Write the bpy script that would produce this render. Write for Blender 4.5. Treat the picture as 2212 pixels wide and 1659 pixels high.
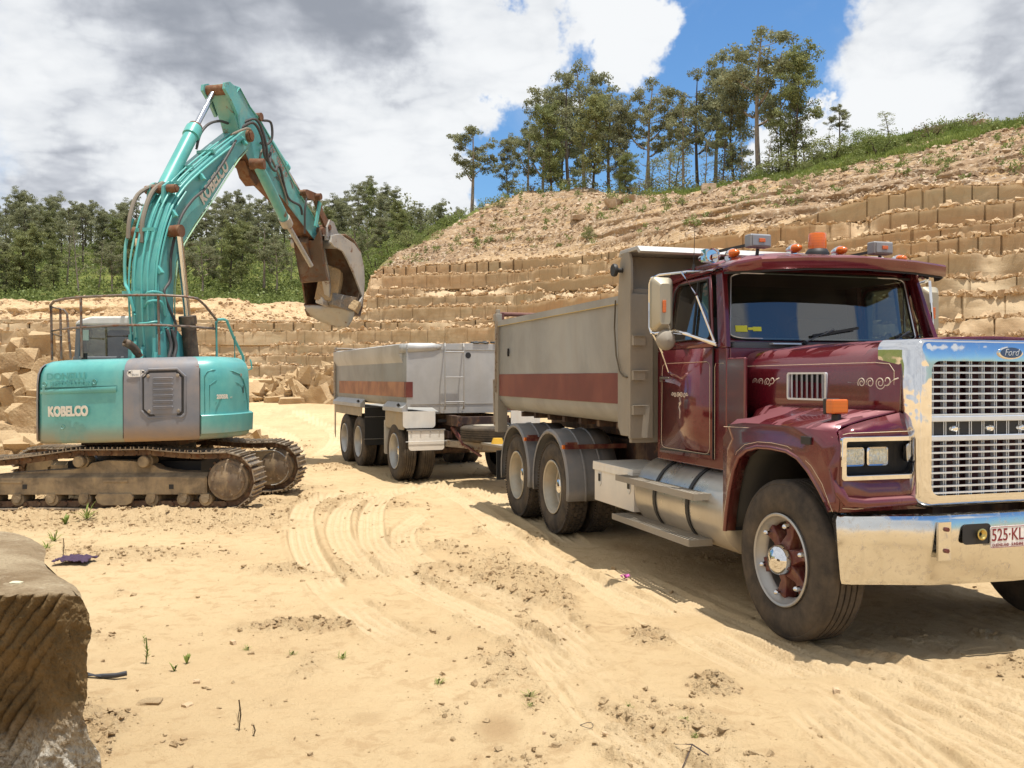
import bpy, math, random
import numpy as np
from mathutils import Vector, Matrix, Euler
R = math.radians
for o in list(bpy.data.objects):
	bpy.data.objects.remove(o)
SC = bpy.context.scene
COL = SC.collection
# ------------------------------------------------------------------ camera
CAM_H = 1.75
cam_d = bpy.data.cameras.new('camera')
cam = bpy.data.objects.new('camera', cam_d)
COL.objects.link(cam)
cam.location = (0, 0, CAM_H)
cam.rotation_euler = (R(90 - 0.415), 0, 0)
cam_d.sensor_width = 36.0
cam_d.lens = 32.55
cam_d.clip_start = 0.05
cam_d.clip_end = 3000
SC.camera = cam
# ------------------------------------------------------------------ sun, sky, exposure
SUN_V = Vector((0.135, -0.125, 1.0)).normalized()          # towards the sun
sun_d = bpy.data.lights.new('sun', 'SUN')
sun_d.energy = 4.8
sun_d.angle = R(0.5)
sun_d.color = (1.0, 0.955, 0.88)
sun = bpy.data.objects.new('sun', sun_d)
COL.objects.link(sun)
sun.rotation_euler = SUN_V.to_track_quat('Z', 'Y').to_euler()
sun.location = SUN_V * 60
sun['kind'] = 'helper'
SC.view_settings.view_transform = 'Standard'
SC.view_settings.look = 'None'
SC.view_settings.exposure = 0.28
SC.view_settings.gamma = 1.0
def dir_of(px, py):
	"""direction of a point of the sky (picture 2212 px wide, focal length 2000 px, horizon at 815)"""
	v = Vector(((px - 1106) / 2000.0, 1.0, (815 - py) / 2000.0))
	return v.normalized()
def build_world():
	w = bpy.data.worlds.new('World')
	SC.world = w
	w.use_nodes = True
	nt = w.node_tree
	nt.nodes.clear()
	N, L = nt.nodes, nt.links
	def nd(t, **k):
		n = N.new(t)
		for a, b in k.items():
			setattr(n, a, b)
		return n
	def math_(op, a, b=None, c=None, clamp=False):
		n = nd('ShaderNodeMath', operation=op, use_clamp=clamp)
		for i, v in enumerate((a, b, c)):
			if v is None:
				continue
			if isinstance(v, (int, float)):
				n.inputs[i].default_value = v
			else:
				L.new(v, n.inputs[i])
		return n.outputs[0]
	def ramp(v, a, b, c=0.0, d=1.0, smooth=True):
		n = nd('ShaderNodeMapRange', interpolation_type='SMOOTHSTEP' if smooth else 'LINEAR')
		L.new(v, n.inputs['Value'])
		for s, x in (('From Min', a), ('From Max', b), ('To Min', c), ('To Max', d)):
			n.inputs[s].default_value = x
		return n.outputs[0]
	tc = nd('ShaderNodeTexCoord')
	D = tc.outputs['Generated']
	sep = nd('ShaderNodeSeparateXYZ')
	L.new(D, sep.inputs[0])
	zz = math_('ADD', math_('MAXIMUM', sep.outputs[2], 0.0), 0.22)
	px = math_('DIVIDE', sep.outputs[0], zz)
	py = math_('DIVIDE', sep.outputs[1], zz)
	comb = nd('ShaderNodeCombineXYZ')
	L.new(px, comb.inputs[0])
	L.new(py, comb.inputs[1])
	L.new(math_('MULTIPLY', sep.outputs[2], 1.6), comb.inputs[2])
	P = comb.outputs[0]
	def noise(vec, scale, detail, rough=0.55, dist=0.0, off=None):
		if off is not None:
			m = nd('ShaderNodeVectorMath', operation='ADD')
			L.new(vec, m.inputs[0])
			m.inputs[1].default_value = off
			vec = m.outputs[0]
		n = nd('ShaderNodeTexNoise')
		n.inputs['Scale'].default_value = scale
		n.inputs['Detail'].default_value = detail
		n.inputs['Roughness'].default_value = rough
		n.inputs['Distortion'].default_value = dist
		L.new(vec, n.inputs['Vector'])
		return n.outputs[0]
	# wobble the direction a little so that cloud edges are ragged
	n3 = nd('ShaderNodeTexNoise')
	n3.inputs['Scale'].default_value = 7.0
	n3.inputs['Detail'].default_value = 6
	n3.inputs['Roughness'].default_value = 0.62
	L.new(D, n3.inputs['Vector'])
	sub = nd('ShaderNodeVectorMath', operation='SUBTRACT')
	L.new(n3.outputs['Color'], sub.inputs[0])
	sub.inputs[1].default_value = (0.5, 0.5, 0.5)
	scl = nd('ShaderNodeVectorMath', operation='SCALE')
	L.new(sub.outputs[0], scl.inputs[0])
	scl.inputs['Scale'].default_value = 0.20
	add = nd('ShaderNodeVectorMath', operation='ADD')
	L.new(D, add.inputs[0])
	L.new(scl.outputs[0], add.inputs[1])
	nrm = nd('ShaderNodeVectorMath', operation='NORMALIZE')
	L.new(add.outputs[0], nrm.inputs[0])
	DW = nrm.outputs[0]
	def blob(px_, py_, r0, r1, vec=DW, d=None):
		"""1 inside r0 degrees of a sky direction, 0 beyond r1 degrees"""
		n = nd('ShaderNodeVectorMath', operation='DOT_PRODUCT')
		L.new(vec, n.inputs[0])
		n.inputs[1].default_value = d or dir_of(px_, py_)
		return ramp(n.outputs['Value'], math.cos(R(r1)), math.cos(R(r0)))
	# where the blue sky shows
	holes = [(1580, 60, 3.5, 8.0), (1430, 150, 3.0, 5.0), (1250, 215, 2.2, 4.6), (1380, 300, 4.0, 7.0), (1560, 330, 4, 8), (1640, 230, 5, 9.0),
			 (1110, 270, 0.9, 3.0), (1180, 330, 3.0, 5.2), (1700, -60, 4, 9), (1150, 440, 2.5, 4.2),
			 (1780, 140, 1.8, 4.6), (1860, 215, 1.6, 3.4), (1500, 30, 3, 5.5), (-900, 300, 10, 20), (2900, -600, 10, 20)]
	clouds = [(2160, 60, 6.5, 9.6), (2130, 230, 3.4, 6.0), (1765, 320, 1.9, 3.0), (2010, 290, 2.0, 3.8), (1690, 345, 1.6, 3.0),
			  (1370, 60, 1.4, 3.6), (1195, 195, 0.2, 1.3)]
	hole = None
	for h in holes:
		b = blob(*h)
		hole = b if hole is None else math_('MAXIMUM', hole, b)
	cl = None
	for h in clouds:
		b = blob(*h)
		cl = b if cl is None else math_('MAXIMUM', cl, b)
	# behind the camera: open blue with one white cumulus, as the truck's windscreen mirrors it
	hole = math_('MAXIMUM', hole, blob(0, 0, 24, 34, d=Vector((0.78, -0.46, 0.45)).normalized()))
	mir = blob(0, 0, 4, 7.5, d=Vector((0.765, -0.52, 0.37)).normalized())
	cl = math_('MAXIMUM', cl, mir)
	cover = math_('MAXIMUM', math_('SUBTRACT', 1.0, hole), cl)
	fine = noise(D, 9.0, 8, 0.62)
	cover = math_('ADD', cover, math_('MULTIPLY', math_('SUBTRACT', fine, 0.5), 0.9))
	wisp = ramp(noise(D, 4.0, 9, 0.68, 0.8), 0.50, 0.78, 0.0, 0.18)
	cover = math_('MAXIMUM', ramp(cover, 0.12, 0.80), wisp)
	# light and dark of the cloud body: billows seen from below
	def puff(vec, sc):
		n = noise(vec, sc, 3, 0.5, 0.2, (2.2, 4.4, 1.0))
		return math_('ABSOLUTE', math_('SUBTRACT', n, 0.5))
	def shade(vec):
		big = noise(vec, 1.05, 4, 0.5, 0.15, (3.1, 7.7, 0.0))
		med = noise(vec, 2.9, 7, 0.60, 0.35, (9.3, 1.2, 0.0))
		return math_('ADD', math_('MULTIPLY', big, 0.62), math_('MULTIPLY', med, 0.50))
	sh = shade(P)
	sh = math_('SUBTRACT', sh, math_('MULTIPLY', puff(P, 4.2), 0.95))
	sh = math_('SUBTRACT', sh, math_('MULTIPLY', puff(P, 9.5), 0.50))
	sh = math_('ADD', sh, 0.17)
	fin2 = noise(D, 11.0, 7, 0.6, 0.6, (5, 5, 5))
	sh = math_('ADD', sh, math_('MULTIPLY', math_('SUBTRACT', fin2, 0.5), 0.22))
	# broad light and dark masses of this particular sky
	for (x_, y_, a_, b_, k_) in ((560, -30, 1, 10, 0.27), (120, 260, 1, 6, 0.08), (350, 20, 2, 6, 0.14), (760, 20, 2, 6, 0.2), (700, 250, 1, 8, -0.05), (150, 130, 2, 6, -0.07),
								 (1180, 120, 3, 10, -0.10), (760, 190, 1, 4, -0.12), (130, 375, 1.5, 5.5, 0.10), (900, 360, 3, 8, 0.02), (560, 330, 2, 6, 0.05),
								 (1010, 420, 3, 7, -0.14), (60, 240, 1, 3, -0.12), (330, 350, 1, 3.5, -0.16), (2080, 120, 1, 4.5, 0.04), (2170, 10, 1, 7, 0.02), (1950, 290, 2, 6, -0.24), (2210, 260, 0.6, 3.2, 0.12),
								 (1765, 320, 2, 5, -0.30), (1960, 90, 2, 5, -0.16), (1430, 60, 3, 6, -0.2)):
		sh = math_('ADD', sh, math_('MULTIPLY', blob(x_, y_, a_, b_), k_))
	sh = math_('SUBTRACT', sh, math_('MULTIPLY', mir, 0.25))
	dark = ramp(sh, 0.36, 1.12)
	cr = nd('ShaderNodeValToRGB')
	e = cr.color_ramp.elements
	e[0].position = 0.0
	e[0].color = (1.02, 1.04, 1.06, 1)
	e[1].position = 1.0
	e[1].color = (0.36, 0.39, 0.45, 1)
	m1 = e.new(0.33)
	m1.color = (0.86, 0.89, 0.93, 1)
	m2 = e.new(0.6)
	m2.color = (0.64, 0.67, 0.73, 1)
	L.new(dark, cr.inputs[0])
	sky = nd('ShaderNodeTexSky')
	sky.sky_type = 'NISHITA'
	sky.sun_disc = False
	sky.sun_elevation = math.asin(SUN_V.z)
	sky.sun_rotation = math.atan2(SUN_V.x, SUN_V.y)
	sky.air_density = 1.25
	sky.dust_density = 0.4
	sky.ozone_density = 3.0
	bg_sky = nd('ShaderNodeBackground')
	gr = nd('ShaderNodeMix', data_type='RGBA', blend_type='MULTIPLY')
	gr.inputs[0].default_value = 1.0
	gr.inputs[7].default_value = (0.60, 0.86, 1.10, 1)
	L.new(sky.outputs[0], gr.inputs[6])
	L.new(gr.outputs[2], bg_sky.inputs[0])
	bg_sky.inputs[1].default_value = 0.11
	bg_cl = nd('ShaderNodeBackground')
	L.new(cr.outputs[0], bg_cl.inputs[0])
	bg_cl.inputs[1].default_value = 0.75
	mix = nd('ShaderNodeMixShader')
	L.new(cover, mix.inputs[0])
	L.new(bg_sky.outputs[0], mix.inputs[1])
	L.new(bg_cl.outputs[0], mix.inputs[2])
	out = nd('ShaderNodeOutputWorld')
	L.new(mix.outputs[0], out.inputs[0])
	try:
		w.cycles.sampling_method = 'MANUAL'
		w.cycles.sample_map_resolution = 512
	except Exception:
		pass
build_world()
# ------------------------------------------------------------------ naming helpers
def tag(o, label=None, cat=None, group=None, kind=None):
	if label:
		o['label'] = label
	if cat:
		o['category'] = cat
	if group:
		o['group'] = group
	if kind:
		o['kind'] = kind
	return o
def empty(name, loc=(0, 0, 0), rz=0.0, parent=None):
	o = bpy.data.objects.new(name, None)
	COL.objects.link(o)
	o.empty_display_size = 0.3
	o.location = loc
	o.rotation_euler = (0, 0, rz)
	if parent:
		o.parent = parent
	return o
def copy_tree(o, parent=None):
	c = o.copy()
	COL.objects.link(c)
	c.parent = parent
	for ch in list(o.children):
		copy_tree(ch, c)
	return c
# ------------------------------------------------------------------ mesh builder
def frame_for(d):
	d = Vector(d).normalized()
	up = Vector((0, 0, 1)) if abs(d.z) < 0.95 else Vector((1, 0, 0))
	a = d.cross(up).normalized()
	b = a.cross(d).normalized()
	return a, b
class MB:
	def __init__(self):
		self.v, self.f, self.m = [], [], []
		self.cur = 0
	def add(self, vs, fs):
		n = len(self.v)
		self.v.extend([tuple(p) for p in vs])
		for f in fs:
			self.f.append(tuple(i + n for i in f))
			self.m.append(self.cur)
		return self
	def box(self, x0, x1, y0, y1, z0, z1):
		x0, x1 = sorted((x0, x1)); y0, y1 = sorted((y0, y1)); z0, z1 = sorted((z0, z1))
		vs = [(x, y, z) for z in (z0, z1) for y in (y0, y1) for x in (x0, x1)]
		return self.add(vs, [(0, 2, 3, 1), (4, 5, 7, 6), (0, 1, 5, 4), (2, 6, 7, 3), (0, 4, 6, 2), (1, 3, 7, 5)])
	def obox(self, c, size, rot=None):
		"""oriented box: centre, full sizes, Matrix 3x3 / Euler tuple"""
		if rot is None:
			M = Matrix.Identity(3)
		elif isinstance(rot, Matrix):
			M = rot
		else:
			M = Euler(rot).to_matrix()
		c = Vector(c)
		vs = []
		for z in (-.5, .5):
			for y in (-.5, .5):
				for x in (-.5, .5):
					vs.append(c + M @ Vector((x * size[0], y * size[1], z * size[2])))
		return self.add(vs, [(0, 2, 3, 1), (4, 5, 7, 6), (0, 1, 5, 4), (2, 6, 7, 3), (0, 4, 6, 2), (1, 3, 7, 5)])
	def bar(self, p0, p1, w, h=None, up=(0, 0, 1)):
		"""rectangular bar from p0 to p1"""
		h = h or w
		p0, p1 = Vector(p0), Vector(p1)
		d = (p1 - p0).normalized()
		u = Vector(up)
		if abs(d.dot(u)) > 0.98:
			u = Vector((1, 0, 0))
		s = d.cross(u).normalized()
		u = s.cross(d).normalized()
		vs = []
		for p in (p0, p1):
			for (a, b) in ((-1, -1), (1, -1), (1, 1), (-1, 1)):
				vs.append(p + s * (a * w / 2) + u * (b * h / 2))
		return self.add(vs, [(3, 2, 1, 0), (4, 5, 6, 7), (0, 1, 5, 4), (1, 2, 6, 5), (2, 3, 7, 6), (3, 0, 4, 7)])
	def prism(self, pts, off):
		"""extrude a planar polygon (3D points) by vector off"""
		n = len(pts)
		pts = [Vector(p) for p in pts]
		off = Vector(off)
		nn = Vector((0, 0, 0))
		for i in range(n):
			nn += pts[i].cross(pts[(i + 1) % n])
		if nn.dot(off) > 0:
			pts = pts[::-1]
		vs = pts + [p + off for p in pts]
		fs = [tuple(range(n)), tuple(range(2 * n - 1, n - 1, -1))]
		for i in range(n):
			j = (i + 1) % n
			fs.append((i, i + n, j + n, j))
		return self.add(vs, fs)
	def xz(self, pts, y0, y1):
		"""polygon given in (x, z), extruded from y0 to y1"""
		return self.prism([(p[0], y0, p[1]) for p in pts], (0, y1 - y0, 0))
	def cyl(self, p0, p1, r0, r1=None, n=16, caps=True):
		r1 = r0 if r1 is None else r1
		p0, p1 = Vector(p0), Vector(p1)
		a, b = frame_for(p1 - p0)
		vs, fs = [], []
		for p, r in ((p0, r0), (p1, r1)):
			for i in range(n):
				t = 2 * math.pi * i / n
				vs.append(p + a * (math.cos(t) * r) + b * (math.sin(t) * r))
		for i in range(n):
			j = (i + 1) % n
			fs.append((i, j, j + n, i + n))
		if caps:
			fs.append(tuple(range(n - 1, -1, -1)))
			fs.append(tuple(range(n, 2 * n)))
		return self.add(vs, fs)
	def tube(self, path, r, n=8, caps=True, closed=False, rads=None):
		path = [Vector(p) for p in path]
		m = len(path)
		vs, fs = [], []
		pa = None
		for k in range(m):
			if closed:
				d = path[(k + 1) % m] - path[k - 1]
			else:
				d = path[min(k + 1, m - 1)] - path[max(k - 1, 0)]
			if d.length < 1e-9:
				d = Vector((0, 0, 1))
			d.normalize()
			if pa is None:
				a, b = frame_for(d)
			else:
				a = pa - d * pa.dot(d)
				if a.length < 1e-6:
					a, b = frame_for(d)
				a.normalize()
				b = d.cross(a).normalized()
			pa = a
			rr = rads[k] if rads else r
			for i in range(n):
				t = 2 * math.pi * i / n
				vs.append(path[k] + a * (math.cos(t) * rr) + b * (math.sin(t) * rr))
		for k in range(m if closed else m - 1):
			k2 = (k + 1) % m
			for i in range(n):
				j = (i + 1) % n
				fs.append((k * n + i, k * n + j, k2 * n + j, k2 * n + i))
		if caps and not closed:
			fs.append(tuple(range(n - 1, -1, -1)))
			fs.append(tuple(range((m - 1) * n, m * n)))
		return self.add(vs, fs)
	def stube(self, path, r, n=8, k=5):
		"""tube along a smooth curve through the given points"""
		P = [Vector(p) for p in path]
		out = []
		for i in range(len(P) - 1):
			a, b, c, d = P[max(i - 1, 0)], P[i], P[i + 1], P[min(i + 2, len(P) - 1)]
			for j in range(k):
				t = j / k
				out.append(0.5 * ((2 * b) + (c - a) * t + (2 * a - 5 * b + 4 * c - d) * t * t + (3 * b - a - 3 * c + d) * t ** 3))
		out.append(P[-1])
		return self.tube(out, r, n)
	def lathe(self, prof, org, axis, n=32, closed=False):
		"""prof: (axial, radius) list"""
		org, ax = Vector(org), Vector(axis).normalized()
		a, b = frame_for(ax)
		vs, fs = [], []
		m = len(prof)
		for (h, r) in prof:
			for i in range(n):
				t = 2 * math.pi * i / n
				vs.append(org + ax * h + a * (math.cos(t) * r) + b * (math.sin(t) * r))
		for k in range(m if closed else m - 1):
			k2 = (k + 1) % m
			for i in range(n):
				j = (i + 1) % n
				fs.append((k * n + i, k * n + j, k2 * n + j, k2 * n + i))
		return self.add(vs, fs)
	def grid(self, rows, closed=False, flip=False):
		"""rows: list of equal-length point lists"""
		m, n = len(rows), len(rows[0])
		vs = [p for r in rows for p in r]
		fs = []
		for k in range(m - 1):
			for i in range(n if closed else n - 1):
				j = (i + 1) % n
				q = (k * n + i, k * n + j, (k + 1) * n + j, (k + 1) * n + i)
				fs.append(q[::-1] if flip else q)
		return self.add(vs, fs)
	def mirror(self, axis=1):
		vs = []
		for p in self.v:
			p = list(p)
			p[axis] = -p[axis]
			vs.append(tuple(p))
		n = len(self.v)
		fs = [tuple(i + n for i in f[::-1]) for f in self.f]
		self.v += vs
		self.f += fs
		self.m += list(self.m)
		return self
	def build(self, name, mat, parent=None, bevel=0.0, seg=2, smooth=32, solid=0.0, weld=False, sub=0, recalc=True):
		me = bpy.data.meshes.new(name)
		me.from_pydata(self.v, [], self.f)
		mats = mat if isinstance(mat, (list, tuple)) else [mat]
		for m in mats:
			me.materials.append(m)
		if len(mats) > 1:
			me.polygons.foreach_set('material_index', self.m)
		if recalc or weld:
			import bmesh
			bm = bmesh.new()
			bm.from_mesh(me)
			if weld:
				bmesh.ops.remove_doubles(bm, verts=bm.verts, dist=1e-4)
			if recalc:
				bmesh.ops.recalc_face_normals(bm, faces=bm.faces)
			bm.to_mesh(me)
			bm.free()
		me.validate()
		if smooth:
			me.shade_smooth()
			me.set_sharp_from_angle(angle=R(smooth))
		o = bpy.data.objects.new(name, me)
		COL.objects.link(o)
		if parent:
			o.parent = parent
		if solid:
			md = o.modifiers.new('solid', 'SOLIDIFY')
			md.thickness = solid
			md.offset = 0
		if sub:
			md = o.modifiers.new('sub', 'SUBSURF')
			md.levels = md.render_levels = sub
		if bevel:
			md = o.modifiers.new('bev', 'BEVEL')
			md.width = bevel
			md.segments = seg
			md.limit_method = 'ANGLE'
			md.angle_limit = R(35)
			md.harden_normals = True
		return o
def text_mesh(name, body, size, mat, parent, loc, rot, extrude=0.002, bold=0.0, xs=1.0, shear=0.0, align='LEFT', spacing=1.0, fat=0.0):
	cu = bpy.data.curves.new(name, 'FONT')
	cu.body = body
	cu.size = size
	cu.extrude = extrude
	cu.offset = bold
	cu.shear = shear
	cu.align_x = align
	cu.space_character = spacing
	tmp = bpy.data.objects.new(name + '_tmp', cu)
	COL.objects.link(tmp)
	dg = bpy.context.evaluated_depsgraph_get()
	me = bpy.data.meshes.new_from_object(tmp.evaluated_get(dg))
	bpy.data.objects.remove(tmp)
	bpy.data.curves.remove(cu)
	me.name = name
	if fat:
		mb = MB()
		fs = [tuple(p.vertices) for p in me.polygons]
		for (dx, dy, dz) in ((0, 0, 0), (fat, 0, .0002), (-fat, 0, .0004), (0, fat, .0006), (0, -fat, .0008), (fat, fat, .001), (-fat, -fat, .0012), (fat, -fat, .0014), (-fat, fat, .0016)):
			mb.add([(v.co.x + dx, v.co.y + dy, v.co.z + dz) for v in me.vertices], fs)
		me = bpy.data.meshes.new(name)
		me.from_pydata(mb.v, [], mb.f)
	me.materials.clear()
	me.materials.append(mat)
	o = bpy.data.objects.new(name, me)
	COL.objects.link(o)
	o.parent = parent
	o.location = loc
	o.rotation_euler = rot
	o.scale = (xs, 1, 1)
	return o
def rrect(cx, cy, w, h, r, n=5):
	"""rounded rectangle outline in 2D, counter-clockwise"""
	pts = []
	for (sx, sy, a0) in ((1, 1, 0), (-1, 1, 90), (-1, -1, 180), (1, -1, 270)):
		for k in range(n + 1):
			a = R(a0 + 90 * k / n)
			pts.append((cx + sx * (w / 2 - r) + r * math.cos(a), cy + sy * (h / 2 - r) + r * math.sin(a)))
	return pts
def ring_faces(mb, outer, inner):
	"""quads between two equally long 3D loops"""
	n = len(outer)
	mb.add(list(outer) + list(inner), [(i, (i + 1) % n, n + (i + 1) % n, n + i) for i in range(n)])
# ------------------------------------------------------------------ numpy noise
def _h(ix, iy, iz, seed):
	h = (ix.astype(np.int64) * 374761393 + iy.astype(np.int64) * 668265263 + iz.astype(np.int64) * 1274126177 + seed * 974711) & 0x7fffffff
	h = ((h ^ (h >> 13)) * 1274126177) & 0x7fffffff
	h = (h ^ (h >> 16)) & 0xffff
	return h / 65535.0
def vnoise(x, y, z=0.0, seed=0):
	x, y, z = np.broadcast_arrays(np.asarray(x, float), np.asarray(y, float), np.asarray(z, float))
	ix, iy, iz = np.floor(x), np.floor(y), np.floor(z)
	fx, fy, fz = x - ix, y - iy, z - iz
	fx, fy, fz = (f * f * (3 - 2 * f) for f in (fx, fy, fz))
	ix, iy, iz = ix.astype(np.int64), iy.astype(np.int64), iz.astype(np.int64)
	r = 0
	for dz in ((0, 1) if np.any(z) else (0,)):
		wz = fz if dz else 1 - fz
		for dy in (0, 1):
			wy = fy if dy else 1 - fy
			for dx in (0, 1):
				wx = fx if dx else 1 - fx
				r = r + _h(ix + dx, iy + dy, iz + dz, seed) * wx * wy * wz
	return r * 2 - 1
def fbm(x, y, z=0.0, o=4, seed=0, g=0.5, lac=2.03):
	a, s, r, t = 1.0, 1.0, 0.0, 0.0
	for k in range(o):
		r = r + a * vnoise(np.asarray(x) * s + 17.3 * k, np.asarray(y) * s - 9.1 * k, np.asarray(z) * s, seed + k)
		t += a
		a *= g
		s *= lac
	return r / t
def sstep(a, b, x):
	t = np.clip((np.asarray(x, float) - a) / (b - a), 0, 1)
	return t * t * (3 - 2 * t)
def np_mesh(name, verts, quads, mat, attrs=None, smooth=True, parent=None):
	me = bpy.data.meshes.new(name)
	nv, nf = len(verts), len(quads)
	k = quads.shape[1]
	me.vertices.add(nv)
	me.vertices.foreach_set('co', np.ascontiguousarray(verts, dtype=np.float32).ravel())
	me.loops.add(nf * k)
	me.loops.foreach_set('vertex_index', np.ascontiguousarray(quads, dtype=np.int32).ravel())
	me.polygons.add(nf)
	me.polygons.foreach_set('loop_start', np.arange(0, nf * k, k, dtype=np.int32))
	me.polygons.foreach_set('loop_total', np.full(nf, k, dtype=np.int32))
	me.update(calc_edges=True)
	me.validate()
	for an, av in (attrs or {}).items():
		a = me.attributes.new(an, 'FLOAT', 'POINT')
		a.data.foreach_set('value', np.ascontiguousarray(av, dtype=np.float32).ravel())
	me.polygons.foreach_set('use_smooth', np.full(len(me.polygons), bool(smooth)))
	me.materials.append(mat)
	o = bpy.data.objects.new(name, me)
	COL.objects.link(o)
	if parent:
		o.parent = parent
	return o
def grid_quads(nr, nc, wrap=False):
	i = np.arange(nr - 1)[:, None]
	j = np.arange(nc if wrap else nc - 1)[None, :]
	j2 = (j + 1) % nc
	a = i * nc + j
	b = i * nc + j2
	return np.stack([a, b, b + nc, a + nc], -1).reshape(-1, 4)
# ------------------------------------------------------------------ materials
class NT:
	def __init__(self, name):
		self.mat = bpy.data.materials.new(name)
		self.mat.use_nodes = True
		self.nt = self.mat.node_tree
		self.nt.nodes.clear()
		self.out = self.nt.nodes.new('ShaderNodeOutputMaterial')
		self.bs = self.nt.nodes.new('ShaderNodeBsdfPrincipled')
		self.nt.links.new(self.bs.outputs[0], self.out.inputs[0])
		self.tc = None
	def n(self, t, **k):
		x = self.nt.nodes.new(t)
		for a, b in k.items():
			setattr(x, a, b)
		return x
	def l(self, a, b):
		self.nt.links.new(a, b)
	def obj(self):
		if self.tc is None:
			self.tc = self.n('ShaderNodeTexCoord')
		return self.tc.outputs['Object']
	def noise(self, scale, detail=5, rough=0.55, dist=0.0, vec=None, vscale=None):
		v = vec if vec is not None else self.obj()
		if vscale is not None:
			m = self.n('ShaderNodeVectorMath', operation='MULTIPLY')
			self.l(v, m.inputs[0])
			m.inputs[1].default_value = vscale
			v = m.outputs[0]
		x = self.n('ShaderNodeTexNoise')
		x.inputs['Scale'].default_value = scale
		x.inputs['Detail'].default_value = detail
		x.inputs['Roughness'].default_value = rough
		x.inputs['Distortion'].default_value = dist
		self.l(v, x.inputs['Vector'])
		return x.outputs[0]
	def attr(self, name):
		return self.n('ShaderNodeAttribute', attribute_name=name).outputs['Fac']
	def rng(self, v, a, b, c=0.0, d=1.0, smooth=True):
		x = self.n('ShaderNodeMapRange', interpolation_type='SMOOTHSTEP' if smooth else 'LINEAR')
		self.l(v, x.inputs['Value'])
		for s, q in (('From Min', a), ('From Max', b), ('To Min', c), ('To Max', d)):
			x.inputs[s].default_value = q
		return x.outputs[0]
	def math(self, op, a, b=None, clamp=False):
		x = self.n('ShaderNodeMath', operation=op, use_clamp=clamp)
		for i, v in enumerate((a, b)):
			if v is None:
				continue
			if isinstance(v, (int, float)):
				x.inputs[i].default_value = v
			else:
				self.l(v, x.inputs[i])
		return x.outputs[0]
	def mix(self, f, a, b, mode='MIX'):
		x = self.n('ShaderNodeMix', data_type='RGBA', blend_type=mode)
		for s, v in ((0, f), (6, a), (7, b)):
			if isinstance(v, (int, float)):
				x.inputs[s].default_value = v
			elif isinstance(v, (tuple, list)):
				x.inputs[s].default_value = tuple(v) + ((1,) if len(v) == 3 else ())
			else:
				self.l(v, x.inputs[s])
		return x.outputs[2]
	def set(self, **k):
		names = dict(col='Base Color', rough='Roughness', metal='Metallic', spec='Specular IOR Level', coat='Coat Weight',
					 trans='Transmission Weight', ior='IOR', alpha='Alpha', emc='Emission Color', ems='Emission Strength', nrm='Normal',
					 coatr='Coat Roughness', sheen='Sheen Weight')
		for a, v in k.items():
			s = self.bs.inputs[names[a]]
			if isinstance(v, (int, float)):
				s.default_value = v
			elif isinstance(v, (tuple, list)):
				s.default_value = tuple(v) + ((1,) if len(v) == 3 and s.type == 'RGBA' else ())
			else:
				self.l(v, s)
		return self
	def bump(self, h, strength=0.3, dist=0.02, prev=None):
		x = self.n('ShaderNodeBump')
		x.inputs['Strength'].default_value = strength
		x.inputs['Distance'].default_value = dist
		self.l(h, x.inputs['Height'])
		if prev is not None:
			self.l(prev, x.inputs['Normal'])
		self.l(x.outputs[0], self.bs.inputs['Normal'])
		return x.outputs[0]
DUST = (0.42, 0.29, 0.165)
def paint(name, col, rough=0.35, metal=0.0, coat=0.0, dirt=0.25, dirtcol=DUST, dscale=2.5, var=0.12, bump=0.0, bscale=30, rust=0.0, low=None, spec=0.5):
	"""painted or metal surface with worn-in dust, streaks and small colour drift. low=(z0, z1): dustier towards z0 of the object"""
	m = NT(name)
	n1 = m.noise(dscale, 8, 0.62, 0.3)
	n2 = m.noise(dscale * 3.1, 6, 0.6, vscale=(1, 1, 0.18))
	n3 = m.noise(dscale * 14, 4, 0.6)
	c2 = tuple(min(1, c * (1 + var)) for c in col)
	c1 = tuple(c * (1 - var) for c in col)
	c = m.mix(m.rng(n1, 0.3, 0.7), c1, c2)
	f = m.math('ADD', m.math('MULTIPLY', n1, 0.6), m.math('MULTIPLY', n2, 0.4))
	f = m.rng(f, 0.42, 0.72)
	f = m.math('MULTIPLY', f, dirt)
	if low:
		sp = m.n('ShaderNodeSeparateXYZ')
		m.l(m.obj(), sp.inputs[0])
		g = m.rng(sp.outputs[2], low[0], low[1], 1.0, 0.0)
		g = m.math('MULTIPLY', g, m.rng(n1, 0.25, 0.65, 0.35, 1.0))
		f = m.math('MAXIMUM', f, m.math('MULTIPLY', g, low[2] if len(low) > 2 else 0.7))
	c = m.mix(f, c, dirtcol)
	if rust:
		rr = m.rng(m.noise(dscale * 2.2, 9, 0.7, 0.5), 0.62 - 0.16 * rust, 0.70 - 0.1 * rust)
		c = m.mix(m.math('MULTIPLY', rr, min(1, 0.5 + rust)), c, (0.16, 0.062, 0.025))
	m.set(col=c, rough=m.math('ADD', m.math('MULTIPLY', f, 0.5), rough, True), metal=(m.math('MULTIPLY', m.math('SUBTRACT', 1.0, f), metal) if metal else 0.0), coat=coat, coatr=0.06, spec=spec)
	if bump:
		m.bump(m.math('ADD', m.noise(bscale, 5, 0.6), m.math('MULTIPLY', n3, 0.5)), bump, 0.01)
	return m.mat
def simple(name, col, rough=0.5, metal=0.0, **k):
	m = NT(name)
	n = m.noise(k.pop('scale', 9.0), 5, 0.6)
	v = k.pop('var', 0.12)
	c = m.mix(n, tuple(c * (1 - v) for c in col), tuple(min(1, c * (1 + v)) for c in col))
	m.set(col=c, rough=rough, metal=metal, **k)
	return m.mat
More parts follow.
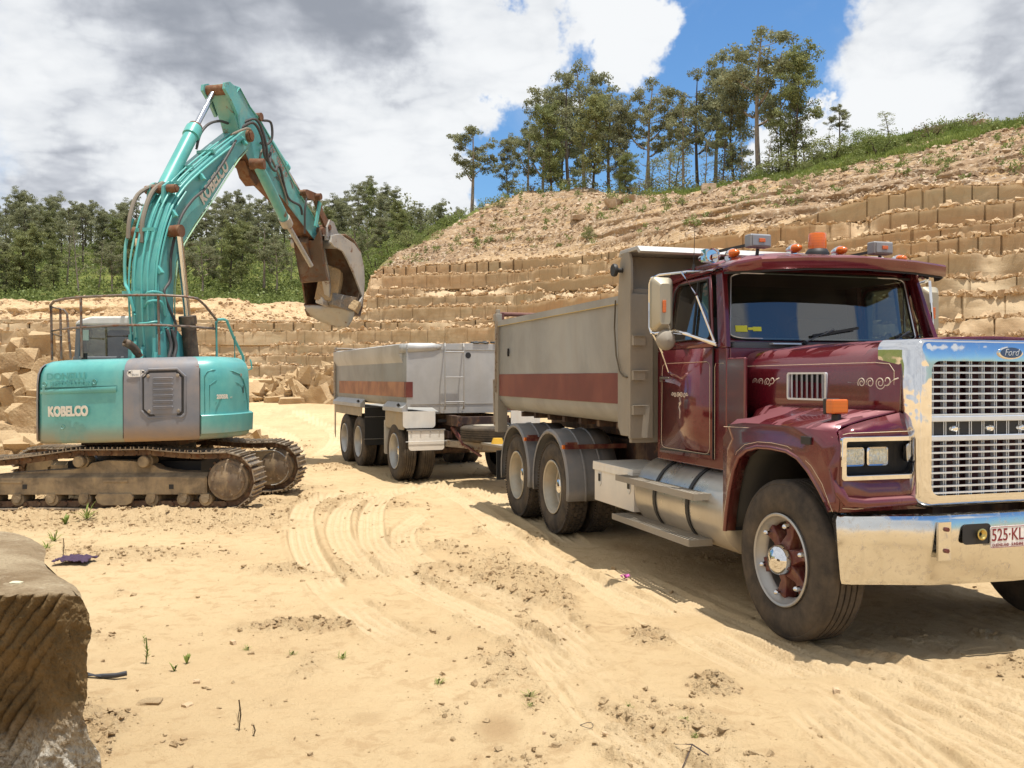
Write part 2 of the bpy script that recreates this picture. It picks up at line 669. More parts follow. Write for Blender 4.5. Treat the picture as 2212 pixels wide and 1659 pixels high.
def chrome(name, col=(0.70, 0.70, 0.71), rough=0.05, wob=0.03, dirt=0.0, wscale=5.0):
	m = NT(name)
	n = m.noise(wscale, 2, 0.5)
	n2 = m.noise(20, 7, 0.7, 0.4)
	f = m.math('MULTIPLY', m.rng(n2, 0.5, 0.75), dirt)
	m.set(col=m.mix(f, col, (0.4, 0.33, 0.24)), metal=m.math('SUBTRACT', 1.0, m.math('MULTIPLY', f, 0.6)), rough=m.math('ADD', m.math('MULTIPLY', f, 0.4), rough))
	if wob:
		m.bump(n, wob, 0.12)
	return m.mat
def amber(name, col=(0.80, 0.17, 0.010)):
	m = NT(name)
	w = m.n('ShaderNodeTexWave', wave_type='BANDS', bands_direction='Z')
	w.inputs['Scale'].default_value = 14
	m.l(m.obj(), w.inputs['Vector'])
	m.set(col=m.mix(m.math('MULTIPLY', w.outputs['Fac'], 0.35), col, tuple(c * 0.7 for c in col)), rough=0.12, coat=0.4, trans=0.25)
	return m.mat
# ================================================================== materials of the setting
def sand_mat():
	m = NT('sand')
	o = m.obj()
	big = m.noise(0.35, 6, 0.6)
	mid = m.noise(2.2, 8, 0.62)
	fin = m.noise(38, 6, 0.7)
	grit = m.noise(160, 3, 0.7)
	rough = m.attr('rough')
	track = m.attr('track')
	damp = m.attr('damp')
	c = m.mix(m.rng(big, 0.3, 0.7), (0.565, 0.408, 0.226), (0.645, 0.483, 0.280))
	c = m.mix(m.math('MULTIPLY', m.rng(mid, 0.45, 0.7), 0.5), c, (0.57, 0.405, 0.225))
	c = m.mix(m.math('MULTIPLY', m.math('MULTIPLY', rough, m.rng(m.noise(9, 6, 0.7), 0.35, 0.62, 0.2, 1.0)), 0.22), c, (0.50, 0.345, 0.19))
	c = m.mix(m.math('MULTIPLY', track, 0.5), c, (0.74, 0.58, 0.37))
	c = m.mix(m.math('MULTIPLY', damp, 0.75), c, (0.33, 0.20, 0.095))
	sp = m.rng(fin, 0.60, 0.72)
	c = m.mix(m.math('MULTIPLY', sp, 0.5), c, (0.30, 0.19, 0.10))
	sp2 = m.rng(m.noise(60, 2, 0.5, vec=None), 0.70, 0.78)
	c = m.mix(m.math('MULTIPLY', sp2, 0.5), c, (0.66, 0.55, 0.40))
	mo = m.rng(m.noise(6.5, 8, 0.72, 0.6), 0.48, 0.62)
	c = m.mix(m.math('MULTIPLY', m.math('MULTIPLY', mo, m.rng(m.noise(0.9, 4, 0.6), 0.35, 0.6, 0.2, 0.8)), m.math('SUBTRACT', 1.0, m.math('MULTIPLY', track, 0.7))), c, (0.49, 0.335, 0.18))
	m.set(col=c, rough=0.95, spec=0.12)
	h = m.math('ADD', m.math('MULTIPLY', fin, m.math('ADD', m.math('MULTIPLY', rough, 0.25), 0.35)), m.math('MULTIPLY', grit, 0.22))
	h = m.math('ADD', h, m.math('MULTIPLY', m.math('ABSOLUTE', m.math('SUBTRACT', m.noise(17, 5, 0.6, 0.6), 0.5)), m.math('MULTIPLY', rough, 0.9)))
	h = m.math('ADD', h, m.math('MULTIPLY', m.noise(11, 7, 0.65), m.math('ADD', m.math('MULTIPLY', rough, 0.35), 0.45)))
	m.bump(h, 1.0, 0.05)
	return m.mat
def cut_rock_mat():
	"""sawn sandstone of the quarry courses: fine strata, curved saw lines, stains, dirt in the joints"""
	m = NT('cut_sandstone')
	o = m.obj()
	big = m.noise(0.12, 5, 0.6)
	str_ = m.noise(1.0, 7, 0.6, 0.4, vscale=(0.35, 0.35, 3.2))
	fin = m.noise(9, 6, 0.65)
	jt = m.attr('joint')
	brk = m.attr('broken')
	warm = m.attr('warm')
	c = m.mix(m.rng(big, 0.3, 0.7), (0.35, 0.262, 0.158), (0.43, 0.33, 0.207))
	c = m.mix(m.math('MULTIPLY', m.rng(str_, 0.45, 0.7), 0.6), c, (0.38, 0.265, 0.15))
	c = m.mix(m.math('MULTIPLY', warm, 0.65), c, (0.46, 0.235, 0.10))
	c = m.mix(m.math('MULTIPLY', m.rng(m.noise(0.5, 7, 0.6), 0.52, 0.7), 0.35), c, (0.42, 0.36, 0.24))
	# saw lines: arcs in the (along, up) coordinates of each block
	uv = m.n('ShaderNodeUVMap', uv_map='saw')
	sub = m.n('ShaderNodeVectorMath', operation='SUBTRACT')
	m.l(uv.outputs[0], sub.inputs[0])
	sub.inputs[1].default_value = (-0.9, 2.1, 0)
	ln = m.n('ShaderNodeVectorMath', operation='LENGTH')
	m.l(sub.outputs[0], ln.inputs[0])
	nn = m.noise(0.8, 3, 0.5)
	q = m.math('ADD', m.math('MULTIPLY', ln.outputs['Value'], 4.2), m.math('MULTIPLY', nn, 1.2))
	fr = m.math('FRACT', q)
	line = m.math('MULTIPLY', m.rng(fr, 0.0, 0.05, 1.0, 0.0), m.rng(m.noise(0.9, 3), 0.42, 0.6))
	line2 = m.rng(m.math('FRACT', m.math('MULTIPLY', ln.outputs['Value'], 17.0)), 0.0, 0.5, 1.0, 0.0)
	c = m.mix(m.math('MULTIPLY', line, 0.65), c, (0.66, 0.51, 0.33))
	c = m.mix(m.math('MULTIPLY', line2, 0.10), c, (0.28, 0.18, 0.10))
	c = m.mix(m.math('MULTIPLY', m.rng(m.noise(1.5, 7, 0.65, 0.3, vscale=(1.4, 1.4, 0.35)), 0.50, 0.66), 0.5), c, (0.29, 0.215, 0.13))
	c = m.mix(m.math('MULTIPLY', m.rng(m.noise(0.35, 6, 0.65), 0.55, 0.68), 0.45), c, (0.33, 0.29, 0.19))
	c = m.mix(m.math('MULTIPLY', brk, 0.8), c, (0.62, 0.48, 0.31))  # broken stone, and the painted sunlit lip of each course
	c = m.mix(m.math('MULTIPLY', jt, 0.9), c, (0.10, 0.065, 0.035))
	m.set(col=c, rough=0.92, spec=0.15)
	h = m.math('ADD', m.math('MULTIPLY', fin, 0.5), m.math('MULTIPLY', str_, 0.7))
	h = m.math('ADD', h, m.math('MULTIPLY', line2, 0.12))
	m.bump(h, 0.7, 0.06)
	return m.mat
def hill_mat():
	m = NT('hill_soil')
	o = m.obj()
	veg = m.attr('veg')
	sandy = m.attr('sandy')
	big = m.noise(0.15, 6, 0.6)
	mid = m.noise(1.3, 8, 0.65, 0.4)
	st = m.noise(0.9, 6, 0.6, 0.8, vscale=(0.25, 0.25, 2.6))
	fin = m.noise(7, 6, 0.7)
	sp = m.n('ShaderNodeTexVoronoi')
	sp.inputs['Scale'].default_value = 3.2
	m.l(o, sp.inputs['Vector'])
	c = m.mix(m.rng(big, 0.35, 0.65), (0.28, 0.185, 0.115), (0.39, 0.275, 0.17))
	c = m.mix(m.math('MULTIPLY', m.rng(mid, 0.45, 0.65), 0.6), c, (0.46, 0.345, 0.22))
	c = m.mix(m.math('MULTIPLY', m.rng(st, 0.52, 0.66), 0.7), c, (0.50, 0.33, 0.155))
	c = m.mix(m.math('MULTIPLY', m.rng(m.noise(0.22, 5), 0.55, 0.68), 0.6), c, (0.24, 0.155, 0.095))
	c = m.mix(m.math('MULTIPLY', m.rng(m.noise(2.6, 8, 0.7), 0.54, 0.62), 0.8), c, (0.54, 0.46, 0.36))
	c = m.mix(sandy, c, m.mix(m.rng(mid, 0.4, 0.7), (0.60, 0.44, 0.26), (0.46, 0.31, 0.17)))
	g = m.mix(m.rng(m.noise(0.6, 6, 0.6), 0.35, 0.65), (0.085, 0.11, 0.028), (0.17, 0.19, 0.05))
	g = m.mix(m.math('MULTIPLY', m.rng(m.noise(1.7, 7, 0.65), 0.52, 0.66), 0.7), g, (0.24, 0.18, 0.09))
	c = m.mix(veg, c, g)
	m.set(col=c, rough=0.95, spec=0.1)
	h = m.math('ADD', m.math('MULTIPLY', mid, 1.0), m.math('MULTIPLY', fin, 0.45))
	h = m.math('ADD', h, m.math('MULTIPLY', sp.outputs['Distance'], 0.5))
	m.bump(h, 0.9, 0.25)
	return m.mat
def stone_mat(name, c1, c2, sc=3.0):
	m = NT(name)
	oi = m.n('ShaderNodeObjectInfo')
	n = m.noise(sc, 8, 0.62, 0.3)
	f = m.noise(sc * 9, 5, 0.7)
	c = m.mix(m.rng(n, 0.3, 0.7), c1, c2)
	c = m.mix(m.math('MULTIPLY', m.rng(m.noise(sc * .7, 6, .6), 0.5, 0.65), 0.4), c, (0.36, 0.22, 0.11))
	c = m.mix(m.math('MULTIPLY', oi.outputs['Random'], 0.22), c, (0.33, 0.24, 0.14))
	m.set(col=c, rough=0.92, spec=0.15)
	w = m.n('ShaderNodeTexWave', wave_type='BANDS', bands_direction='DIAGONAL')
	w.inputs['Scale'].default_value = sc * 3
	w.inputs['Distortion'].default_value = 3.0
	m.l(m.obj(), w.inputs['Vector'])
	m.bump(m.math('ADD', m.math('ADD', m.math('MULTIPLY', f, 0.7), n), m.math('MULTIPLY', w.outputs['Fac'], 0.05)), 0.9, 0.06)
	return m.mat
M_SAND = sand_mat()
M_CUT = cut_rock_mat()
M_HILL = hill_mat()
M_RUB = stone_mat('rubble_stone', (0.60, 0.45, 0.29), (0.44, 0.30, 0.17), 0.8)
M_CLOD = stone_mat('soil_clod', (0.56, 0.41, 0.235), (0.47, 0.33, 0.185), 5.0)
M_BOULD = stone_mat('boulder_stone', (0.53, 0.385, 0.22), (0.43, 0.30, 0.165), 1.6)
# ================================================================== ground
TRACKS = [
	([(-2.3, 14.3), (-2.7, 13.58), (-2.83, 12.91), (-2.67, 11.76), (-2.26, 9.98), (-1.87, 8.67), (-1.51, 7.66), (-1.0, 6.6), (-0.6, 5.9)], .30, 1.0),
	([(-0.9, 15.0), (-1.84, 14.31), (-2.18, 13.17), (-2.22, 12.19), (-2.03, 10.8), (-1.81, 9.83), (-1.48, 8.78), (-0.9, 7.5)], .28, .8),
	([(-0.7, 15.4), (-1.41, 14.8), (-1.84, 13.58), (-1.83, 12.19), (-1.58, 10.37), (-1.35, 9.34), (-1.02, 8.67), (-0.3, 7.6)], .30, .8),
	([(-1.1, 12.4), (-1.22, 10.98), (-1.2, 10.13), (-1.02, 9.28), (-0.5, 8.0), (0.3, 6.6)], .28, .6),
	([(-2.4, 17.0), (-1.48, 15.49), (-0.71, 14.47), (-0.12, 12.91), (0.35, 11.2), (0.7, 9.4)], .30, .9),
	([(-2.0, 16.0), (-1.2, 14.63), (-0.63, 12.91), (-0.3, 11.5), (0.1, 9.6)], .28, .8),
	([(-0.41, 11.45), (-0.02, 10.06), (0.21, 9.09), (0.7, 7.8), (1.04, 6.96), (1.4, 6.22), (1.66, 5.53), (1.79, 4.95), (1.86, 4.25), (1.95, 3.4)], .30, .9),
	([(0.1, 10.0), (0.45, 8.7), (0.85, 7.2), (1.22, 6.1), (1.46, 5.4), (1.55, 4.9), (1.62, 4.2), (1.7, 3.4)], .26, .7),
	([(0.15, 7.2), (0.49, 5.91), (0.66, 5.09), (0.86, 4.53), (1.04, 4.15), (1.3, 3.4)], .28, .8),
	([(1.69, 6.0), (2.25, 5.62), (2.42, 5.09), (2.51, 4.53), (2.6, 3.6)], .3, .9),
	([(0.0, 6.6), (0.27, 5.49), (0.47, 4.65), (0.67, 4.15), (0.9, 3.3)], .26, .7),
	([(1.3, 6.6), (1.54, 5.86), (1.95, 5.2), (2.15, 4.53), (2.23, 4.15), (2.4, 3.4)], .3, .8),
	([(1.9, 5.9), (2.6, 5.3), (2.95, 4.7), (3.2, 3.9)], .3, .8),
	([(-1.6, 9.2), (-0.9, 7.9), (0.0, 6.3), (0.5, 5.2), (0.8, 4.2)], .28, .7),
	([(2.3, 5.6), (2.75, 4.9), (2.95, 4.2), (3.1, 3.4)], .3, .9),
	([(0.9, 8.6), (1.3, 7.2), (1.62, 6.3), (1.95, 5.6), (2.3, 4.9), (2.6, 4.0)], .3, .8),
	([(-8, 34), (-5.2, 27), (-4.4, 23), (-4.2, 20)], .5, .9),
	([(-6, 36), (-4.0, 28), (-3.3, 24), (-2.9, 21)], .5, .9),
	([(-9, 30), (-6.5, 26), (-5.2, 22), (-4.3, 18)], .5, .8),
	([(-12, 30), (-7.5, 24), (-5.9, 20)], .45, .8),
]
def spline(pts, n=14):
	P = np.array(pts, float)
	out = []
	for i in range(len(P) - 1):
		p0, p1, p2, p3 = P[max(i - 1, 0)], P[i], P[i + 1], P[min(i + 2, len(P) - 1)]
		for k in range(n):
			t = k / n
			out.append(0.5 * ((2 * p1) + (-p0 + p2) * t + (2 * p0 - 5 * p1 + 4 * p2 - p3) * t * t + (-p0 + 3 * p1 - 3 * p2 + p3) * t ** 3))
	out.append(P[-1])
	return np.array(out)
def base_h(x, y):
	"""large shape of the quarry floor"""
	r = np.hypot(x, y)
	return 1.62 * sstep(17, 62, y) + 1.0 * sstep(18, 60, np.abs(x)) * sstep(-5, 20, y) * 0
def rough_mask(x, y):
	a = fbm(x * 0.9, y * 0.55, 0, 4, 11)
	b = fbm(x * 3.1, y * 1.9, 0, 3, 21)
	m = sstep(-0.10, 0.34, a + 0.5 * b) * (0.35 + 0.5 * sstep(0.05, 0.3, a + 0.3 * b))
	# churned soil in front of the excavator tracks
	m = np.maximum(m, sstep(1.3, 0.2, np.abs(y - 11.1 - 0.25 * b)) * sstep(-1.9, -3.2, x) * 0.95)
	m = np.maximum(m, sstep(1.1, 0.2, np.abs(y - 13.3)) * sstep(-3.4, -3.0, x) * sstep(-1.2, -2.0, x) * 0.9)
	m = np.maximum(m, sstep(0.8, 0.1, np.hypot((x + 3.9) / 2.6, (y - 9.0) / 0.8)) * 0.8)
	m = np.maximum(m, sstep(1.0, 0.3, np.hypot((x + 1.9) / .65, (y - 8.3) / 0.35)) * 1.0)
	m = np.maximum(m, sstep(1.0, 0.3, np.hypot((x + 1.45) / .75, (y - 6.5) / 0.25)) * 1.0)
	m = np.maximum(m, sstep(1.0, 0.3, np.hypot((x - 0.95) / .28, (y - 6.25) / 0.35)) * 1.0)
	m = np.maximum(m, sstep(1.0, 0.3, np.hypot((x - 1.13) / .2, (y - 5.2) / 0.25)) * 1.0)
	return m
def ground_fields(x, y, detail=True):
	z = base_h(x, y)
	rg = rough_mask(x, y)
	near = sstep(60, 20, np.hypot(x, y))
	z = z + 0.05 * fbm(x * 0.33, y * 0.33, 0, 3, 3)
	# low bank of loose soil along the front track of the excavator
	z = z + 0.15 * np.exp(-((y - 11.5 - 0.1 * np.sin(x * 2.1)) / 0.30) ** 2) * sstep(-2.6, -3.6, x) * (0.75 + 0.5 * fbm(x * 2.3, y * 2.3, 0, 2, 5))
	z = z + 0.25 * sstep(22, 34, y) * fbm(x * 0.13, y * 0.13, 0, 3, 31)
	# flat under the wheels
	tx, ty = x - 2.936, y - 6.545
	fl = tx * 0.2957 + ty * -0.9553
	ll = tx * -0.9553 + ty * -0.2957
	flat = sstep(2.2, 1.2, np.abs(ll)) * sstep(2.6, 1.0, fl) * sstep(-8, -6.5, fl)
	z = z * (1 - flat * sstep(17, 12, y)) + 0.0
	tr = np.zeros_like(z)
	dep = np.zeros_like(z)
	if detail:
		for pts, w, k in TRACKS:
			S = spline(pts)
			lo, hi = S.min(0) - w, S.max(0) + w
			idx = np.where((x > lo[0]) & (x < hi[0]) & (y > lo[1]) & (y < hi[1]))[0]
			if not len(idx):
				continue
			px, py = x[idx], y[idx]
			best = np.full(len(idx), 1e9)
			lat = np.zeros(len(idx))
			arc = np.zeros(len(idx))
			s0 = 0.0
			for i in range(len(S) - 1):
				a, b = S[i], S[i + 1]
				d = b - a
				ln = math.hypot(*d)
				u = d / ln
				t = np.clip((px - a[0]) * u[0] + (py - a[1]) * u[1], 0, ln)
				qx, qy = a[0] + u[0] * t, a[1] + u[1] * t
				dd = np.hypot(px - qx, py - qy)
				m = dd < best
				best[m] = dd[m]
				lat[m] = ((px - a[0]) * -u[1] + (py - a[1]) * u[0])[m]
				arc[m] = (s0 + t)[m]
				s0 += ln
			hw = w / 2
			brk = sstep(-0.65, -0.1, fbm(px * 1.5, py * 1.5, 0, 3, 77)) * k
			ends = sstep(0, 0.8, arc) * sstep(0, 0.8, s0 - arc)
			inside = sstep(hw + 0.02, hw - 0.015, best) * brk * ends
			groove = sstep(0.35, 0.8, np.abs(np.sin(lat / w * math.pi * 4.0)))
			prof = -0.016 - 0.018 * (1 - groove)
			berm = np.exp(-((best - hw - 0.035) / 0.035) ** 2) * 0.024 * brk * ends
			dep[idx] += inside * prof + berm
			tr[idx] = np.maximum(tr[idx], inside * (0.55 + 0.45 * groove))
		rg = rg * (1 - 0.85 * tr)
		lump = fbm(x * 4.2, y * 4.2, 0, 4, 41)
		lump2 = fbm(x * 13, y * 13, 0, 3, 51)
		rid = 1 - np.abs(fbm(x * 7.5, y * 7.5, 0, 3, 61)) * 2.2
		z = z + rg * near * (0.045 * lump + 0.026 * rid + 0.026 * lump2) + (1 - rg) * near * (0.009 * lump + 0.005 * lump2)
		# faint straight scrape lines of older wheel marks, running with the truck
		sc = np.sin(ll * 46 + 2.5 * fbm(x * 0.8, y * 0.8, 0, 2, 71)) * sstep(0.0, 0.3, fbm(ll * 2.0, fl * 0.35, 0, 2, 81))
		z = z + 0.008 * sc * sstep(9.5, 7.5, y) * sstep(-0.3, 0.6, x) * (1 - tr)
		z = z + rg * near * 0.016 * (1 - 2.4 * np.abs(fbm(x * 19, y * 19, 0, 2, 91))) * sstep(16, 9, y)
		z = z + dep
	return z, rg, tr
def build_ground():
	fov = np.linspace(-36, 36, 1150)
	left = np.linspace(-180, -36, 60)[:-1]
	right = np.linspace(36, 180, 60)[1:-1]
	az = np.radians(np.concatenate([left, fov, right]))
	# rows: even steps on the picture for the near ground, log steps beyond
	yp = np.linspace(1950, 42, 720)
	r = CAM_H * 2000 / yp
	r = np.concatenate([[0.0, 0.4, 0.9, 1.4], r, [90, 100, 115, 140, 200, 300, 500, 900]])
	Rr, Az = np.meshgrid(r, az, indexing='ij')
	x = (Rr * np.sin(Az)).ravel()
	y = (Rr * np.cos(Az)).ravel()
	z, rg, tr = ground_fields(x, y)
	rr = Rr.ravel()
	z = np.where(rr > 95, z * 0 + 1.6 * (y > 0) - 0.0, z)
	damp = sstep(1, 0.2, np.hypot((x + 0.07) / .17, (y - 4.6) / .30)) * 0.8
	damp = np.maximum(damp, sstep(1, 0.3, np.hypot((x + .75) / .12, (y - 4.75) / .12)) * 0.4)
	tx, ty = x - 2.936, y - 6.545
	fl = tx * 0.2957 + ty * -0.9553
	ll = tx * -0.9553 + ty * -0.2957
	damp = np.maximum(damp, sstep(1, 0.2, np.hypot((fl + 3.4) / .5, (ll - .8) / .3)) * 0.6)
	o = np_mesh('ground', np.stack([x, y, z], 1), grid_quads(len(r), len(az), False), M_SAND,
				{'rough': rg, 'track': tr, 'damp': damp})
	tag(o, kind='structure')
build_ground()
def gz(x, y):
	z, _, _ = ground_fields(np.array([float(x)]), np.array([float(y)]), True)
	return float(z[0])
# ================================================================== quarry face and hill
def pol(d, rad):
	"""plan point at depth d along azimuth rad (beyond 33 degrees the depth becomes a radius)"""
	c = np.cos(np.minimum(np.abs(rad), R(33)))
	return d * np.sin(rad) / c, d * np.cos(rad) / c
def tab(xs, vals):
	a = np.degrees(np.arctan((np.array(xs, float) - 1106) / 2000))
	v = np.array(vals, float)
	return lambda az: np.interp(az, a, v)
NK = 10
CH = 1.09
R0 = tab([-3000, -300, 540, 700, 850, 1113, 1266, 1500, 1700, 1900, 2080, 2212, 2500, 3500, 5000],
		 [80, 86, 86.5, 86, 82, 77, 69.5, 57.5, 51.5, 47, 43.5, 42, 39, 28, 20])
SB = tab([-300, 700, 850, 1113, 1500, 1700, 2080, 5000], [0.2, 0.25, 1.0, 1.22, 1.17, 1.17, 1.17, 1.1])
PT = tab([-3000, 560, 700, 765, 790, 802, 830, 1113, 1266, 1500, 1700, 1860, 1990, 2080, 2212, 2500, 3500],
		 [7.2, 7.2, 7.0, 7.2, 8.0, 11.6, 12.4, 12.9, 12.2, 12.0, 12.0, 12.9, 13.0, 12.9, 12.6, 12.0, 10.0])
BASEZ = 1.60
def hillrow(x, rows):
	return (math.degrees(math.atan((x - 1106) / 2000)), rows)
HROWS = [
	hillrow(-3500, [(83, 7.2), (87, 9.0), (92, 9.0), (107, 10.5), (145, 22), (170, 27), (230, 24)]),
	hillrow(-300, [(88, 7.2), (90, 9.3), (96, 9.2), (112, 10.0), (140, 18), (170, 25), (230, 22)]),
	hillrow(120, [(88, 7.2), (91, 9.0), (96, 9.2), (112, 10.5), (140, 18), (170, 25), (230, 22)]),
	hillrow(700, [(88.5, 7.2), (91, 8.3), (96, 9.0), (112, 10.5), (140, 19), (165, 26), (230, 22)]),
	hillrow(780, [(88.5, 7.6), (91, 8.2), (96, 9.2), (112, 11), (140, 20), (165, 27), (230, 22)]),
	hillrow(803, [(91, 12.0), (94, 11.8), (98, 12.2), (112, 13), (135, 20), (158, 27), (230, 22)]),
	hillrow(860, [(91.5, 12.4), (95, 13.6), (101, 14.8), (108, 16.2), (125, 20), (150, 26), (230, 22)]),
	hillrow(945, [(91, 12.6), (94, 14.2), (98, 15.8), (105, 18.2), (113, 19), (140, 22), (230, 20)]),
	hillrow(1020, [(90, 12.8), (94, 15.0), (99, 17.6), (106, 20.3), (113, 20.8), (140, 21), (230, 19)]),
	hillrow(1130, [(88, 12.9), (92, 15.3), (98, 18.8), (107, 22.8), (114, 23.2), (140, 21), (230, 18)]),
	hillrow(1266, [(80.5, 12.2), (85, 15), (90, 18), (97, 21.0), (104, 21.8), (130, 20), (230, 15)]),
	hillrow(1450, [(70, 12), (75, 14.3), (81, 16.8), (88, 19.2), (96, 20), (120, 19), (230, 14)]),
	hillrow(1700, [(62, 12), (67, 14.2), (73, 16.6), (80, 18.9), (89, 21.4), (110, 20), (200, 15)]),
	hillrow(1900, [(57.5, 12.9), (62, 14.6), (68, 16.8), (75, 19.4), (84, 22.8), (110, 20), (200, 15)]),
	hillrow(2100, [(54.0, 12.9), (58, 14.4), (64, 17.0), (71, 20.2), (80, 23.4), (100, 21), (200, 15)]),
	hillrow(2212, [(52.5, 12.6), (56, 14.4), (62, 17.2), (69, 20.2), (77, 22), (100, 19), (200, 15)]),
	hillrow(2500, [(49.5, 12), (54, 13.5), (60, 16), (68, 18), (76, 19), (100, 16), (200, 12)]),
	hillrow(4200, [(34, 9.8), (38, 12), (44, 14), (52, 15), (60, 15), (90, 12), (200, 10)]),
]
HA = np.array([h[0] for h in HROWS])
HR = np.array([[p[0] for p in h[1]] for h in HROWS])
HZ = np.array([[p[1] for p in h[1]] for h in HROWS])
def az_cols():
	return np.concatenate([np.linspace(-78, -33, 90)[:-1], np.linspace(-33, 33, 1300), np.linspace(33, 70, 110)[1:]])
def build_face():
	az = az_cols()
	r0, sb, pt = R0(az), SB(az), PT(az)
	# clean polar path; arc length measured along it
	rad = np.radians(az)
	px, py = pol(r0, rad)
	s = np.concatenate([[0], np.cumsum(np.hypot(np.diff(px), np.diff(py)))])
	V, A_j, A_b, A_w, U = [], [], [], [], []
	rng = np.random.RandomState(5)
	nwall = 9
	zprev = np.full(len(az), BASEZ - 0.6)
	rprev = None
	ledge_out = []
	for k in range(NK):
		top = BASEZ + CH * (k + 1 + 0.16 * math.sin(k * 2.4 + 1)) + (0.10 + 0.16 * sstep(-10, 4, az)) * fbm(s * 0.11, k * 7.7, 0, 3, 300 + k)
		if k == NK - 1:
			top = np.maximum(top, pt)
		top = np.minimum(top, pt)
		top = np.maximum(top, zprev)
		rk = r0 + k * sb + 0.25 * fbm(s * 0.12, k * 3.3, 0, 3, 90 + k)
		# every block of a course stands a little forward or back
		pitch = 1.9 if k < 5 else 1.15
		jo = rng.rand() * pitch
		sw = s + (0.75 if k != 4 else 0.35) * fbm(s * 0.35, k * 4.4, 0, 2, 350 + k) * (0.5 + 0.9 * sstep(-6, 4, az))
		bl = np.floor((sw + jo) / pitch)
		loc = (sw + jo) - bl * pitch
		jit = _h(bl.astype(np.int64), np.full(len(s), k), np.zeros(len(s), int), 7)
		jit2 = _h(bl.astype(np.int64), np.full(len(s), k), np.zeros(len(s), int), 19)
		off = (jit - 0.5) * 0.03 + 0.18 * fbm(s * 0.5, k * 2.7, 0, 3, 360)
		dj = np.minimum(loc, pitch - loc)
		rt = sstep(2, 9, az)
		jst = (1.0 if k in (4, 9) else 0.35) * (1 - rt) + rt * 0.5
		jm = sstep(0.07, 0.03, dj) * (jit2 > 0.25 + 0.25 * sstep(0, 6, az)) * (0.4 + 0.6 * jit2) * jst
		# broken, slumped stretches
		br = (k < NK - 1) * sstep(0.06, 0.40, fbm(s * 0.13, k * 5.1, 0, 4, 130 + k)) * (0.35 + 0.65 * sstep(-12, -4, az)) * (0.6 + 0.4 * sstep(3, 6, k))
		h = top - zprev
		ragged = 0.10 * fbm(s * 1.7, k * 2.2, 0, 3, 170 + k) + (jit - 0.5) * 0.10
		for i in range(nwall):
			t = i / (nwall - 1)
			z = zprev + h * t
			z = z + (ragged - 0.55 * br * (0.6 + 0.4 * fbm(s * 0.9, k, 0, 2, 210 + k))) * (t ** 1.5) * np.minimum(1, h)
			back = br * (0.15 + 0.85 * t) + off + 0.05 * fbm(s * 1.3, z * 1.6, k * 3.0, 3, 230)
			back = back + jm * 0.22 * (1 if t > 0.1 else 0) * (0.4 + 0.6 * (t < 0.5 + 0.9 * jit2))
			back = back + br * 0.30 * fbm(s * 0.9, z * 1.6, k, 4, 250)
			rr = rk + back
			V.append(np.stack([*pol(rr, rad), z], 1))
			A_j.append(jm * (0.35 + 0.65 * (t < 0.45 + jit2)))
			A_b.append(np.maximum(br, sstep(0.86, 0.97, t + 0.12 * fbm(s * 1.3, k, 0, 3, 330))))  # broken stretches, plus a pale lip painted as the sunlit course edge
			A_w.append(sstep(0.05, 0.4, fbm(s * 0.05, z * 0.3, 0, 3, 270)) * 0.6 + 0.5 * sstep(6, 8, k + 0 * s) * sstep(6, -8, az))
			U.append(np.stack([(sw + jo * 3) % 7.3 - 2.0, z - zprev + 0.3], 1))
		zt = V[-1][:, 2]
		rn = r0 + (k + 1) * sb if k < NK - 1 else rk + 3.2
		for i in range(1, 4):
			t = i / 3.0
			rr = rk + br + off + (rn - rk - 0.05) * t * 1.0
			rr = np.maximum(rr, rk + back + 0.02 * i)
			z = zt + (np.minimum(zt + 0.02, pt + 0.2) - zt) * t + 0.10 * fbm(s * 2.1, rr * 2.1, k, 3, 290) * (t < 1)
			V.append(np.stack([*pol(rr, rad), z], 1))
			A_j.append(s * 0)
			A_b.append(s * 0 + 1)
			A_w.append(s * 0)
			U.append(np.stack([loc, s * 0], 1))
		ledge_out.append((az, rk + br * 0.8 + off, zt, h, s))
		zprev = top
	nr, nc = len(V), len(az)
	V = np.concatenate(V, 0)
	q = grid_quads(nr, nc)
	o = np_mesh('quarry_face', V, q, M_CUT, {'joint': np.concatenate(A_j), 'broken': np.concatenate(A_b), 'warm': np.concatenate(A_w)})
	me = o.data
	uvl = me.uv_layers.new(name='saw')
	U = np.concatenate(U, 0)
	li = np.empty(len(me.loops), dtype=np.int32)
	me.loops.foreach_get('vertex_index', li)
	uvl.data.foreach_set('uv', U[li].astype(np.float32).ravel())
	me.set_sharp_from_angle(angle=R(40))
	tag(o, kind='structure')
	return ledge_out
LEDGES = build_face()
def hill_at(azd, t):
	"""radius and height of the hill sheet at azimuth (deg) and row parameter t in 0..6"""
	azd = np.asarray(azd, float)
	t = np.asarray(t, float)
	i = np.clip(np.floor(t), 0, 5).astype(int)
	f = t - i
	rr, zz = [], []
	for c in range(7):
		rr.append(np.interp(azd, HA, HR[:, c]))
		zz.append(np.interp(azd, HA, HZ[:, c]))
	rr, zz = np.stack(rr, -1), np.stack(zz, -1)
	take = lambda a, k: np.take_along_axis(a, k[..., None], -1)[..., 0]
	# Catmull-Rom between rows
	def cr(a):
		p0, p1, p2, p3 = take(a, np.maximum(i - 1, 0)), take(a, i), take(a, i + 1), take(a, np.minimum(i + 2, 6))
		return 0.5 * (2 * p1 + (-p0 + p2) * f + (2 * p0 - 5 * p1 + 4 * p2 - p3) * f * f + (-p0 + 3 * p1 - 3 * p2 + p3) * f ** 3)
	lin = take(rr, i) * (1 - f) + take(rr, i + 1) * f
	return lin, cr(zz)
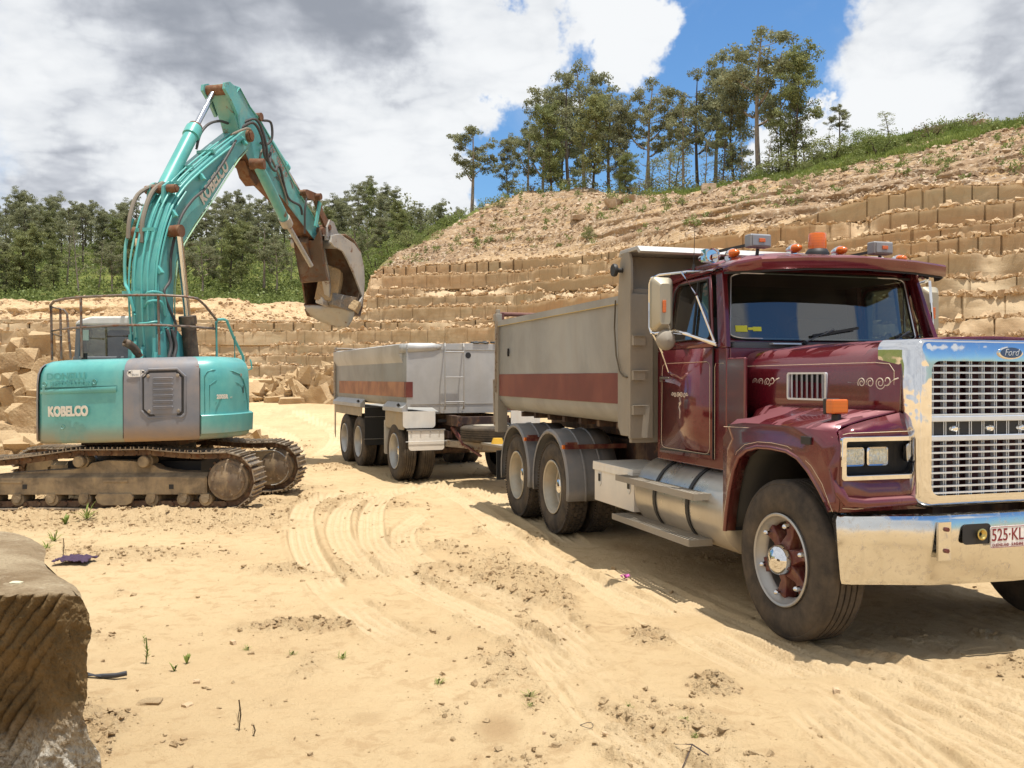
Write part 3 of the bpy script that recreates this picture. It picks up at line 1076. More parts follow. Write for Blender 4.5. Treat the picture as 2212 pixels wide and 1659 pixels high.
def hill_noise(x, y, z, az, t):
	left = sstep(-7.5, -9.5, az)                     # the mound and forest side
	d = (0.9 - 0.5 * sstep(8, 16, az)) * fbm(x * 0.10, y * 0.10, 0, 3, 400) + 0.42 * fbm(x * 0.45, y * 0.45, z * 0.4, 4, 410)
	rid = (1 - 2 * np.abs(fbm(x * 0.22 + z * 0.5, y * 0.22, z * 1.1, 4, 420)))
	d = d + 0.42 * rid * sstep(0, 0.6, t) * sstep(3.6, 2.4, t)
	mound = left * sstep(2.6, 1.6, t)
	d = d + mound * (0.75 * fbm(x * 0.16, y * 0.16, 0, 2, 430) + 0.35 * fbm(x * 0.7, y * 0.7, z * 0.7, 4, 440) - 0.1)
	return d * sstep(0.0, 0.35, t)
def build_hill():
	az = az_cols()
	ts = np.concatenate([np.linspace(0, 3.4, 150), np.linspace(3.4, 6, 50)[1:]])
	T, Az = np.meshgrid(ts, az, indexing='ij')
	T, Az = T.ravel(), Az.ravel()
	rr, z = hill_at(Az, T)
	rad = np.radians(Az)
	x, y = pol(rr, rad)
	d = hill_noise(x, y, z, Az, T)
	z = z + d
	la, lr, lz = LEDGES[-1][0], LEDGES[-1][1], LEDGES[-1][2]
	wj = sstep(0.30, 0.0, T)
	rr = rr * (1 - wj) + np.interp(Az, la, lr + 0.03) * wj
	z = z * (1 - wj) + np.interp(Az, la, lz + 0.02) * wj
	# strata ledges: push the slope into small steps
	st = np.sin((z + 0.5 * fbm(x * 0.1, y * 0.1, 0, 2, 450)) * 5.0)
	rr2 = rr + 0.45 * st * sstep(0.2, 0.6, T) * sstep(2.1, 1.3, T) * sstep(-0.4, 0.3, fbm(x * 0.08, y * 0.08, 0, 2, 460))
	x, y = pol(rr2, rad)
	left = sstep(-7.5, -9.0, Az)
	sandy = left * sstep(2.5, 1.7, T + 0.5 * fbm(x * .2, y * .2, 0, 2, 470)) + (1 - left) * sstep(0.5, 0.1, T) * 0.5
	vegr = np.interp(Az, [-8, -4, 0, 9.5, 11, 16, 26.5, 31], [1.6, 2.7, 3.2, 3.1, 2.9, 2.75, 2.85, 3.4])
	veg = sstep(-0.25, 0.25, T - vegr + 0.8 * fbm(x * .25, y * .25, 0, 3, 480)) * (1 - left) + left * sstep(2.2, 2.6, T + 0.4 * fbm(x * .2, y * .2, 0, 2, 490))
	o = np_mesh('hill', np.stack([x, y, z], 1), grid_quads(len(ts), len(az)), M_HILL, {'veg': veg, 'sandy': sandy})
	tag(o, kind='structure')
build_hill()
def hill_pt(dx, t):
	"""a point on the hill under picture column dx, row parameter t"""
	az = math.degrees(math.atan((dx - 1106) / 2000))
	A, T = np.array([az]), np.array([float(t)])
	r, z = hill_at(A, T)
	x, y = pol(r, np.array([R(az)]))
	z = z + hill_noise(x, y, z, A, T)
	return float(x[0]), float(y[0]), float(z[0])
# ------------------------------------------------------------------ loose stone, as heaps nobody could count
ICO_V = None
def rock_cloud(name, C, S, mat, seed, flat=0.7, sharp=False):
	"""many small stones: jittered cuboids with cut corners, one mesh"""
	rng = np.random.RandomState(seed)
	n = len(C)
	base = np.array([(sx, sy, sz) for sz in (-1, 1) for sy in (-1, 1) for sx in (-1, 1)], float)
	P = base[None] * (0.5 + 0.32 * (rng.rand(n, 8, 1) - 0.5)) + (rng.rand(n, 8, 3) - 0.5) * 0.42
	sc = S[:, None] * (0.6 + 0.8 * rng.rand(n, 3))
	sc[:, 2] *= flat
	P = P * sc[:, None, :]
	a, b, c = rng.rand(3, n) * 6.28
	b = (b - 3.14) * 0.25
	ca, sa, cb, sb = np.cos(a), np.sin(a), np.cos(b), np.sin(b)
	x, y, z = P[..., 0], P[..., 1], P[..., 2]
	x, z = x * cb[:, None] - z * sb[:, None], x * sb[:, None] + z * cb[:, None]
	x, y = x * ca[:, None] - y * sa[:, None], x * sa[:, None] + y * ca[:, None]
	P = np.stack([x, y, z], -1) + C[:, None, :]
	q = np.array([(0, 2, 3, 1), (4, 5, 7, 6), (0, 1, 5, 4), (2, 6, 7, 3), (0, 4, 6, 2), (1, 3, 7, 5)])
	F = (q[None] + (np.arange(n) * 8)[:, None, None]).reshape(-1, 4)
	o = np_mesh(name, P.reshape(-1, 3), F, mat, smooth=False)
	return o
def build_rubble():
	rng = np.random.RandomState(12)
	C, S = [], []
	for k, (az, rk, zt, h, s) in enumerate(LEDGES):
		n = 5200
		a = rng.uniform(-33, 33, n)
		i = np.clip(np.searchsorted(az, a), 0, len(az) - 1)
		ok = (h[i] > 0.45)
		dens = sstep(-0.35, 0.35, fbm(s[i] * 0.25, k * 3.1, 0, 3, 500))
		ok &= rng.rand(n) < dens * 0.8 + 0.22
		i = i[ok]
		m = len(i)
		d = rng.rand(m) ** 2.2 * 0.9
		rr = rk[i] + 0.12 + d
		rd = np.radians(az[i])
		sz = 0.05 + 0.30 * rng.rand(m) ** 4.0
		C.append(np.stack([*pol(rr, rd), zt[i] + sz * 0.25 + 0.14 * rng.rand(m) * (1 - d)], 1))
		S.append(sz)
		# fallen stones at the foot of the course
	C, S = np.concatenate(C), np.concatenate(S)
	o = rock_cloud('ledge_rubble', C, S, M_RUB, 3)
	tag(o, 'broken sandstone rubble strewn along the quarry ledges', 'rubble', kind='stuff')
	# hill slope stones
	n = 25000
	a = rng.uniform(-8.4, 31, n)
	t = rng.rand(n) * 3.3
	dens = sstep(-0.3, 0.3, fbm(a * 0.9, t * 3.0, 0, 4, 520))
	ok = rng.rand(n) < 0.25 + 0.75 * dens
	vr = np.interp(a, [-8, -4, 0, 9.5, 11, 16, 26.5, 31], [1.6, 2.7, 3.3, 3.1, 2.8, 2.7, 2.8, 3.3])
	ok &= t < vr
	a, t = a[ok], t[ok]
	r, z = hill_at(a, t)
	rd = np.radians(a)
	x, y = pol(r, rd)
	z = z + hill_noise(x, y, z, a, t)
	sz = 0.05 + 0.27 * rng.rand(len(a)) ** 6
	o = rock_cloud('slope_rubble', np.stack([x, y, z + sz * 0.1], 1), sz, M_RUB2, 4)
	tag(o, 'pale broken stones scattered over the rocky hill slope', 'rubble', kind='stuff')
	# spoil mound lumps on the left
	n = 2200
	a = rng.uniform(-33, -8.0, n)
	t = rng.rand(n) ** 1.3 * 2.2
	r, z = hill_at(a, t)
	rd = np.radians(a)
	x, y = pol(r, rd)
	z = z + hill_noise(x, y, z, a, t)
	sz = 0.05 + 0.30 * rng.rand(len(a)) ** 6.0
	o = rock_cloud('spoil_rubble', np.stack([x, y, z + sz * 0.1], 1), sz, M_RUB, 5)
	tag(o, 'light sandy rubble heaped on top of the left quarry wall', 'rubble', kind='stuff')
	# clods on the floor
	n = 330000
	y = 3.0 + 21 * rng.rand(n) ** 1.5
	x = (rng.rand(n) * 2 - 1) * y * 0.60
	z, rg, tr = ground_fields(x, y)
	ok = rng.rand(n) < (0.006 + 0.42 * rg ** 1.8) * (1 - tr * 0.95)
	x, y, z = x[ok], y[ok], z[ok]
	sz = (0.005 + 0.020 * rng.rand(len(x)) ** 5.0) * (1 + 0.04 * y)
	o = rock_cloud('soil_clods', np.stack([x, y, z + sz * 0.15], 1), sz, M_CLOD, 6, flat=0.55)
	tag(o, 'small sandy clods and crumbs on the quarry floor', 'clods', kind='stuff')
	# foot of the far wall and floor rubble
	n = 5200
	az = LEDGES[0][0]
	a = rng.uniform(-33, 33, n)
	rr = np.interp(a, az, R0(az)) - rng.rand(n) ** 2.0 * 9.0
	rd = np.radians(a)
	x, y = pol(rr, rd)
	z, _, _ = ground_fields(x, y, False)
	sz = 0.05 + 0.45 * rng.rand(n) ** 6.0
	o = rock_cloud('floor_rubble', np.stack([x, y, z + sz * 0.15], 1), sz, M_RUB, 8)
	tag(o, 'stones lying along the foot of the quarry walls', 'rubble', kind='stuff')
M_RUB2 = stone_mat('slope_stone', (0.54, 0.44, 0.33), (0.34, 0.23, 0.14), 0.7)
build_rubble()
# ================================================================== vehicle materials
def maroon_mat():
	m = NT('maroon_paint')
	n = m.noise(1.6, 7, 0.6, 0.4)
	st = m.noise(3.0, 6, 0.65, vscale=(1, 1, 0.2))
	v = m.n('ShaderNodeTexVoronoi')
	v.inputs['Scale'].default_value = 420
	m.l(m.obj(), v.inputs['Vector'])
	c = m.mix(v.outputs['Color'], (0.078, 0.003, 0.009), (0.145, 0.008, 0.020))
	# peeling, faded clear coat on the upward faces of the bonnet and guards
	g = m.n('ShaderNodeNewGeometry')
	sp = m.n('ShaderNodeSeparateXYZ')
	m.l(g.outputs['Normal'], sp.inputs[0])
	up = m.rng(sp.outputs[2], 0.55, 0.85)
	pn = m.noise(2.2, 3, 0.55, 0.35, vscale=(2.2, 0.8, 1))
	peel = m.math('MULTIPLY', m.rng(pn, 0.50, 0.515), up)
	c = m.mix(m.math('MULTIPLY', peel, 0.55), c, (0.30, 0.12, 0.14))
	f = m.math('MULTIPLY', m.rng(m.math('ADD', m.math('MULTIPLY', n, .6), m.math('MULTIPLY', st, .4)), 0.42, 0.75), 0.09)
	f = m.math('ADD', f, m.math('MULTIPLY', up, 0.03))
	spz = m.n('ShaderNodeSeparateXYZ')
	m.l(m.obj(), spz.inputs[0])
	low = m.math('MULTIPLY', m.rng(spz.outputs[2], 0.9, 1.45, 0.13, 0.0), m.rng(n, 0.3, 0.6, 0.4, 1.0))
	f = m.math('ADD', f, low)
	c = m.mix(f, c, DUST)
	m.set(col=c, rough=m.math('ADD', m.math('ADD', m.math('MULTIPLY', f, 0.8), m.math('MULTIPLY', peel, 0.22)), 0.20, True), coat=m.math('SUBTRACT', 0.8, m.math('MULTIPLY', peel, 0.7)), coatr=0.07, metal=0.25)
	m.bump(m.noise(30, 3, 0.6), 0.03, 0.01)
	return m.mat
def tyre_mat():
	m = NT('tyre_rubber')
	n = m.noise(5, 7, 0.65)
	f = m.noise(60, 3, 0.6)
	c = m.mix(m.rng(n, 0.25, 0.75), (0.035, 0.031, 0.028), (0.115, 0.088, 0.062))
	m.set(col=c, rough=0.85, spec=0.25)
	m.bump(f, 0.25, 0.004)
	return m.mat
def alu_mat(name, col=(0.60, 0.60, 0.59), rough=0.42, dirt=0.35, low=None, mt=0.6):
	"""dull, scratched aluminium sheet"""
	m = NT(name)
	n = m.noise(1.1, 7, 0.6, 0.5)
	st = m.noise(2.6, 7, 0.65, vscale=(1, 1, 0.12))
	sc = m.noise(26, 4, 0.65, vscale=(1, 1, 0.3))
	c = m.mix(m.rng(n, 0.3, 0.7), tuple(v * 0.82 for v in col), tuple(min(1, v * 1.1) for v in col))
	f = m.math('MULTIPLY', m.rng(st, 0.30, 0.85), dirt)
	if low:
		sp = m.n('ShaderNodeSeparateXYZ')
		m.l(m.obj(), sp.inputs[0])
		f = m.math('MAXIMUM', f, m.math('MULTIPLY', m.rng(sp.outputs[2], low[0], low[1], 1, 0), m.rng(n, 0.2, 0.6, 0.4, 0.85)))
	c = m.mix(f, c, (0.36, 0.29, 0.20))
	m.set(col=c, rough=m.math('ADD', m.math('MULTIPLY', m.math('ADD', f, m.math('MULTIPLY', sc, 0.35)), 0.5), rough - 0.08), metal=m.math('SUBTRACT', mt, m.math('MULTIPLY', f, mt * 0.8)))
	m.bump(m.math('ADD', m.math('MULTIPLY', m.noise(1.4, 2), 1.0), m.math('MULTIPLY', sc, 0.04)), 0.04, 0.05)
	return m.mat
def glass_mat(name, tint=(0.33, 0.40, 0.38), thick=0.5):
	m = NT(name)
	N = m.nt.nodes
	tr = N.new('ShaderNodeBsdfTransparent')
	tr.inputs[0].default_value = tuple(tint) + (1,)
	gl = N.new('ShaderNodeBsdfGlossy')
	gl.inputs[0].default_value = (0.95, 0.97, 1, 1)
	gl.inputs['Roughness'].default_value = 0.015
	lf = N.new('ShaderNodeLayerWeight')
	lf.inputs[0].default_value = 0.5
	lw = N.new('ShaderNodeMath')
	lw.operation = 'POWER'
	m.l(lf.outputs['Facing'], lw.inputs[0])
	lw.inputs[1].default_value = 4.0
	fx = N.new('ShaderNodeMath')
	fx.operation = 'MULTIPLY_ADD'
	m.l(lw.outputs[0], fx.inputs[0])
	fx.inputs[1].default_value = 1.0
	fx.inputs[2].default_value = 0.11
	mx = N.new('ShaderNodeMixShader')
	m.l(fx.outputs[0], mx.inputs[0])
	m.l(tr.outputs[0], mx.inputs[1])
	m.l(gl.outputs[0], mx.inputs[2])
	df = N.new('ShaderNodeBsdfDiffuse')
	df.inputs[0].default_value = (0.5, 0.42, 0.3, 1)
	mx2 = N.new('ShaderNodeMixShader')
	nn = m.rng(m.noise(3, 7, 0.6), 0.4, 0.8, 0.015, 0.07)
	m.l(nn, mx2.inputs[0])
	m.l(mx.outputs[0], mx2.inputs[1])
	m.l(df.outputs[0], mx2.inputs[2])
	m.l(mx2.outputs[0], m.out.inputs[0])
	return m.mat
M_MAR = maroon_mat()
M_CHR = chrome('chrome', wob=0.05, dirt=0.15)
M_CHRB = chrome('bumper_chrome', (0.68, 0.67, 0.64), 0.14, 0.10, 0.5, 2.2)
M_TYRE = tyre_mat()
M_RIMW = paint('rim_cream', (0.42, 0.38, 0.30), 0.4, 0.3, dirt=0.5, dscale=6)
M_RIMA = alu_mat('rim_silver', (0.45, 0.44, 0.42), 0.35, 0.4)
M_SPID = paint('spider_maroon', (0.11, 0.018, 0.016), 0.4, dirt=0.45, dscale=9, rust=0.35)
M_BLACK = simple('black_steel', (0.018, 0.017, 0.017), 0.55)
M_BLKR = simple('black_rubber', (0.02, 0.02, 0.02), 0.8)
M_DARK = simple('dark_interior', (0.03, 0.03, 0.032), 0.8)
M_GRYI = simple('cab_trim_grey', (0.10, 0.10, 0.105), 0.8)
M_CHAS = paint('chassis_brown', (0.045, 0.022, 0.018), 0.7, dirt=0.45, dscale=4, rust=0.4)
M_STEEL = paint('worn_steel', (0.30, 0.26, 0.21), 0.55, 0.4, dirt=0.5, dscale=5, rust=0.5)
M_ALU = alu_mat('tray_aluminium', (0.33, 0.325, 0.305), 0.7, 0.28, mt=0.2)
M_ALUB = alu_mat('bright_aluminium', (0.47, 0.465, 0.45), 0.5, 0.3, mt=0.35)
M_ALUD = alu_mat('dusty_aluminium', (0.29, 0.26, 0.215), 0.7, 0.6, mt=0.2)
M_MIR = alu_mat('mirror_shell', (0.40, 0.36, 0.27), 0.38, 0.4, mt=0.6)
M_LAMPG = alu_mat('lamp_grey', (0.26, 0.27, 0.29), 0.45, 0.3, mt=0.4)
M_TANK = alu_mat('tank_aluminium', (0.50, 0.48, 0.44), 0.25, 0.35, low=(0.35, 0.7), mt=0.8)
M_WHITE = paint('white_paint', (0.72, 0.69, 0.62), 0.4, dirt=0.35, dscale=3, low=(0.45, 0.95, 0.4))
M_STRIPE = paint('stripe_maroon', (0.145, 0.030, 0.022), 0.5, dirt=0.30, dscale=2, dirtcol=(0.33, 0.16, 0.09))
M_STRIPE2 = paint('stripe_faded', (0.30, 0.12, 0.065), 0.5, dirt=0.7, dscale=2.4, dirtcol=(0.50, 0.29, 0.15), var=0.3)
M_MUDG = paint('mudguard_grey', (0.20, 0.20, 0.205), 0.6, dirt=0.25, dscale=3)
M_MUD2 = paint('mudguard_beige', (0.34, 0.28, 0.19), 0.7, dirt=0.6, dscale=3)
M_AMB = amber('amber_lens')
M_PIN = simple('pinstripe_cream', (0.72, 0.60, 0.42), 0.5)
M_SCROLL = simple('scroll_decal', (0.66, 0.58, 0.47), 0.5)
M_PLATE = simple('plate_white', (0.78, 0.76, 0.72), 0.4)
M_PLTXT = simple('plate_maroon', (0.22, 0.015, 0.02), 0.5)
M_BADGE = simple('badge_blue', (0.015, 0.035, 0.12), 0.2, coat=1.0)
M_SILV = simple('silver_paint', (0.62, 0.65, 0.70), 0.3, 0.5)
M_GLS = glass_mat('window_glass')
M_LENS = glass_mat('lamp_glass', (0.85, 0.88, 0.88))
M_REFL = chrome('lamp_reflector', (0.9, 0.9, 0.86), 0.35, 0.35, 0, 30)
M_YEL = simple('yellow_sticker', (0.62, 0.62, 0.04), 0.6)
M_DARKR = simple('engine_maroon', (0.05, 0.008, 0.014), 0.6)
# ================================================================== wheels
def tyre_profile(r, w, rr):
	"""closed lathe profile (axial, radius) of a tyre: tread radius r, width w, bead radius rr; axial 0 = outer face"""
	return [(0.035, rr), (0.012, rr + 0.02), (0.0, rr + (r - rr) * 0.35), (0.002, rr + (r - rr) * 0.62), (0.012, rr + (r - rr) * 0.80),
			(0.022, rr + (r - rr) * 0.86), (0.020, r - 0.030), (0.030, r - 0.008), (0.045, r),
			(w - 0.045, r), (w - 0.03, r - 0.008), (w - 0.02, r - 0.03), (w - 0.012, rr + (r - rr) * 0.8), (w, rr + (r - rr) * 0.4), (w - 0.012, rr + .02), (w - 0.035, rr)]
def make_tyre(name, parent, org, axis, r, w, rr, lug=False, ribs=5, mat=None, n=64):
	"""org: centre of the outer face; axis points inwards"""
	mb = MB()
	prof = tyre_profile(r, w, rr)
	# cut straight grooves
	head, tail = prof[:9], prof[9:]
	mid = []
	x0, x1 = 0.045, w - 0.045
	ng = 4 if not lug else 2
	for k in range(ng):
		c = x0 + (x1 - x0) * (k + 1) / (ng + 1)
		g = 0.006
		mid += [(c - g, r), (c - g * 0.7, r - 0.014), (c + g * 0.7, r - 0.014), (c + g, r)]
	mb.lathe(head + mid + tail, org, axis, n)
	if lug:
		# drive tread: staggered blocks standing on the crown
		a, b = frame_for(axis)
		ax = Vector(axis).normalized()
		org_ = Vector(org)
		rows = 4
		nb = 44
		for q in range(rows):
			c = x0 + (x1 - x0) * (q + 0.5) / rows
			for i in range(nb):
				t = 2 * math.pi * (i + 0.5 * (q % 2)) / nb
				er = a * math.cos(t) + b * math.sin(t)
				et = ax.cross(er).normalized()
				M = Matrix((ax, et, er)).transposed()
				mb.obox(org_ + ax * c + er * (r + 0.001), ((x1 - x0) / rows - 0.012, 2 * math.pi * r / nb * 0.76, 0.018), M)
		for i in range(90):
			t = 2 * math.pi * i / 90
			er = a * math.cos(t) + b * math.sin(t)
			et = ax.cross(er).normalized()
			M = Matrix((ax, et, er)).transposed()
			mb.obox(org_ + ax * 0.022 + er * (r - 0.016), (0.022, 2 * math.pi * r / 90 * 0.55, 0.030), M)
	o = mb.build(name, mat or M_TYRE, parent, smooth=40)
	# raised rings on the sidewall
	return o
def rim_dish(parent, org, axis, rr, depth, mat, name='rim'):
	"""deep-dish rim seen from outside: lip, barrel, disc at the given depth"""
	mb = MB()
	mb.lathe([(0.03, rr + 0.004), (0.004, rr + 0.012), (0.0, rr + 0.004), (0.008, rr - 0.012), (0.03, rr - 0.018), (0.05, rr - 0.035), (depth * 0.75, rr - 0.04),
			  (depth * 0.80, rr - 0.055), (depth * 0.92, rr - 0.06), (depth, rr - 0.085), (depth + 0.01, 0.10)], org, axis, 48)
	return mb.build(name, mat, parent, smooth=40)
def single_wheel(parent, c, s):
	"""steer wheel with spider hub. c: (x, z); s: -1 near side. y of outer tyre face given"""
	x, yo, z = c
	ax = (0, -s, 0)
	w = empty('wheel', (0, 0, 0), 0, parent)
	make_tyre('tyre', w, (x, yo, z), ax, 0.535, 0.30, 0.298)
	mb = MB()
	mb.lathe([(0.035, 0.30), (0.0, 0.312), (-0.006, 0.305), (0.0, 0.292), (0.03, 0.282), (0.045, 0.262), (0.075, 0.252), (0.10, 0.262), (0.26, 0.27)], (x, yo, z), ax, 64)
	mb.build('rim', M_RIMA, w, smooth=40)
	# six-arm spider
	sp = MB()
	A = Vector(ax)
	for k in range(6):
		t = R(60 * k + 18)
		d = Vector((math.cos(t), 0, math.sin(t)))
		e = Vector((-math.sin(t), 0, math.cos(t)))
		o = Vector((x, yo, z))
		ring0 = [o + A * 0.02 + d * 0.08 + e * 0.055, o + A * 0.02 + d * 0.08 - e * 0.055, o + A * 0.16 + d * 0.08 - e * 0.065, o + A * 0.16 + d * 0.08 + e * 0.065]
		ring1 = [o + A * 0.055 + d * 0.165 + e * 0.036, o + A * 0.055 + d * 0.165 - e * 0.036, o + A * 0.15 + d * 0.165 - e * 0.05, o + A * 0.15 + d * 0.165 + e * 0.05]
		ring2 = [o + A * 0.045 + d * 0.256 + e * 0.050, o + A * 0.045 + d * 0.256 - e * 0.050, o + A * 0.13 + d * 0.256 - e * 0.06, o + A * 0.13 + d * 0.256 + e * 0.06]
		sp.grid([ring0, ring1, ring2], closed=True)
		sp.add(ring2, [(0, 1, 2, 3)])
	sp.lathe([(0.0, 0.0), (0.0, 0.085), (0.02, 0.105), (0.16, 0.115), (0.2, 0.13)], (x, yo, z), ax, 32)
	sp.build('wheel_spider', M_SPID, w, bevel=0.008, smooth=50)
	bk = MB()
	bk.cyl(Vector((x, yo, z)) + A * 0.17, Vector((x, yo, z)) + A * 0.27, 0.255, n=32)
	bk.build('brake_drum', M_BLACK, w)
	nb = MB()
	for k in range(6):
		t = R(60 * k + 18)
		p = Vector((x + math.cos(t) * 0.235, yo, z + math.sin(t) * 0.235))
		nb.cyl(p + A * 0.05, p + A * 0.012, 0.019, n=10)
		nb.lathe([(0.012, 0.019), (0.0, 0.016), (-0.008, 0.008), (-0.010, 0.0)], p, A, 10)
	nb.build('wheel_nuts', M_CHR, w)
	hb = MB()
	hb.lathe([(0.02, 0.104), (-0.01, 0.102), (-0.038, 0.088), (-0.058, 0.055), (-0.066, 0.0)], (x, yo, z), ax, 32)
	hb.build('hub_cap', M_CHR, w, smooth=60)
	return w
def dual_wheel(parent, c, s, lug=True, rimmat=None, r=0.52, dusty=None):
	x, yo, z = c
	ax = (0, -s, 0)
	w = empty('wheel', (0, 0, 0), 0, parent)
	make_tyre('tyre', w, (x, yo, z), ax, r, 0.275, 0.296, lug=lug, mat=dusty)
	make_tyre('tyre', w, (x, yo - s * 0.325, z), ax, r, 0.275, 0.296, lug=lug, mat=dusty)
	rim_dish(w, (x, yo, z), ax, 0.292, 0.19, rimmat or M_RIMW)
	hb = MB()
	hb.lathe([(0.20, 0.12), (0.12, 0.098), (0.09, 0.092), (0.075, 0.078), (0.066, 0.045), (0.064, 0.0)], (x, yo, z), ax, 24)
	hb.build('hub_cap', M_CHR, w, smooth=50)
	nb = MB()
	for k in range(10):
		t = R(36 * k)
		p = Vector((x + math.cos(t) * 0.155, yo, z + math.sin(t) * 0.155))
		A = Vector(ax)
		nb.cyl(p + A * 0.20, p + A * 0.15, 0.014, n=8)
	nb.build('wheel_nuts', M_CHR, w)
	return w
def scroll(mb, pts, r, axis_y, n=6):
	mb.tube([(p[0], axis_y, p[1]) for p in pts], r, n)
def spiral(cx, cz, r0, r1, turns, a0, n=26, sgn=1):
	out = []
	for k in range(n + 1):
		t = k / n
		a = R(a0) + sgn * turns * 2 * math.pi * t
		r = r0 + (r1 - r0) * t
		out.append((cx + r * math.cos(a), cz + r * math.sin(a)))
	return out
# ================================================================== the maroon tipper truck
def build_truck():
	T = empty('tipper_truck', (2.936, 6.545, 0), R(17.2 - 90))
	tag(T, 'maroon bonneted tipper truck with chrome grille and grey aluminium tray', 'truck')
	# local axes: x forward from the steer axle, y to the vehicle's left, z up. The side seen in the photograph is y < 0.
	ch = MB()
	for s in (-1, 1):
		ch.box(0.55, -7.0, s * 0.36, s * 0.44, 0.80, 1.06)
	for x in (0.4, -0.9, -2.2, -3.5, -4.4, -5.1, -5.9, -6.9):
		ch.box(x - 0.05, x + 0.05, -0.40, 0.40, 0.82, 1.02)
	ch.box(-6.75, -7.15, -0.5, 0.5, 0.62, 1.0)
	ch.build('chassis', M_CHAS, T, bevel=0.006)
	ax = MB()
	ax.cyl((0, -0.95, 0.50), (0, 0.95, 0.50), 0.06, n=12)
	for x in (-4.45, -5.78):
		ax.cyl((x, -0.85, 0.52), (x, 0.85, 0.52), 0.09, n=12)
		ax.lathe([(-0.2, 0.0), (-0.18, 0.16), (0, 0.23), (0.18, 0.16), (0.2, 0.0)], (x, 0, 0.52), (1, 0, 0), 20)
	for s in (-1, 1):
		ax.box(-0.6, 0.6, s * 0.40 - 0.04, s * 0.40 + 0.04, 0.56, 0.64)
		ax.obox((-5.1, s * 0.5, 0.62), (1.5, 0.09, 0.14))
	ax.cyl((-1.0, 0, 0.66), (-4.3, 0, 0.56), 0.05, n=10)
	ax.build('axles', M_CHAS, T)
	eng = MB()
	eng.box(-0.9, 0.3, -0.36, 0.36, 0.75, 1.5)
	eng.box(0.32, 0.44, -0.56, 0.56, 0.95, 1.85)
	eng.build('engine', M_DARKR, T)
	rad = MB()
	rad.box(0.46, 0.50, -0.60, 0.60, 0.98, 1.86)
	for k in range(7):
		yy = -0.5 + k * 0.165
		rad.box(0.50, 0.53, yy, yy + 0.05, 0.98, 1.86)
	rad.build('radiator', M_DARKR, T)
	# ---------------- wheels
	single_wheel(T, (0.0, -1.20, 0.528), -1)
	single_wheel(T, (0.0, 1.20, 0.528), 1)
	for x in (-4.45, -5.78):
		for s in (-1, 1):
			dual_wheel(T, (x, s * 1.23, 0.515), s, True)
	# ---------------- bonnet: cross sections from the cowl to the grille
	xs = [-1.16, -1.0, -0.6, -0.1, 0.30, 0.60]
	rows = []
	for x in xs:
		t = (x + 1.16) / 1.76
		ws = 0.93 - 0.20 * t ** 0.8           # half width of the side panel
		wt = ws - 0.10                        # half width of the top
		zt = 2.005 + 0.000 * t                # top in the middle
		ze = 1.955 - 0.01 * (1 - t)
		zb = 1.47 + 0.02 * t
		pts = [(x, -ws - 0.012, zb), (x, -ws - 0.008, 1.60), (x, -ws, 1.78), (x, -ws + 0.02, 1.86), (x, -wt - 0.02, 1.925), (x, -wt + 0.04, ze), (x, -0.35, zt - 0.008), (x, 0, zt)]
		pts = pts + [(p[0], -p[1], p[2]) for p in pts[-2::-1]]
		rows.append(pts)
	hd = MB()
	hd.grid(rows)
	hood = hd.build('bonnet', M_MAR, T, smooth=50, solid=0.02)
	# cowl panel below the windscreen
	cw = MB()
	cw.prism([(-1.13, -0.97, 1.90), (-1.13, -0.93, 2.02), (-1.13, 0.93, 2.02), (-1.13, 0.97, 1.90)], (-0.14, 0, 0))
	cw.build('cowl', M_MAR, T, bevel=0.02)
	# ---------------- guards (fenders), one each side
	def guard(s):
		g = MB()
		yo = 1.205
		# arch curve (front bottom, over the wheel, rear bottom) and matching outer boundary, in (x, z)
		arch = [(0.575, 0.935), (0.54, 0.985), (0.47, 1.06), (0.36, 1.16), (0.25, 1.23), (0.13, 1.265), (-0.05, 1.275), (-0.22, 1.27), (-0.36, 1.24), (-0.47, 1.18), (-0.54, 1.08), (-0.60, 0.92), (-0.645, 0.75), (-0.665, 0.62)]
		outr = [(0.63, 0.935), (0.64, 1.0), (0.64, 1.10), (0.64, 1.22), (0.64, 1.34), (0.60, 1.415), (0.10, 1.425), (-0.20, 1.425), (-0.45, 1.42), (-0.62, 1.40), (-0.72, 1.30), (-0.72, 1.05), (-0.72, 0.85), (-0.72, 0.62)]
		rA = [(p[0], s * (yo + 0.02), p[1]) for p in arch]
		rM = [((p[0] * 0.7 + q[0] * 0.3), s * (yo + 0.015), (p[1] * 0.7 + q[1] * 0.3)) for p, q in zip(arch, outr)]
		rN = [((p[0] * 0.45 + q[0] * 0.55), s * yo, (p[1] * 0.45 + q[1] * 0.55)) for p, q in zip(arch, outr)]
		rO = [(p[0], s * (yo - 0.005), p[1]) for p in outr]
		rI = [(p[0] * 0.99 - 0.0, s * (yo - 0.06), p[1] + 0.0) for p in arch]
		g.grid([rI, rA, rM, rN, rO])
		# top surface: along x from front to rear
		top = outr[5:11]
		r1 = [(p[0], s * (yo - 0.005), p[1]) for p in top]
		r2 = [(p[0] - 0.015 * (i == 0), s * (yo - 0.06), min(p[1] + 0.035, 1.45)) for i, p in enumerate(top)]
		r3 = [(p[0] - 0.02 * (i == 0), s * 0.98, 1.49 if i < 4 else 1.47 - 0.03 * (i - 3)) for i, p in enumerate(top)]
		r4 = [(p[0] - 0.02 * (i == 0), s * (0.74 + 0.06 * i * 0.6), 1.535 if i < 5 else 1.50) for i, p in enumerate(top)]
		r5 = [(p[0] - 0.02 * (i == 0), s * (0.66 + 0.04 * i), 1.55 if i < 5 else 1.5) for i, p in enumerate(top)]
		g.grid([r1, r2, r3, r4, r5])
		# front face with the headlamp opening
		xf = 0.64
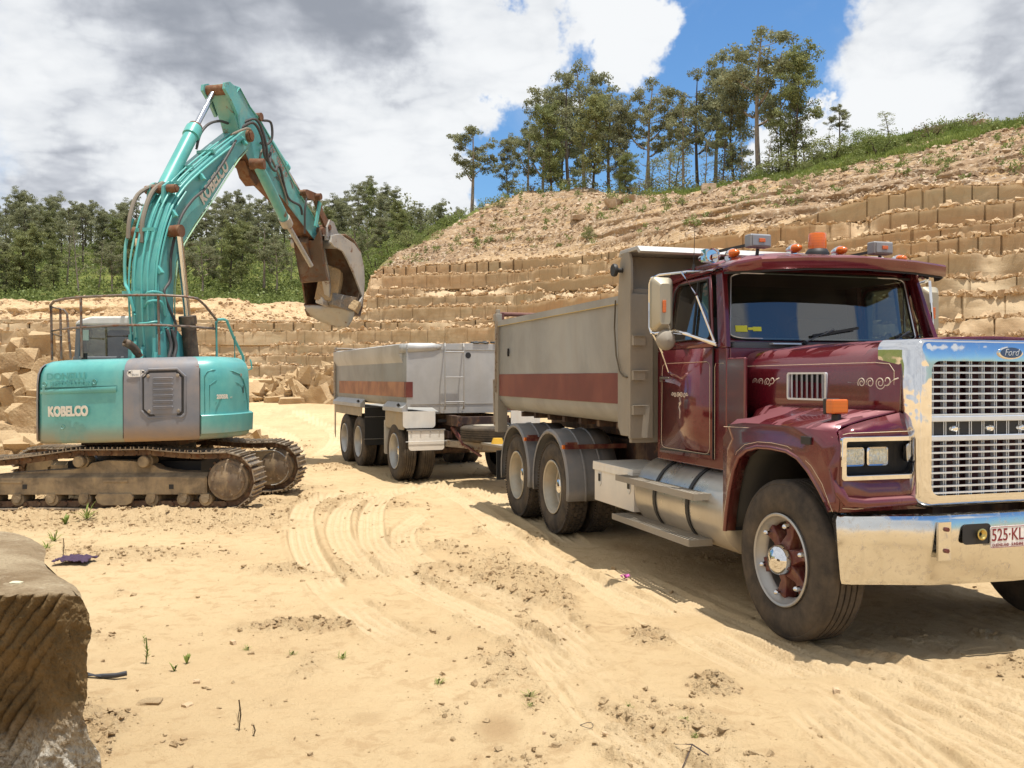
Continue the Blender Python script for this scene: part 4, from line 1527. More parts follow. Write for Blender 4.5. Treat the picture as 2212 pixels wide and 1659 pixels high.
		outer = [(xf, s * yo, 0.935), (xf, s * (yo - 0.005), 1.34), (0.60, s * (yo - 0.02), 1.42), (0.60, s * 1.10, 1.455), (0.60, s * 0.95, 1.49), (0.60, s * 0.74, 1.53), (xf, s * 0.60, 1.46), (xf, s * 0.58, 1.34), (xf, s * 0.58, 1.10), (xf, s * 0.58, 0.935), (xf, s * 0.8, 0.935), (xf, s * 1.0, 0.935)]
		y0, y1, z0, z1 = 0.675, 1.185, 1.14, 1.375
		inner = [(xf, s * y1, z0), (xf, s * y1, z1 - 0.05), (xf, s * y1, z1), (xf, s * 1.05, z1), (xf, s * 0.93, z1), (xf, s * 0.78, z1), (xf, s * y0, z1), (xf, s * y0, z1 - 0.06), (xf, s * y0, z0 + 0.06), (xf, s * y0, z0), (xf, s * 0.80, z0), (xf, s * 1.0, z0)]
		ring_faces(g, outer, inner)
		o = g.build('guard', M_MAR, T, weld=True, smooth=42, solid=0.018)
		# rolled lower lip of the guard
		lp = MB()
		lp.tube([(0.60, s * 1.215, 1.20), (0.635, s * 1.20, 1.06), (0.655, s * 1.17, 1.00), (0.66, s * 1.05, 0.985), (0.66, s * 0.62, 0.99)], 0.032, 12)
		lp.build('guard_lip', M_MAR, T, smooth=60)
		ap = MB()
		ap.tube([(p[0], s * (yo + 0.02), p[1]) for p in arch], 0.017, 8)
		ap.build('arch_lip', M_MAR, T, smooth=60)
		# inner wheel arch
		ia = MB()
		ia.grid([[(p[0], s * (yo - 0.05), p[1] + 0.005) for p in arch], [(p[0], s * 0.46, p[1] + 0.01) for p in arch]])
		ia.box(-0.70, -0.66, s * 0.46, s * (yo - 0.03), 0.62, 1.4)
		ia.build('wheel_arch', M_BLACK, T, solid=0.01)
		# headlamp bucket, surround, lamps
		bk = MB()
		bk.box(xf - 0.12, xf - 0.13, s * y0, s * y1, z0, z1)
		bk.box(xf - 0.12, xf - 0.01, s * y0, s * (y0 + 0.008), z0, z1)
		bk.box(xf - 0.12, xf - 0.01, s * (y1 - 0.008), s * y1, z0, z1)
		bk.box(xf - 0.12, xf - 0.01, s * y0, s * y1, z0, z0 + 0.008)
		bk.box(xf - 0.12, xf - 0.01, s * y0, s * y1, z1 - 0.008, z1)
		hl = bk.build('headlight_housing', M_BLACK, T)
		fr = MB()
		oo = [(xf + 0.004, s * p[0], p[1]) for p in rrect((y0 + y1) / 2, (z0 + z1) / 2, y1 - y0 + 0.035, z1 - z0 + 0.03, 0.02, 3)]
		ii = [(xf + 0.004, s * p[0], p[1]) for p in rrect((y0 + y1) / 2, (z0 + z1) / 2, y1 - y0 - 0.03, z1 - z0 - 0.03, 0.012, 3)]
		o2 = [(xf + 0.024, p[1], p[2]) for p in oo]
		i2 = [(xf + 0.024, p[1], p[2]) for p in ii]
		i3 = [(xf - 0.03, p[1], p[2]) for p in ii]
		fr.grid([oo, o2, i2, i3], closed=True)
		fr.build('headlight_surround', M_CHR, hl, smooth=40, bevel=0.004)
		for yy in (1.065, 0.89):
			lb = MB()
			pr = rrect(yy + 0.0, 1.262, 0.155, 0.115, 0.018, 3)
			fr_ = [(xf - 0.052, s * p[0], p[1]) for p in pr]
			pr2 = rrect(yy, 1.262, 0.135, 0.095, 0.014, 3)
			fi_ = [(xf - 0.047, s * p[0], p[1]) for p in pr2]
			lb.grid([[(xf - 0.09, p[1], p[2]) for p in fr_], fr_, fi_], closed=True)
			hb = lb.build('headlight', M_CHR, T, smooth=40)
			rf = MB()
			rf.grid([fi_, [(xf - 0.085, s * (yy + (p[0] - yy) * 0.55), 1.262 + (p[1] - 1.262) * 0.55) for p in pr2]], closed=True)
			rf.add([(xf - 0.085, s * (yy + (p[0] - yy) * 0.55), 1.262 + (p[1] - 1.262) * 0.55) for p in pr2], [tuple(range(len(pr2)))])
			for q in range(5):
				yq = yy - 0.05 + q * 0.025
				rf.box(xf - 0.056, xf - 0.054, s * yq, s * (yq + 0.004), 1.222, 1.302)
			rf.build('reflector', M_REFL, hb, smooth=60)
			ln = MB()
			ln.add([(xf - 0.045 + 0.008 * (abs(p[0] - yy) < 0.05), s * p[0], p[1]) for p in pr2], [tuple(range(len(pr2)))])
			ln.build('lens', M_LENS, hb)
		# side marker and vent badge
		sm = MB()
		sm.box(0.28, 0.38, s * (yo + 0.012), s * (yo + 0.026), 1.325, 1.375)
		sm.build('side_marker', M_BLACK, T, bevel=0.004)
		# amber indicator on top of the guard
		ib = MB()
		ib.box(0.34, 0.375, s * 1.00, s * 1.11, 1.515, 1.615)
		ib.box(0.37, 0.44, s * 1.04, s * 1.07, 1.47, 1.52)
		ind = ib.build('indicator', M_BLACK, T, bevel=0.008)
		ia2 = MB()
		ia2.box(0.375, 0.45, s * 0.995, s * 1.115, 1.52, 1.612)
		ia2.build('lens', M_AMB, ind, bevel=0.012, seg=3)
		# cream pinstripes
		ps = MB()
		yo2 = yo + 0.024
		ps.tube([(p[0] * 1.0 + (0.032 if p[0] > 0.3 else (0.0 if p[0] > -0.3 else -0.025)), s * yo2, p[1] + (0.034 if -0.5 < p[0] < 0.5 else 0.0)) for p in arch], 0.0019, 5)
		ps.tube([(-0.70, s * yo2 * 0.988, 1.385), (-0.3, s * (yo + 0.003), 1.395), (0.2, s * (yo + 0.003), 1.392), (0.58, s * (yo + 0.003), 1.385), (0.653, s * 1.15, 1.412), (0.653, s * 0.70, 1.418), (0.653, s * 0.635, 1.40), (0.653, s * 0.625, 1.36), (0.653, s * 0.62, 1.02), (0.668, s * 0.64, 0.962), (0.668, s * 1.12, 0.955), (0.65, s * 1.19, 0.96)], 0.0019, 5)
		# frame of the bonnet side panel
		def hs(x, z):
			t = (x + 1.16) / 1.76
			return (x, s * (0.93 - 0.20 * t ** 0.8 + 0.012), z)
		ps.tube([hs(-1.08, 1.52), hs(-1.10, 1.60), hs(-1.10, 1.76), hs(-1.06, 1.82), hs(-0.9, 1.835), hs(0.40, 1.845), hs(0.52, 1.835), hs(0.56, 1.79), hs(0.56, 1.62), hs(0.53, 1.575), hs(0.4, 1.565), hs(-0.9, 1.535), hs(-1.08, 1.52)], 0.0019, 5)
		ps.build('pinstripe', M_PIN, T)
		# side louvre in the bonnet
		lv = MB()
		def hp(x, z, d=0.0):
			t = (x + 1.16) / 1.76
			return Vector((x, s * (0.93 - 0.20 * t ** 0.8 + d), z))
		x0, x1, zb, zt = -0.43, -0.03, 1.59, 1.785
		pr = rrect((x0 + x1) / 2, (zb + zt) / 2, x1 - x0, zt - zb, 0.02, 3)
		pi = rrect((x0 + x1) / 2, (zb + zt) / 2, x1 - x0 - 0.03, zt - zb - 0.026, 0.012, 3)
		lv.grid([[hp(p[0], p[1], 0.0) for p in pr], [hp(p[0], p[1], 0.028) for p in pr], [hp(p[0], p[1], 0.028) for p in pi], [hp(p[0], p[1], 0.0) for p in pi]], closed=True)
		lo = lv.build('bonnet_louvre', M_SILV, T, smooth=40)
		bk2 = MB()
		bk2.add([hp(p[0], p[1], 0.013) for p in pi], [tuple(range(len(pi)))])
		bk2.build('louvre_backing', M_BLACK, lo)
		sl = MB()
		for k in range(7):
			xa = x0 + 0.022 + k * 0.0525
			sl.prism([hp(xa, zb + 0.014, 0.012), hp(xa + 0.040, zb + 0.014, 0.027), hp(xa + 0.040, zt - 0.014, 0.027), hp(xa, zt - 0.014, 0.012)], Vector((0.004, s * 0.002, 0)))
		sl.build('slats', M_SILV, lo)
		# painted scrolls
		sc = MB()
		for (cx, k, w) in ((-0.70, 1.0, 1), (0.40, 1.15, 1)):
			for (dx, dz, r0_, r1_, tn, a0, sg) in ((-0.10, 0.0, 0.006, 0.030, 1.6, 0, 1), (-0.035, 0.0, 0.030, 0.010, 1.4, 200, -1), (0.04, 0.0, 0.008, 0.038, 1.7, 90, 1), (0.09, 0.012, 0.028, 0.012, 0.9, 230, 1)):
				pts = spiral(cx + dx * k, 1.715 + dz, r0_ * k, r1_ * k, tn, a0, 24, sg)
				sc.tube([hp(p[0], p[1], 0.012) for p in pts], 0.0034 * k, 5)
			sc.tube([hp(cx - 0.13 * k, 1.715, 0.012), hp(cx - 0.21 * k, 1.717, 0.012)], 0.002, 5)
			sc.tube([hp(cx + 0.09 * k, 1.70, 0.012), hp(cx + 0.14 * k, 1.735, 0.012), hp(cx + 0.17 * k, 1.745, 0.012)], 0.0045, 5)
		sc.build('scroll_decal', M_SCROLL, T)
		# black rubber bonnet latch
		la = MB()
		la.tube([(-1.13, s * 0.955, 1.86), (-1.14, s * 0.985, 1.80), (-1.16, s * 0.99, 1.70), (-1.19, s * 0.985, 1.60), (-1.20, s * 0.99, 1.57)], 0.014, 8, rads=[.018, .016, .011, .014, .022])
		la.obox((-1.20, s * 0.985, 1.565), (0.05, 0.035, 0.07))
		la.build('bonnet_latch', M_BLKR, T)
	guard(-1)
	guard(1)
	# ---------------- grille
	gs = MB()
	xf = 0.72
	oo = rrect(0, 1.465, 1.42, 1.04, 0.07, 6)
	oo = [(y * (1.0 if z > 1.5 else 0.975), z) for (y, z) in oo]
	ii = rrect(0, 1.435, 1.20, 0.83, 0.06, 6)
	gs.grid([[(0.40, y * 1.04, min(z + 0.01, 1.995)) for y, z in oo], [(0.58, y * 1.03, min(z + 0.005, 1.995)) for y, z in oo], [(xf - 0.035, y * 1.0, z) for y, z in oo], [(xf - 0.008, y * 0.975, 1.465 + (z - 1.465) * 0.975) for y, z in oo],
			 [(xf, y * 0.95, 1.465 + (z - 1.465) * 0.95) for y, z in oo], [(xf, y, z) for y, z in ii], [(xf - 0.06, y, z) for y, z in ii]], closed=True)
	gsur = gs.build('grille_surround', M_CHR, T, smooth=50)
	gb = MB()
	for k in range(9):
		z = 1.822 - k * 0.0435 if k < 8 else None
		if z is not None and z > 1.50:
			gb.box(xf - 0.030, xf - 0.012, -0.60, 0.60, z - 0.0055, z + 0.0055)
	for k in range(8):
		z = 1.325 - k * 0.0415
		gb.box(xf - 0.030, xf - 0.012, -0.60, 0.60, z - 0.0055, z + 0.0055)
	for k in range(-6, 7):
		y = k * 0.098 + 0.01
		for dy in (0.0, 0.016):
			gb.box(xf - 0.06, xf - 0.032, y + dy - 0.0028, y + dy + 0.0028, 1.02, 1.85)
	gb.build('grille_bars', M_SILV, T)
	mbx = MB()
	mbx.box(xf - 0.05, xf - 0.004, -0.60, 0.60, 1.475, 1.51)
	mbx.box(xf - 0.05, xf - 0.004, -0.60, 0.60, 1.355, 1.39)
	mbx.build('grille_rails', M_SILV, T, bevel=0.006)
	mk = MB()
	mk.box(xf - 0.05, xf - 0.035, -0.60, 0.60, 1.39, 1.475)
	gm = mk.build('grille_strip', M_BLACK, T)
	for y in (-0.40, -0.125, 0.125, 0.40):
		lm = MB()
		lm.lathe([(0.0, 0.020), (0.012, 0.018), (0.018, 0.008), (0.019, 0.0)], (xf - 0.035, y, 1.43), (1, 0, 0), 12)
		lm.v = [(p[0], y + (p[1] - y) * 1.9, p[2]) for p in lm.v]
		lm.build('marker_lamp', M_REFL, gm, smooth=60)
	bd = MB()
	def oval(a, b, x, n=40):
		return [(x, a * math.cos(2 * math.pi * k / n), 1.905 + b * math.sin(2 * math.pi * k / n)) for k in range(n)]
	bd.grid([oval(0.100, 0.042, xf + 0.0), oval(0.098, 0.041, xf + 0.008), oval(0.086, 0.033, xf + 0.010)], closed=True)
	bo = bd.build('badge', M_CHR, T, smooth=40)
	b2 = MB()
	ov = oval(0.087, 0.034, xf + 0.0095)
	b2.add(ov, [tuple(range(len(ov)))])
	b2.build('badge_face', M_BADGE, bo)
	text_mesh('badge_lettering', 'Ford', 0.062, M_SILV, bo, (xf + 0.0115, 0.0, 1.887), (R(90), 0, R(90)), 0.001, -0.0006, 0.95, 0.35, 'CENTER')
	# ---------------- bumper
	bm_ = MB()
	prof = [(-0.10, 0.905), (-0.05, 0.912), (-0.014, 0.905), (0.0, 0.880), (-0.022, 0.70), (-0.052, 0.52), (-0.065, 0.49), (-0.11, 0.48)]
	path = [(-1.12, 0.46), (-1.175, 0.54), (-1.20, 0.605), (-1.12, 0.668), (-0.90, 0.725), (-0.68, 0.785), (-0.62, 0.80), (-0.30, 0.81), (0, 0.812)]
	path = path + [(-y, x) for y, x in path[-2::-1]]
	rows = []
	for i, (y, x) in enumerate(path):
		a = path[max(i - 1, 0)]
		b = path[min(i + 1, len(path) - 1)]
		d = Vector((b[1] - a[1], b[0] - a[0], 0)).normalized()
		nrm = Vector((d.y, -d.x, 0))
		droop = 0.02 * (1 - abs(y) / 1.2)
		rows.append([(x + nrm.x * p[0], y + nrm.y * p[0], p[1] - (droop if p[1] < 0.6 else 0)) for p in prof])
	bm_.grid(rows)
	bump = bm_.build('bumper', M_CHRB, T, smooth=40, solid=0.008)
	for s in (-1, 1):
		cut = MB()
		pts = rrect(s * 0.345, 0.79, 0.215, 0.125, 0.03, 4)
		cut.prism([(0.8125, y, z) for y, z in pts], (0.003, 0, 0))
		cut.build('tow_opening', M_BLACK, bump)
	for s in (-1, 1):
		br = MB()
		br.box(0.80, 0.819, s * 0.54, s * 0.635, 0.64, 0.875)
		br.build('bumper_bracket', M_CHRB, bump, bevel=0.002)
	bt = MB()
	for s in (-1, 1):
		for z in (0.83, 0.70):
			bt.cyl((0.815, s * 0.578, z), (0.834, s * 0.578, z), 0.014, n=6)
	bt.build('bumper_bolts', M_SPID, bump)
	M_BRASS = simple('brass', (0.55, 0.42, 0.14), 0.3, 0.8)
	for s in (-1, 1):
		hn = MB()
		hn.lathe([(0.0, 0.015), (0.01, 0.03), (0.022, 0.036), (0.024, 0.028), (0.008, 0.012)], (0.816, s * 0.325, 0.79), (1, 0, 0), 20)
		hn.build('air_fitting', M_BRASS, bump, smooth=50)
	# number plate
	pl = MB()
	pl.prism([(0.822, y, z) for y, z in rrect(-0.067, 0.765, 0.372, 0.134, 0.012, 3)], (0.004, 0, 0))
	po = pl.build('number_plate', M_PLATE, T, bevel=0.001)
	text_mesh('plate_number', '525\u00b7KLD', 0.108, M_PLTXT, po, (0.8275, -0.245, 0.743), (R(90), 0, R(90)), 0.0008, 0.0006, 0.80)
	text_mesh('plate_slogan', 'QUEENSLAND - SUNSHINE STATE', 0.026, M_PLTXT, po, (0.8275, -0.240, 0.708), (R(90), 0, R(90)), 0.0006, 0.0002, 0.78)
	pf = MB()
	pr = rrect(-0.067, 0.765, 0.364, 0.126, 0.010, 3)
	pf.tube([(0.827, y, z) for y, z in pr], 0.0015, 4, closed=True)
	pf.build('plate_border', M_PLTXT, po)
	# ---------------- cab
	W0, W1 = 1.03, 0.99                        # half width at the sill, at the belt line
	def side(x, z):
		"""half width of the cab side at height z"""
		if z < 2.0:
			return W0
		return W0 - (z - 2.0) / 0.62 * 0.085
	def ws(z):
		"""x of the windscreen plane at height z"""
		return -1.07 - (z - 2.03) * 0.20
	cb = MB()
	for s in (-1, 1):
		# lower side, under the belt line
		cb.box(-0.98, -2.18, s * (W0 - 0.03), s * W0, 1.02, 1.98)
		# pillars
		for (xa, xb, xc, xd) in ((-0.99, -1.12, -1.19, -1.30), (-1.98, -2.18, -1.93, -2.18)):
			cb.prism([(xa, s * side(0, 1.98), 1.98), (xb, s * side(0, 1.98), 1.98), (xd, s * side(0, 2.6), 2.62), (xc, s * side(0, 2.6), 2.62)], (0, -s * 0.05, 0))
		cb.box(-1.20, -2.18, s * side(0, 2.6), s * (side(0, 2.6) - 0.06), 2.585, 2.64)
	cb.box(-0.98, -1.02, -W0 + 0.03, W0 - 0.03, 1.05, 1.98)           # firewall
	cb.box(-2.14, -2.18, -W0 + 0.03, W0 - 0.03, 1.05, 2.62)           # back
	cb.box(-1.0, -2.16, -W0 + 0.03, W0 - 0.03, 1.05, 1.10)            # floor
	cb.box(-0.72, -0.98, -W0, -W0 + 0.03, 1.02, 1.90)
	cb.box(-0.72, -0.98, W0, W0 - 0.03, 1.02, 1.90)
	cb.build('cab', M_MAR, T, bevel=0.012, smooth=35)
	# windscreen frame
	wf = MB()
	def wp(y, z, d=0.0):
		bow = 0.10 * (abs(y) / 0.9) ** 2.5
		return Vector((ws(z) - bow + d, y, z))
	def wsrect(w0, w1, z0, z1, r):
		pts = rrect(0, 0, 2, 2, r, 5)
		return [wp(p[0] * (w0 + (w1 - w0) * (p[1] + 1) / 2), z0 + (z1 - z0) * (p[1] + 1) / 2) for p in pts]
	o_ = wsrect(0.965, 0.90, 2.0, 2.66, 0.05)
	i_ = wsrect(0.905, 0.845, 2.055, 2.60, 0.16)
	ring_faces(wf, o_, i_)
	wf.build('windscreen_frame', M_MAR, T, smooth=50, solid=0.02)
	sl = MB()
	sl.tube([p + Vector((0.012, 0, 0)) for p in i_], 0.011, 8, closed=True)
	sl.build('windscreen_seal', M_BLKR, T)
	s2 = MB()
	s2.tube([p + Vector((0.024, 0, 0)) for p in wsrect(0.898, 0.838, 2.062, 2.593, 0.15)], 0.005, 6, closed=True)
	s2.build('windscreen_trim', M_SILV, T)
	gl = MB()
	ny, nz = 18, 8
	gl.grid([[wp(-0.91 + 1.82 * i / ny, 2.05 + 0.56 * j / nz, 0.002) * 1.0 for i in range(ny + 1)] for j in range(nz + 1)])
	gl.build('windscreen', M_GLS, T, smooth=80)
	# stickers in the lower corner of the windscreen
	stk = MB()
	for (a, b, z0, z1) in ((-0.84, -0.745, 2.115, 2.165), (-0.70, -0.63, 2.12, 2.155), (-0.74, -0.70, 2.13, 2.15)):
		stk.add([wp(a, z0, 0.008), wp(b, z0, 0.008), wp(b, z1, 0.008), wp(a, z1, 0.008)], [(0, 1, 2, 3)])
	stk.build('windscreen_sticker', M_YEL, T)
	# roof
	rf = MB()
	rows = []
	for (x, zc, zs, w) in ((-1.16, 2.70, 2.63, 0.90), (-1.22, 2.755, 2.655, 0.94), (-1.35, 2.785, 2.665, 0.955), (-1.7, 2.80, 2.665, 0.96), (-2.05, 2.785, 2.65, 0.955), (-2.17, 2.73, 2.62, 0.94), (-2.19, 2.60, 2.58, 0.93)):
		row = []
		for k in range(13):
			t = -1 + 2 * k / 12
			y = w * (1 - (1 - abs(t)) ** 1.0) * (1 if t > 0 else -1)
			z = zs + (zc - zs) * (1 - abs(t) ** 2.6)
			row.append((x, y, z))
		row = [(x, -w - 0.005, zs - 0.05)] + row + [(x, w + 0.005, zs - 0.05)]
		rows.append(row)
	rf.grid(rows)
	rf.build('roof', M_MAR, T, smooth=55, solid=0.02)
	for s in (-1, 1):
		gt = MB()
		gt.tube([(-1.14, s * 0.955, 2.60), (-1.2, s * 0.985, 2.615), (-1.75, s * 0.985, 2.60), (-2.12, s * 0.975, 2.57)], 0.016, 8)
		gt.build('roof_gutter', M_MAR, T)
	# sun visor
	vz = MB()
	rows = []
	for (y, xb, zb_, xfv, zf, zl) in ((-1.04, -1.17, 2.60, -1.02, 2.605, 2.57), (-0.99, -1.17, 2.64, -0.90, 2.635, 2.565), (-0.86, -1.17, 2.70, -0.765, 2.655, 2.565), (-0.5, -1.16, 2.735, -0.715, 2.675, 2.585), (0, -1.15, 2.745, -0.69, 2.688, 2.597),
									  (0.5, -1.16, 2.735, -0.715, 2.675, 2.585), (0.84, -1.17, 2.70, -0.765, 2.655, 2.565), (0.94, -1.17, 2.64, -0.92, 2.635, 2.565), (0.985, -1.17, 2.60, -1.02, 2.605, 2.57)):
		rows.append([(xb, y, zb_), ((xb + xfv) / 2, y, (zb_ + zf) / 2 + 0.01), (xfv, y, zf), (xfv + 0.012, y, zf - 0.012), (xfv + 0.004, y, zl)])
	vz.grid(rows)
	vz.build('sun_visor', M_MAR, T, smooth=24, solid=0.012)
	vu = MB()  # black sheet added under the visor to paint its underside dark
	vu.grid([[(p[0] - (0.012 if i > 1 else 0), p[1] * 0.985, p[2] - 0.014) for i, p in enumerate(r_) if i != 3] for r_ in rows])
	vu.build('visor_dark_sheet', M_BLACK, T)
	# doors
	for s in (-1, 1):
		d = MB()
		y = W0 + 0.012
		out = [(-1.16, 1.09), (-1.16, 1.98), (-1.19, 2.12), (-1.335, 2.585), (-1.92, 2.585), (-2.00, 2.50), (-2.04, 2.0), (-2.07, 1.5), (-2.08, 1.30), (-2.09, 1.09)]
		inn = [(-1.24, 2.06), (-1.215, 2.08), (-1.235, 2.16), (-1.365, 2.545), (-1.86, 2.545), (-1.925, 2.49), (-1.955, 2.12), (-1.95, 2.08), (-1.93, 2.06), (-1.70, 2.06)]
		P = lambda p, e=0.0: (p[0], s * (side(0, p[1]) + 0.014 + e), p[1])
		# ring around the window, then the panel below
		topo = [P(q) for q in ((-1.16, 1.99), (-1.165, 2.03), (-1.19, 2.12), (-1.335, 2.585), (-1.92, 2.585), (-2.00, 2.50), (-2.035, 2.10), (-2.04, 2.03), (-2.04, 1.99), (-1.7, 1.99))]
		topi = [P(q) for q in inn]
		ring_faces(d, topo, topi)
		d.grid([[P((-1.16, 1.985)), P((-1.6, 1.985)), P((-2.04, 1.985))], [P((-1.16, 1.5)), P((-1.6, 1.5), 0.008), P((-2.06, 1.5))], [P((-1.16, 1.09)), P((-1.6, 1.09)), P((-2.09, 1.09))]])
		do = d.build('door', M_MAR, T, solid=0.014, smooth=40)
		sm = MB()
		sm.tube([P(q, 0.01) for q in inn], 0.009, 6, closed=True)
		sm.build('window_seal', M_BLKR, do)
		g2 = MB()
		g2.add([P(q, -0.01) for q in inn], [tuple(range(len(inn)))])
		g2.build('side_window', M_GLS, do)
		vt = MB()
		vt.bar(P((-1.50, 2.06), 0.006), P((-1.52, 2.545), 0.006), 0.02, 0.014)
		vt.build('quarter_light_bar', M_BLACK, do)
		hd_ = MB()
		hd_.tube([P((-1.80, 1.74), 0.03), P((-1.84, 1.745), 0.045), P((-2.0, 1.745), 0.045), P((-2.04, 1.74), 0.015)], 0.011, 8)
		hd_.obox(P((-2.02, 1.735), 0.012), (0.07, 0.03, 0.05))
		hd_.build('handle', M_CHR, do)
		ps = MB()
		fr = [(-1.20, 1.86), (-1.19, 1.83), (-1.19, 1.19), (-1.21, 1.15), (-1.25, 1.135), (-1.98, 1.135), (-2.03, 1.15), (-2.045, 1.19), (-2.03, 1.80), (-2.02, 1.85), (-1.98, 1.87), (-1.24, 1.875)]
		ps.tube([P(q, 0.013) for q in fr], 0.0018, 5, closed=True)
		ps.tube([P(q, 0.0) for q in ((-1.0, 1.86), (-1.12, 1.86), (-1.135, 1.83), (-1.135, 1.10))], 0.0018, 5)
		ps.build('pinstripe', M_PIN, do)
		gp = MB()
		gp.bar(P((-1.19, 1.135), 0.012), P((-2.07, 1.115), 0.012), 0.004, 0.014)
		gp.bar(P((-1.148, 1.1), 0.008), P((-1.148, 1.98), 0.008), 0.012, 0.004)
		gp.build('door_gap', M_BLACK, do)
		sc = MB()
		cx, cz = -1.70, 1.60
		for sg in (-1, 1):
			for (dx, dz, r0_, r1_, tn, a0) in ((0.03, 0.0, 0.006, 0.026, 1.3, 90), (0.085, 0.004, 0.022, 0.008, 1.1, 200), (0.13, 0.01, 0.006, 0.018, 0.9, 30)):
				pts = spiral(cx + sg * dx, cz + dz, r0_, r1_, tn, a0 if sg > 0 else 180 - a0, 18, sg)
				sc.tube([P((p[0], p[1]), 0.014) for p in pts], 0.0034, 5)
		sc.tube([P(p, 0.014) for p in ((cx, cz - 0.02), (cx + .015, cz - 0.06), (cx - .012, cz - 0.10), (cx + .008, cz - 0.14), (cx, cz - 0.20))], 0.003, 5, rads=[.005, .006, .004, .004, .0015])
		sc.tube([P((p[0], p[1]), 0.014) for p in spiral(cx, cz - 0.07, 0.004, 0.020, 1.2, 0, 18)], 0.003, 5)
		sc.build('scroll_decal', M_SCROLL, do)
		# mirrors on their tube brackets
		ym = s * 1.30
		mr = MB()
		loop = [(-1.14, s * 1.0, 2.60), (-1.35, s * 1.18, 2.60), (-1.60, s * 1.29, 2.60), (-1.74, ym, 2.585), (-1.775, ym, 2.54), (-1.775, ym, 2.17), (-1.74, ym, 2.125), (-1.66, ym, 2.115), (-1.42, s * 1.24, 2.13), (-1.28, s * 1.16, 2.08), (-1.10, s * 1.05, 2.015)]
		mr.tube(loop, 0.0135, 8)
		mr.tube([(-1.36, s * 1.22, 2.60), (-1.25, s * 1.14, 2.40), (-1.12, s * 1.055, 2.03)], 0.011, 8)
		mr.tube([(-1.55, s * 1.27, 2.12), (-1.35, s * 1.16, 2.09), (-1.10, s * 1.045, 2.0)], 0.010, 8)
		mr.tube([(-1.72, ym, 2.12), (-1.74, s * 1.2, 1.96), (-1.86, s * 1.08, 1.80), (-1.86, s * 1.04, 1.77)], 0.010, 8)
		mo = mr.build('mirror_bracket', M_CHR, T)
		mh = MB()
		pts = rrect(0, 0, 0.185, 0.44, 0.04, 4)
		def mpt(u, v, d):
			# mirror plane faces backwards, slightly turned outwards
			a = R(-12 * s)
			return Vector((-1.50 + d * math.cos(a), s * 1.33 + u, 2.345 + v))
		r0_ = [mpt(p[0], p[1], -0.02) for p in pts]
		r1_ = [mpt(p[0], p[1], 0.02) for p in pts]
		r2_ = [mpt(p[0] * 0.5, p[1] * 0.75, 0.075) for p in pts]
		mh.grid([r0_, r1_, r2_], closed=True)
		mh.add(r2_, [tuple(range(len(r2_)))])
		mh.add(r0_, [tuple(range(len(r0_)))[::-1]])
		mm = mh.build('mirror', M_MIR, T, smooth=30)
		am = MB()
		am.obox(mpt(-0.012, -0.02, 0.082), (0.015, 0.03, 0.10))
		am.build('amber_marker', M_AMB, mm, bevel=0.005)
		cv = MB()
		cv.lathe([(-0.005, 0.0), (-0.005, 0.085), (0.01, 0.085), (0.035, 0.06), (0.045, 0.0)], (-1.46, s * 1.31, 2.055), (1, 0, 0), 24)
		cv.build('spot_mirror', M_ALUD, mo, smooth=50)
	# interior
	it = MB()
	it.box(-1.02, -1.22, -0.95, 0.95, 1.80, 2.03)
	it.box(-1.05, -1.15, -0.95, 0.95, 1.1, 1.82)
	it.build('dashboard', M_GRYI, T, bevel=0.03)
	li = MB()
	li.box(-2.115, -2.138, -0.99, 0.99, 1.10, 2.60)
	li.box(-1.22, -2.12, -0.90, 0.90, 2.585, 2.60)
	li.box(-1.06, -2.12, -0.99, 0.99, 1.10, 1.12)
	for s in (-1, 1):
		li.box(-1.06, -2.12, s * 0.985, s * 0.998, 1.10, 1.97)
	li.build('cab_lining', M_DARK, T)
	for s in (-1, 1):
		se = MB()
		se.obox((-1.75, s * 0.52, 1.62), (0.5, 0.5, 0.16))
		se.obox((-2.02, s * 0.52, 1.98), (0.14, 0.48, 0.62), (0, R(-8), 0))
		se.build('seat', M_GRYI, T, bevel=0.04, seg=3)
	sw = MB()
	ctr = Vector((-1.42, -0.52, 2.02))
	sw.tube([ctr + Vector((0.10 * math.sin(t), 0.22 * math.cos(t), 0.20 * math.sin(t))) for t in [2 * math.pi * k / 28 for k in range(28)]], 0.013, 8, closed=True)
	sw.bar(ctr, ctr + Vector((0.22, 0, -0.2)), 0.04)
	sw.build('steering_wheel', M_BLACK, T)
	# wipers
	for (y0, y1) in ((-0.28, 0.22), (0.55, 1.0)):
		wi = MB()
		a = wp(y0 - 0.02, 2.03, 0.05)
		b = wp((y0 + y1) / 2 + 0.02, 2.135, 0.045)
		c_ = wp(y1 + 0.02, 2.155, 0.04) if y1 < 0.9 else wp(0.86, 2.12, 0.03)
		wi.bar(wp(y0 + 0.08, 2.085, 0.03), c_, 0.012, 0.022)
		wi.cyl(a + Vector((-0.03, 0, -0.04)), a + Vector((0.02, 0, 0.0)), 0.018, n=10)
		wo_ = wi.build('wiper', M_BLACK, T)
		wi = MB()
		wi.tube([a, b], 0.011, 6)
		wi.build('wiper_arm', M_SILV, wo_)
	cg = MB()
	cg.box(-0.97, -1.06, -0.62, -0.36, 2.008, 2.022)
	cg.build('cowl_vent', M_SILV, T, bevel=0.004)
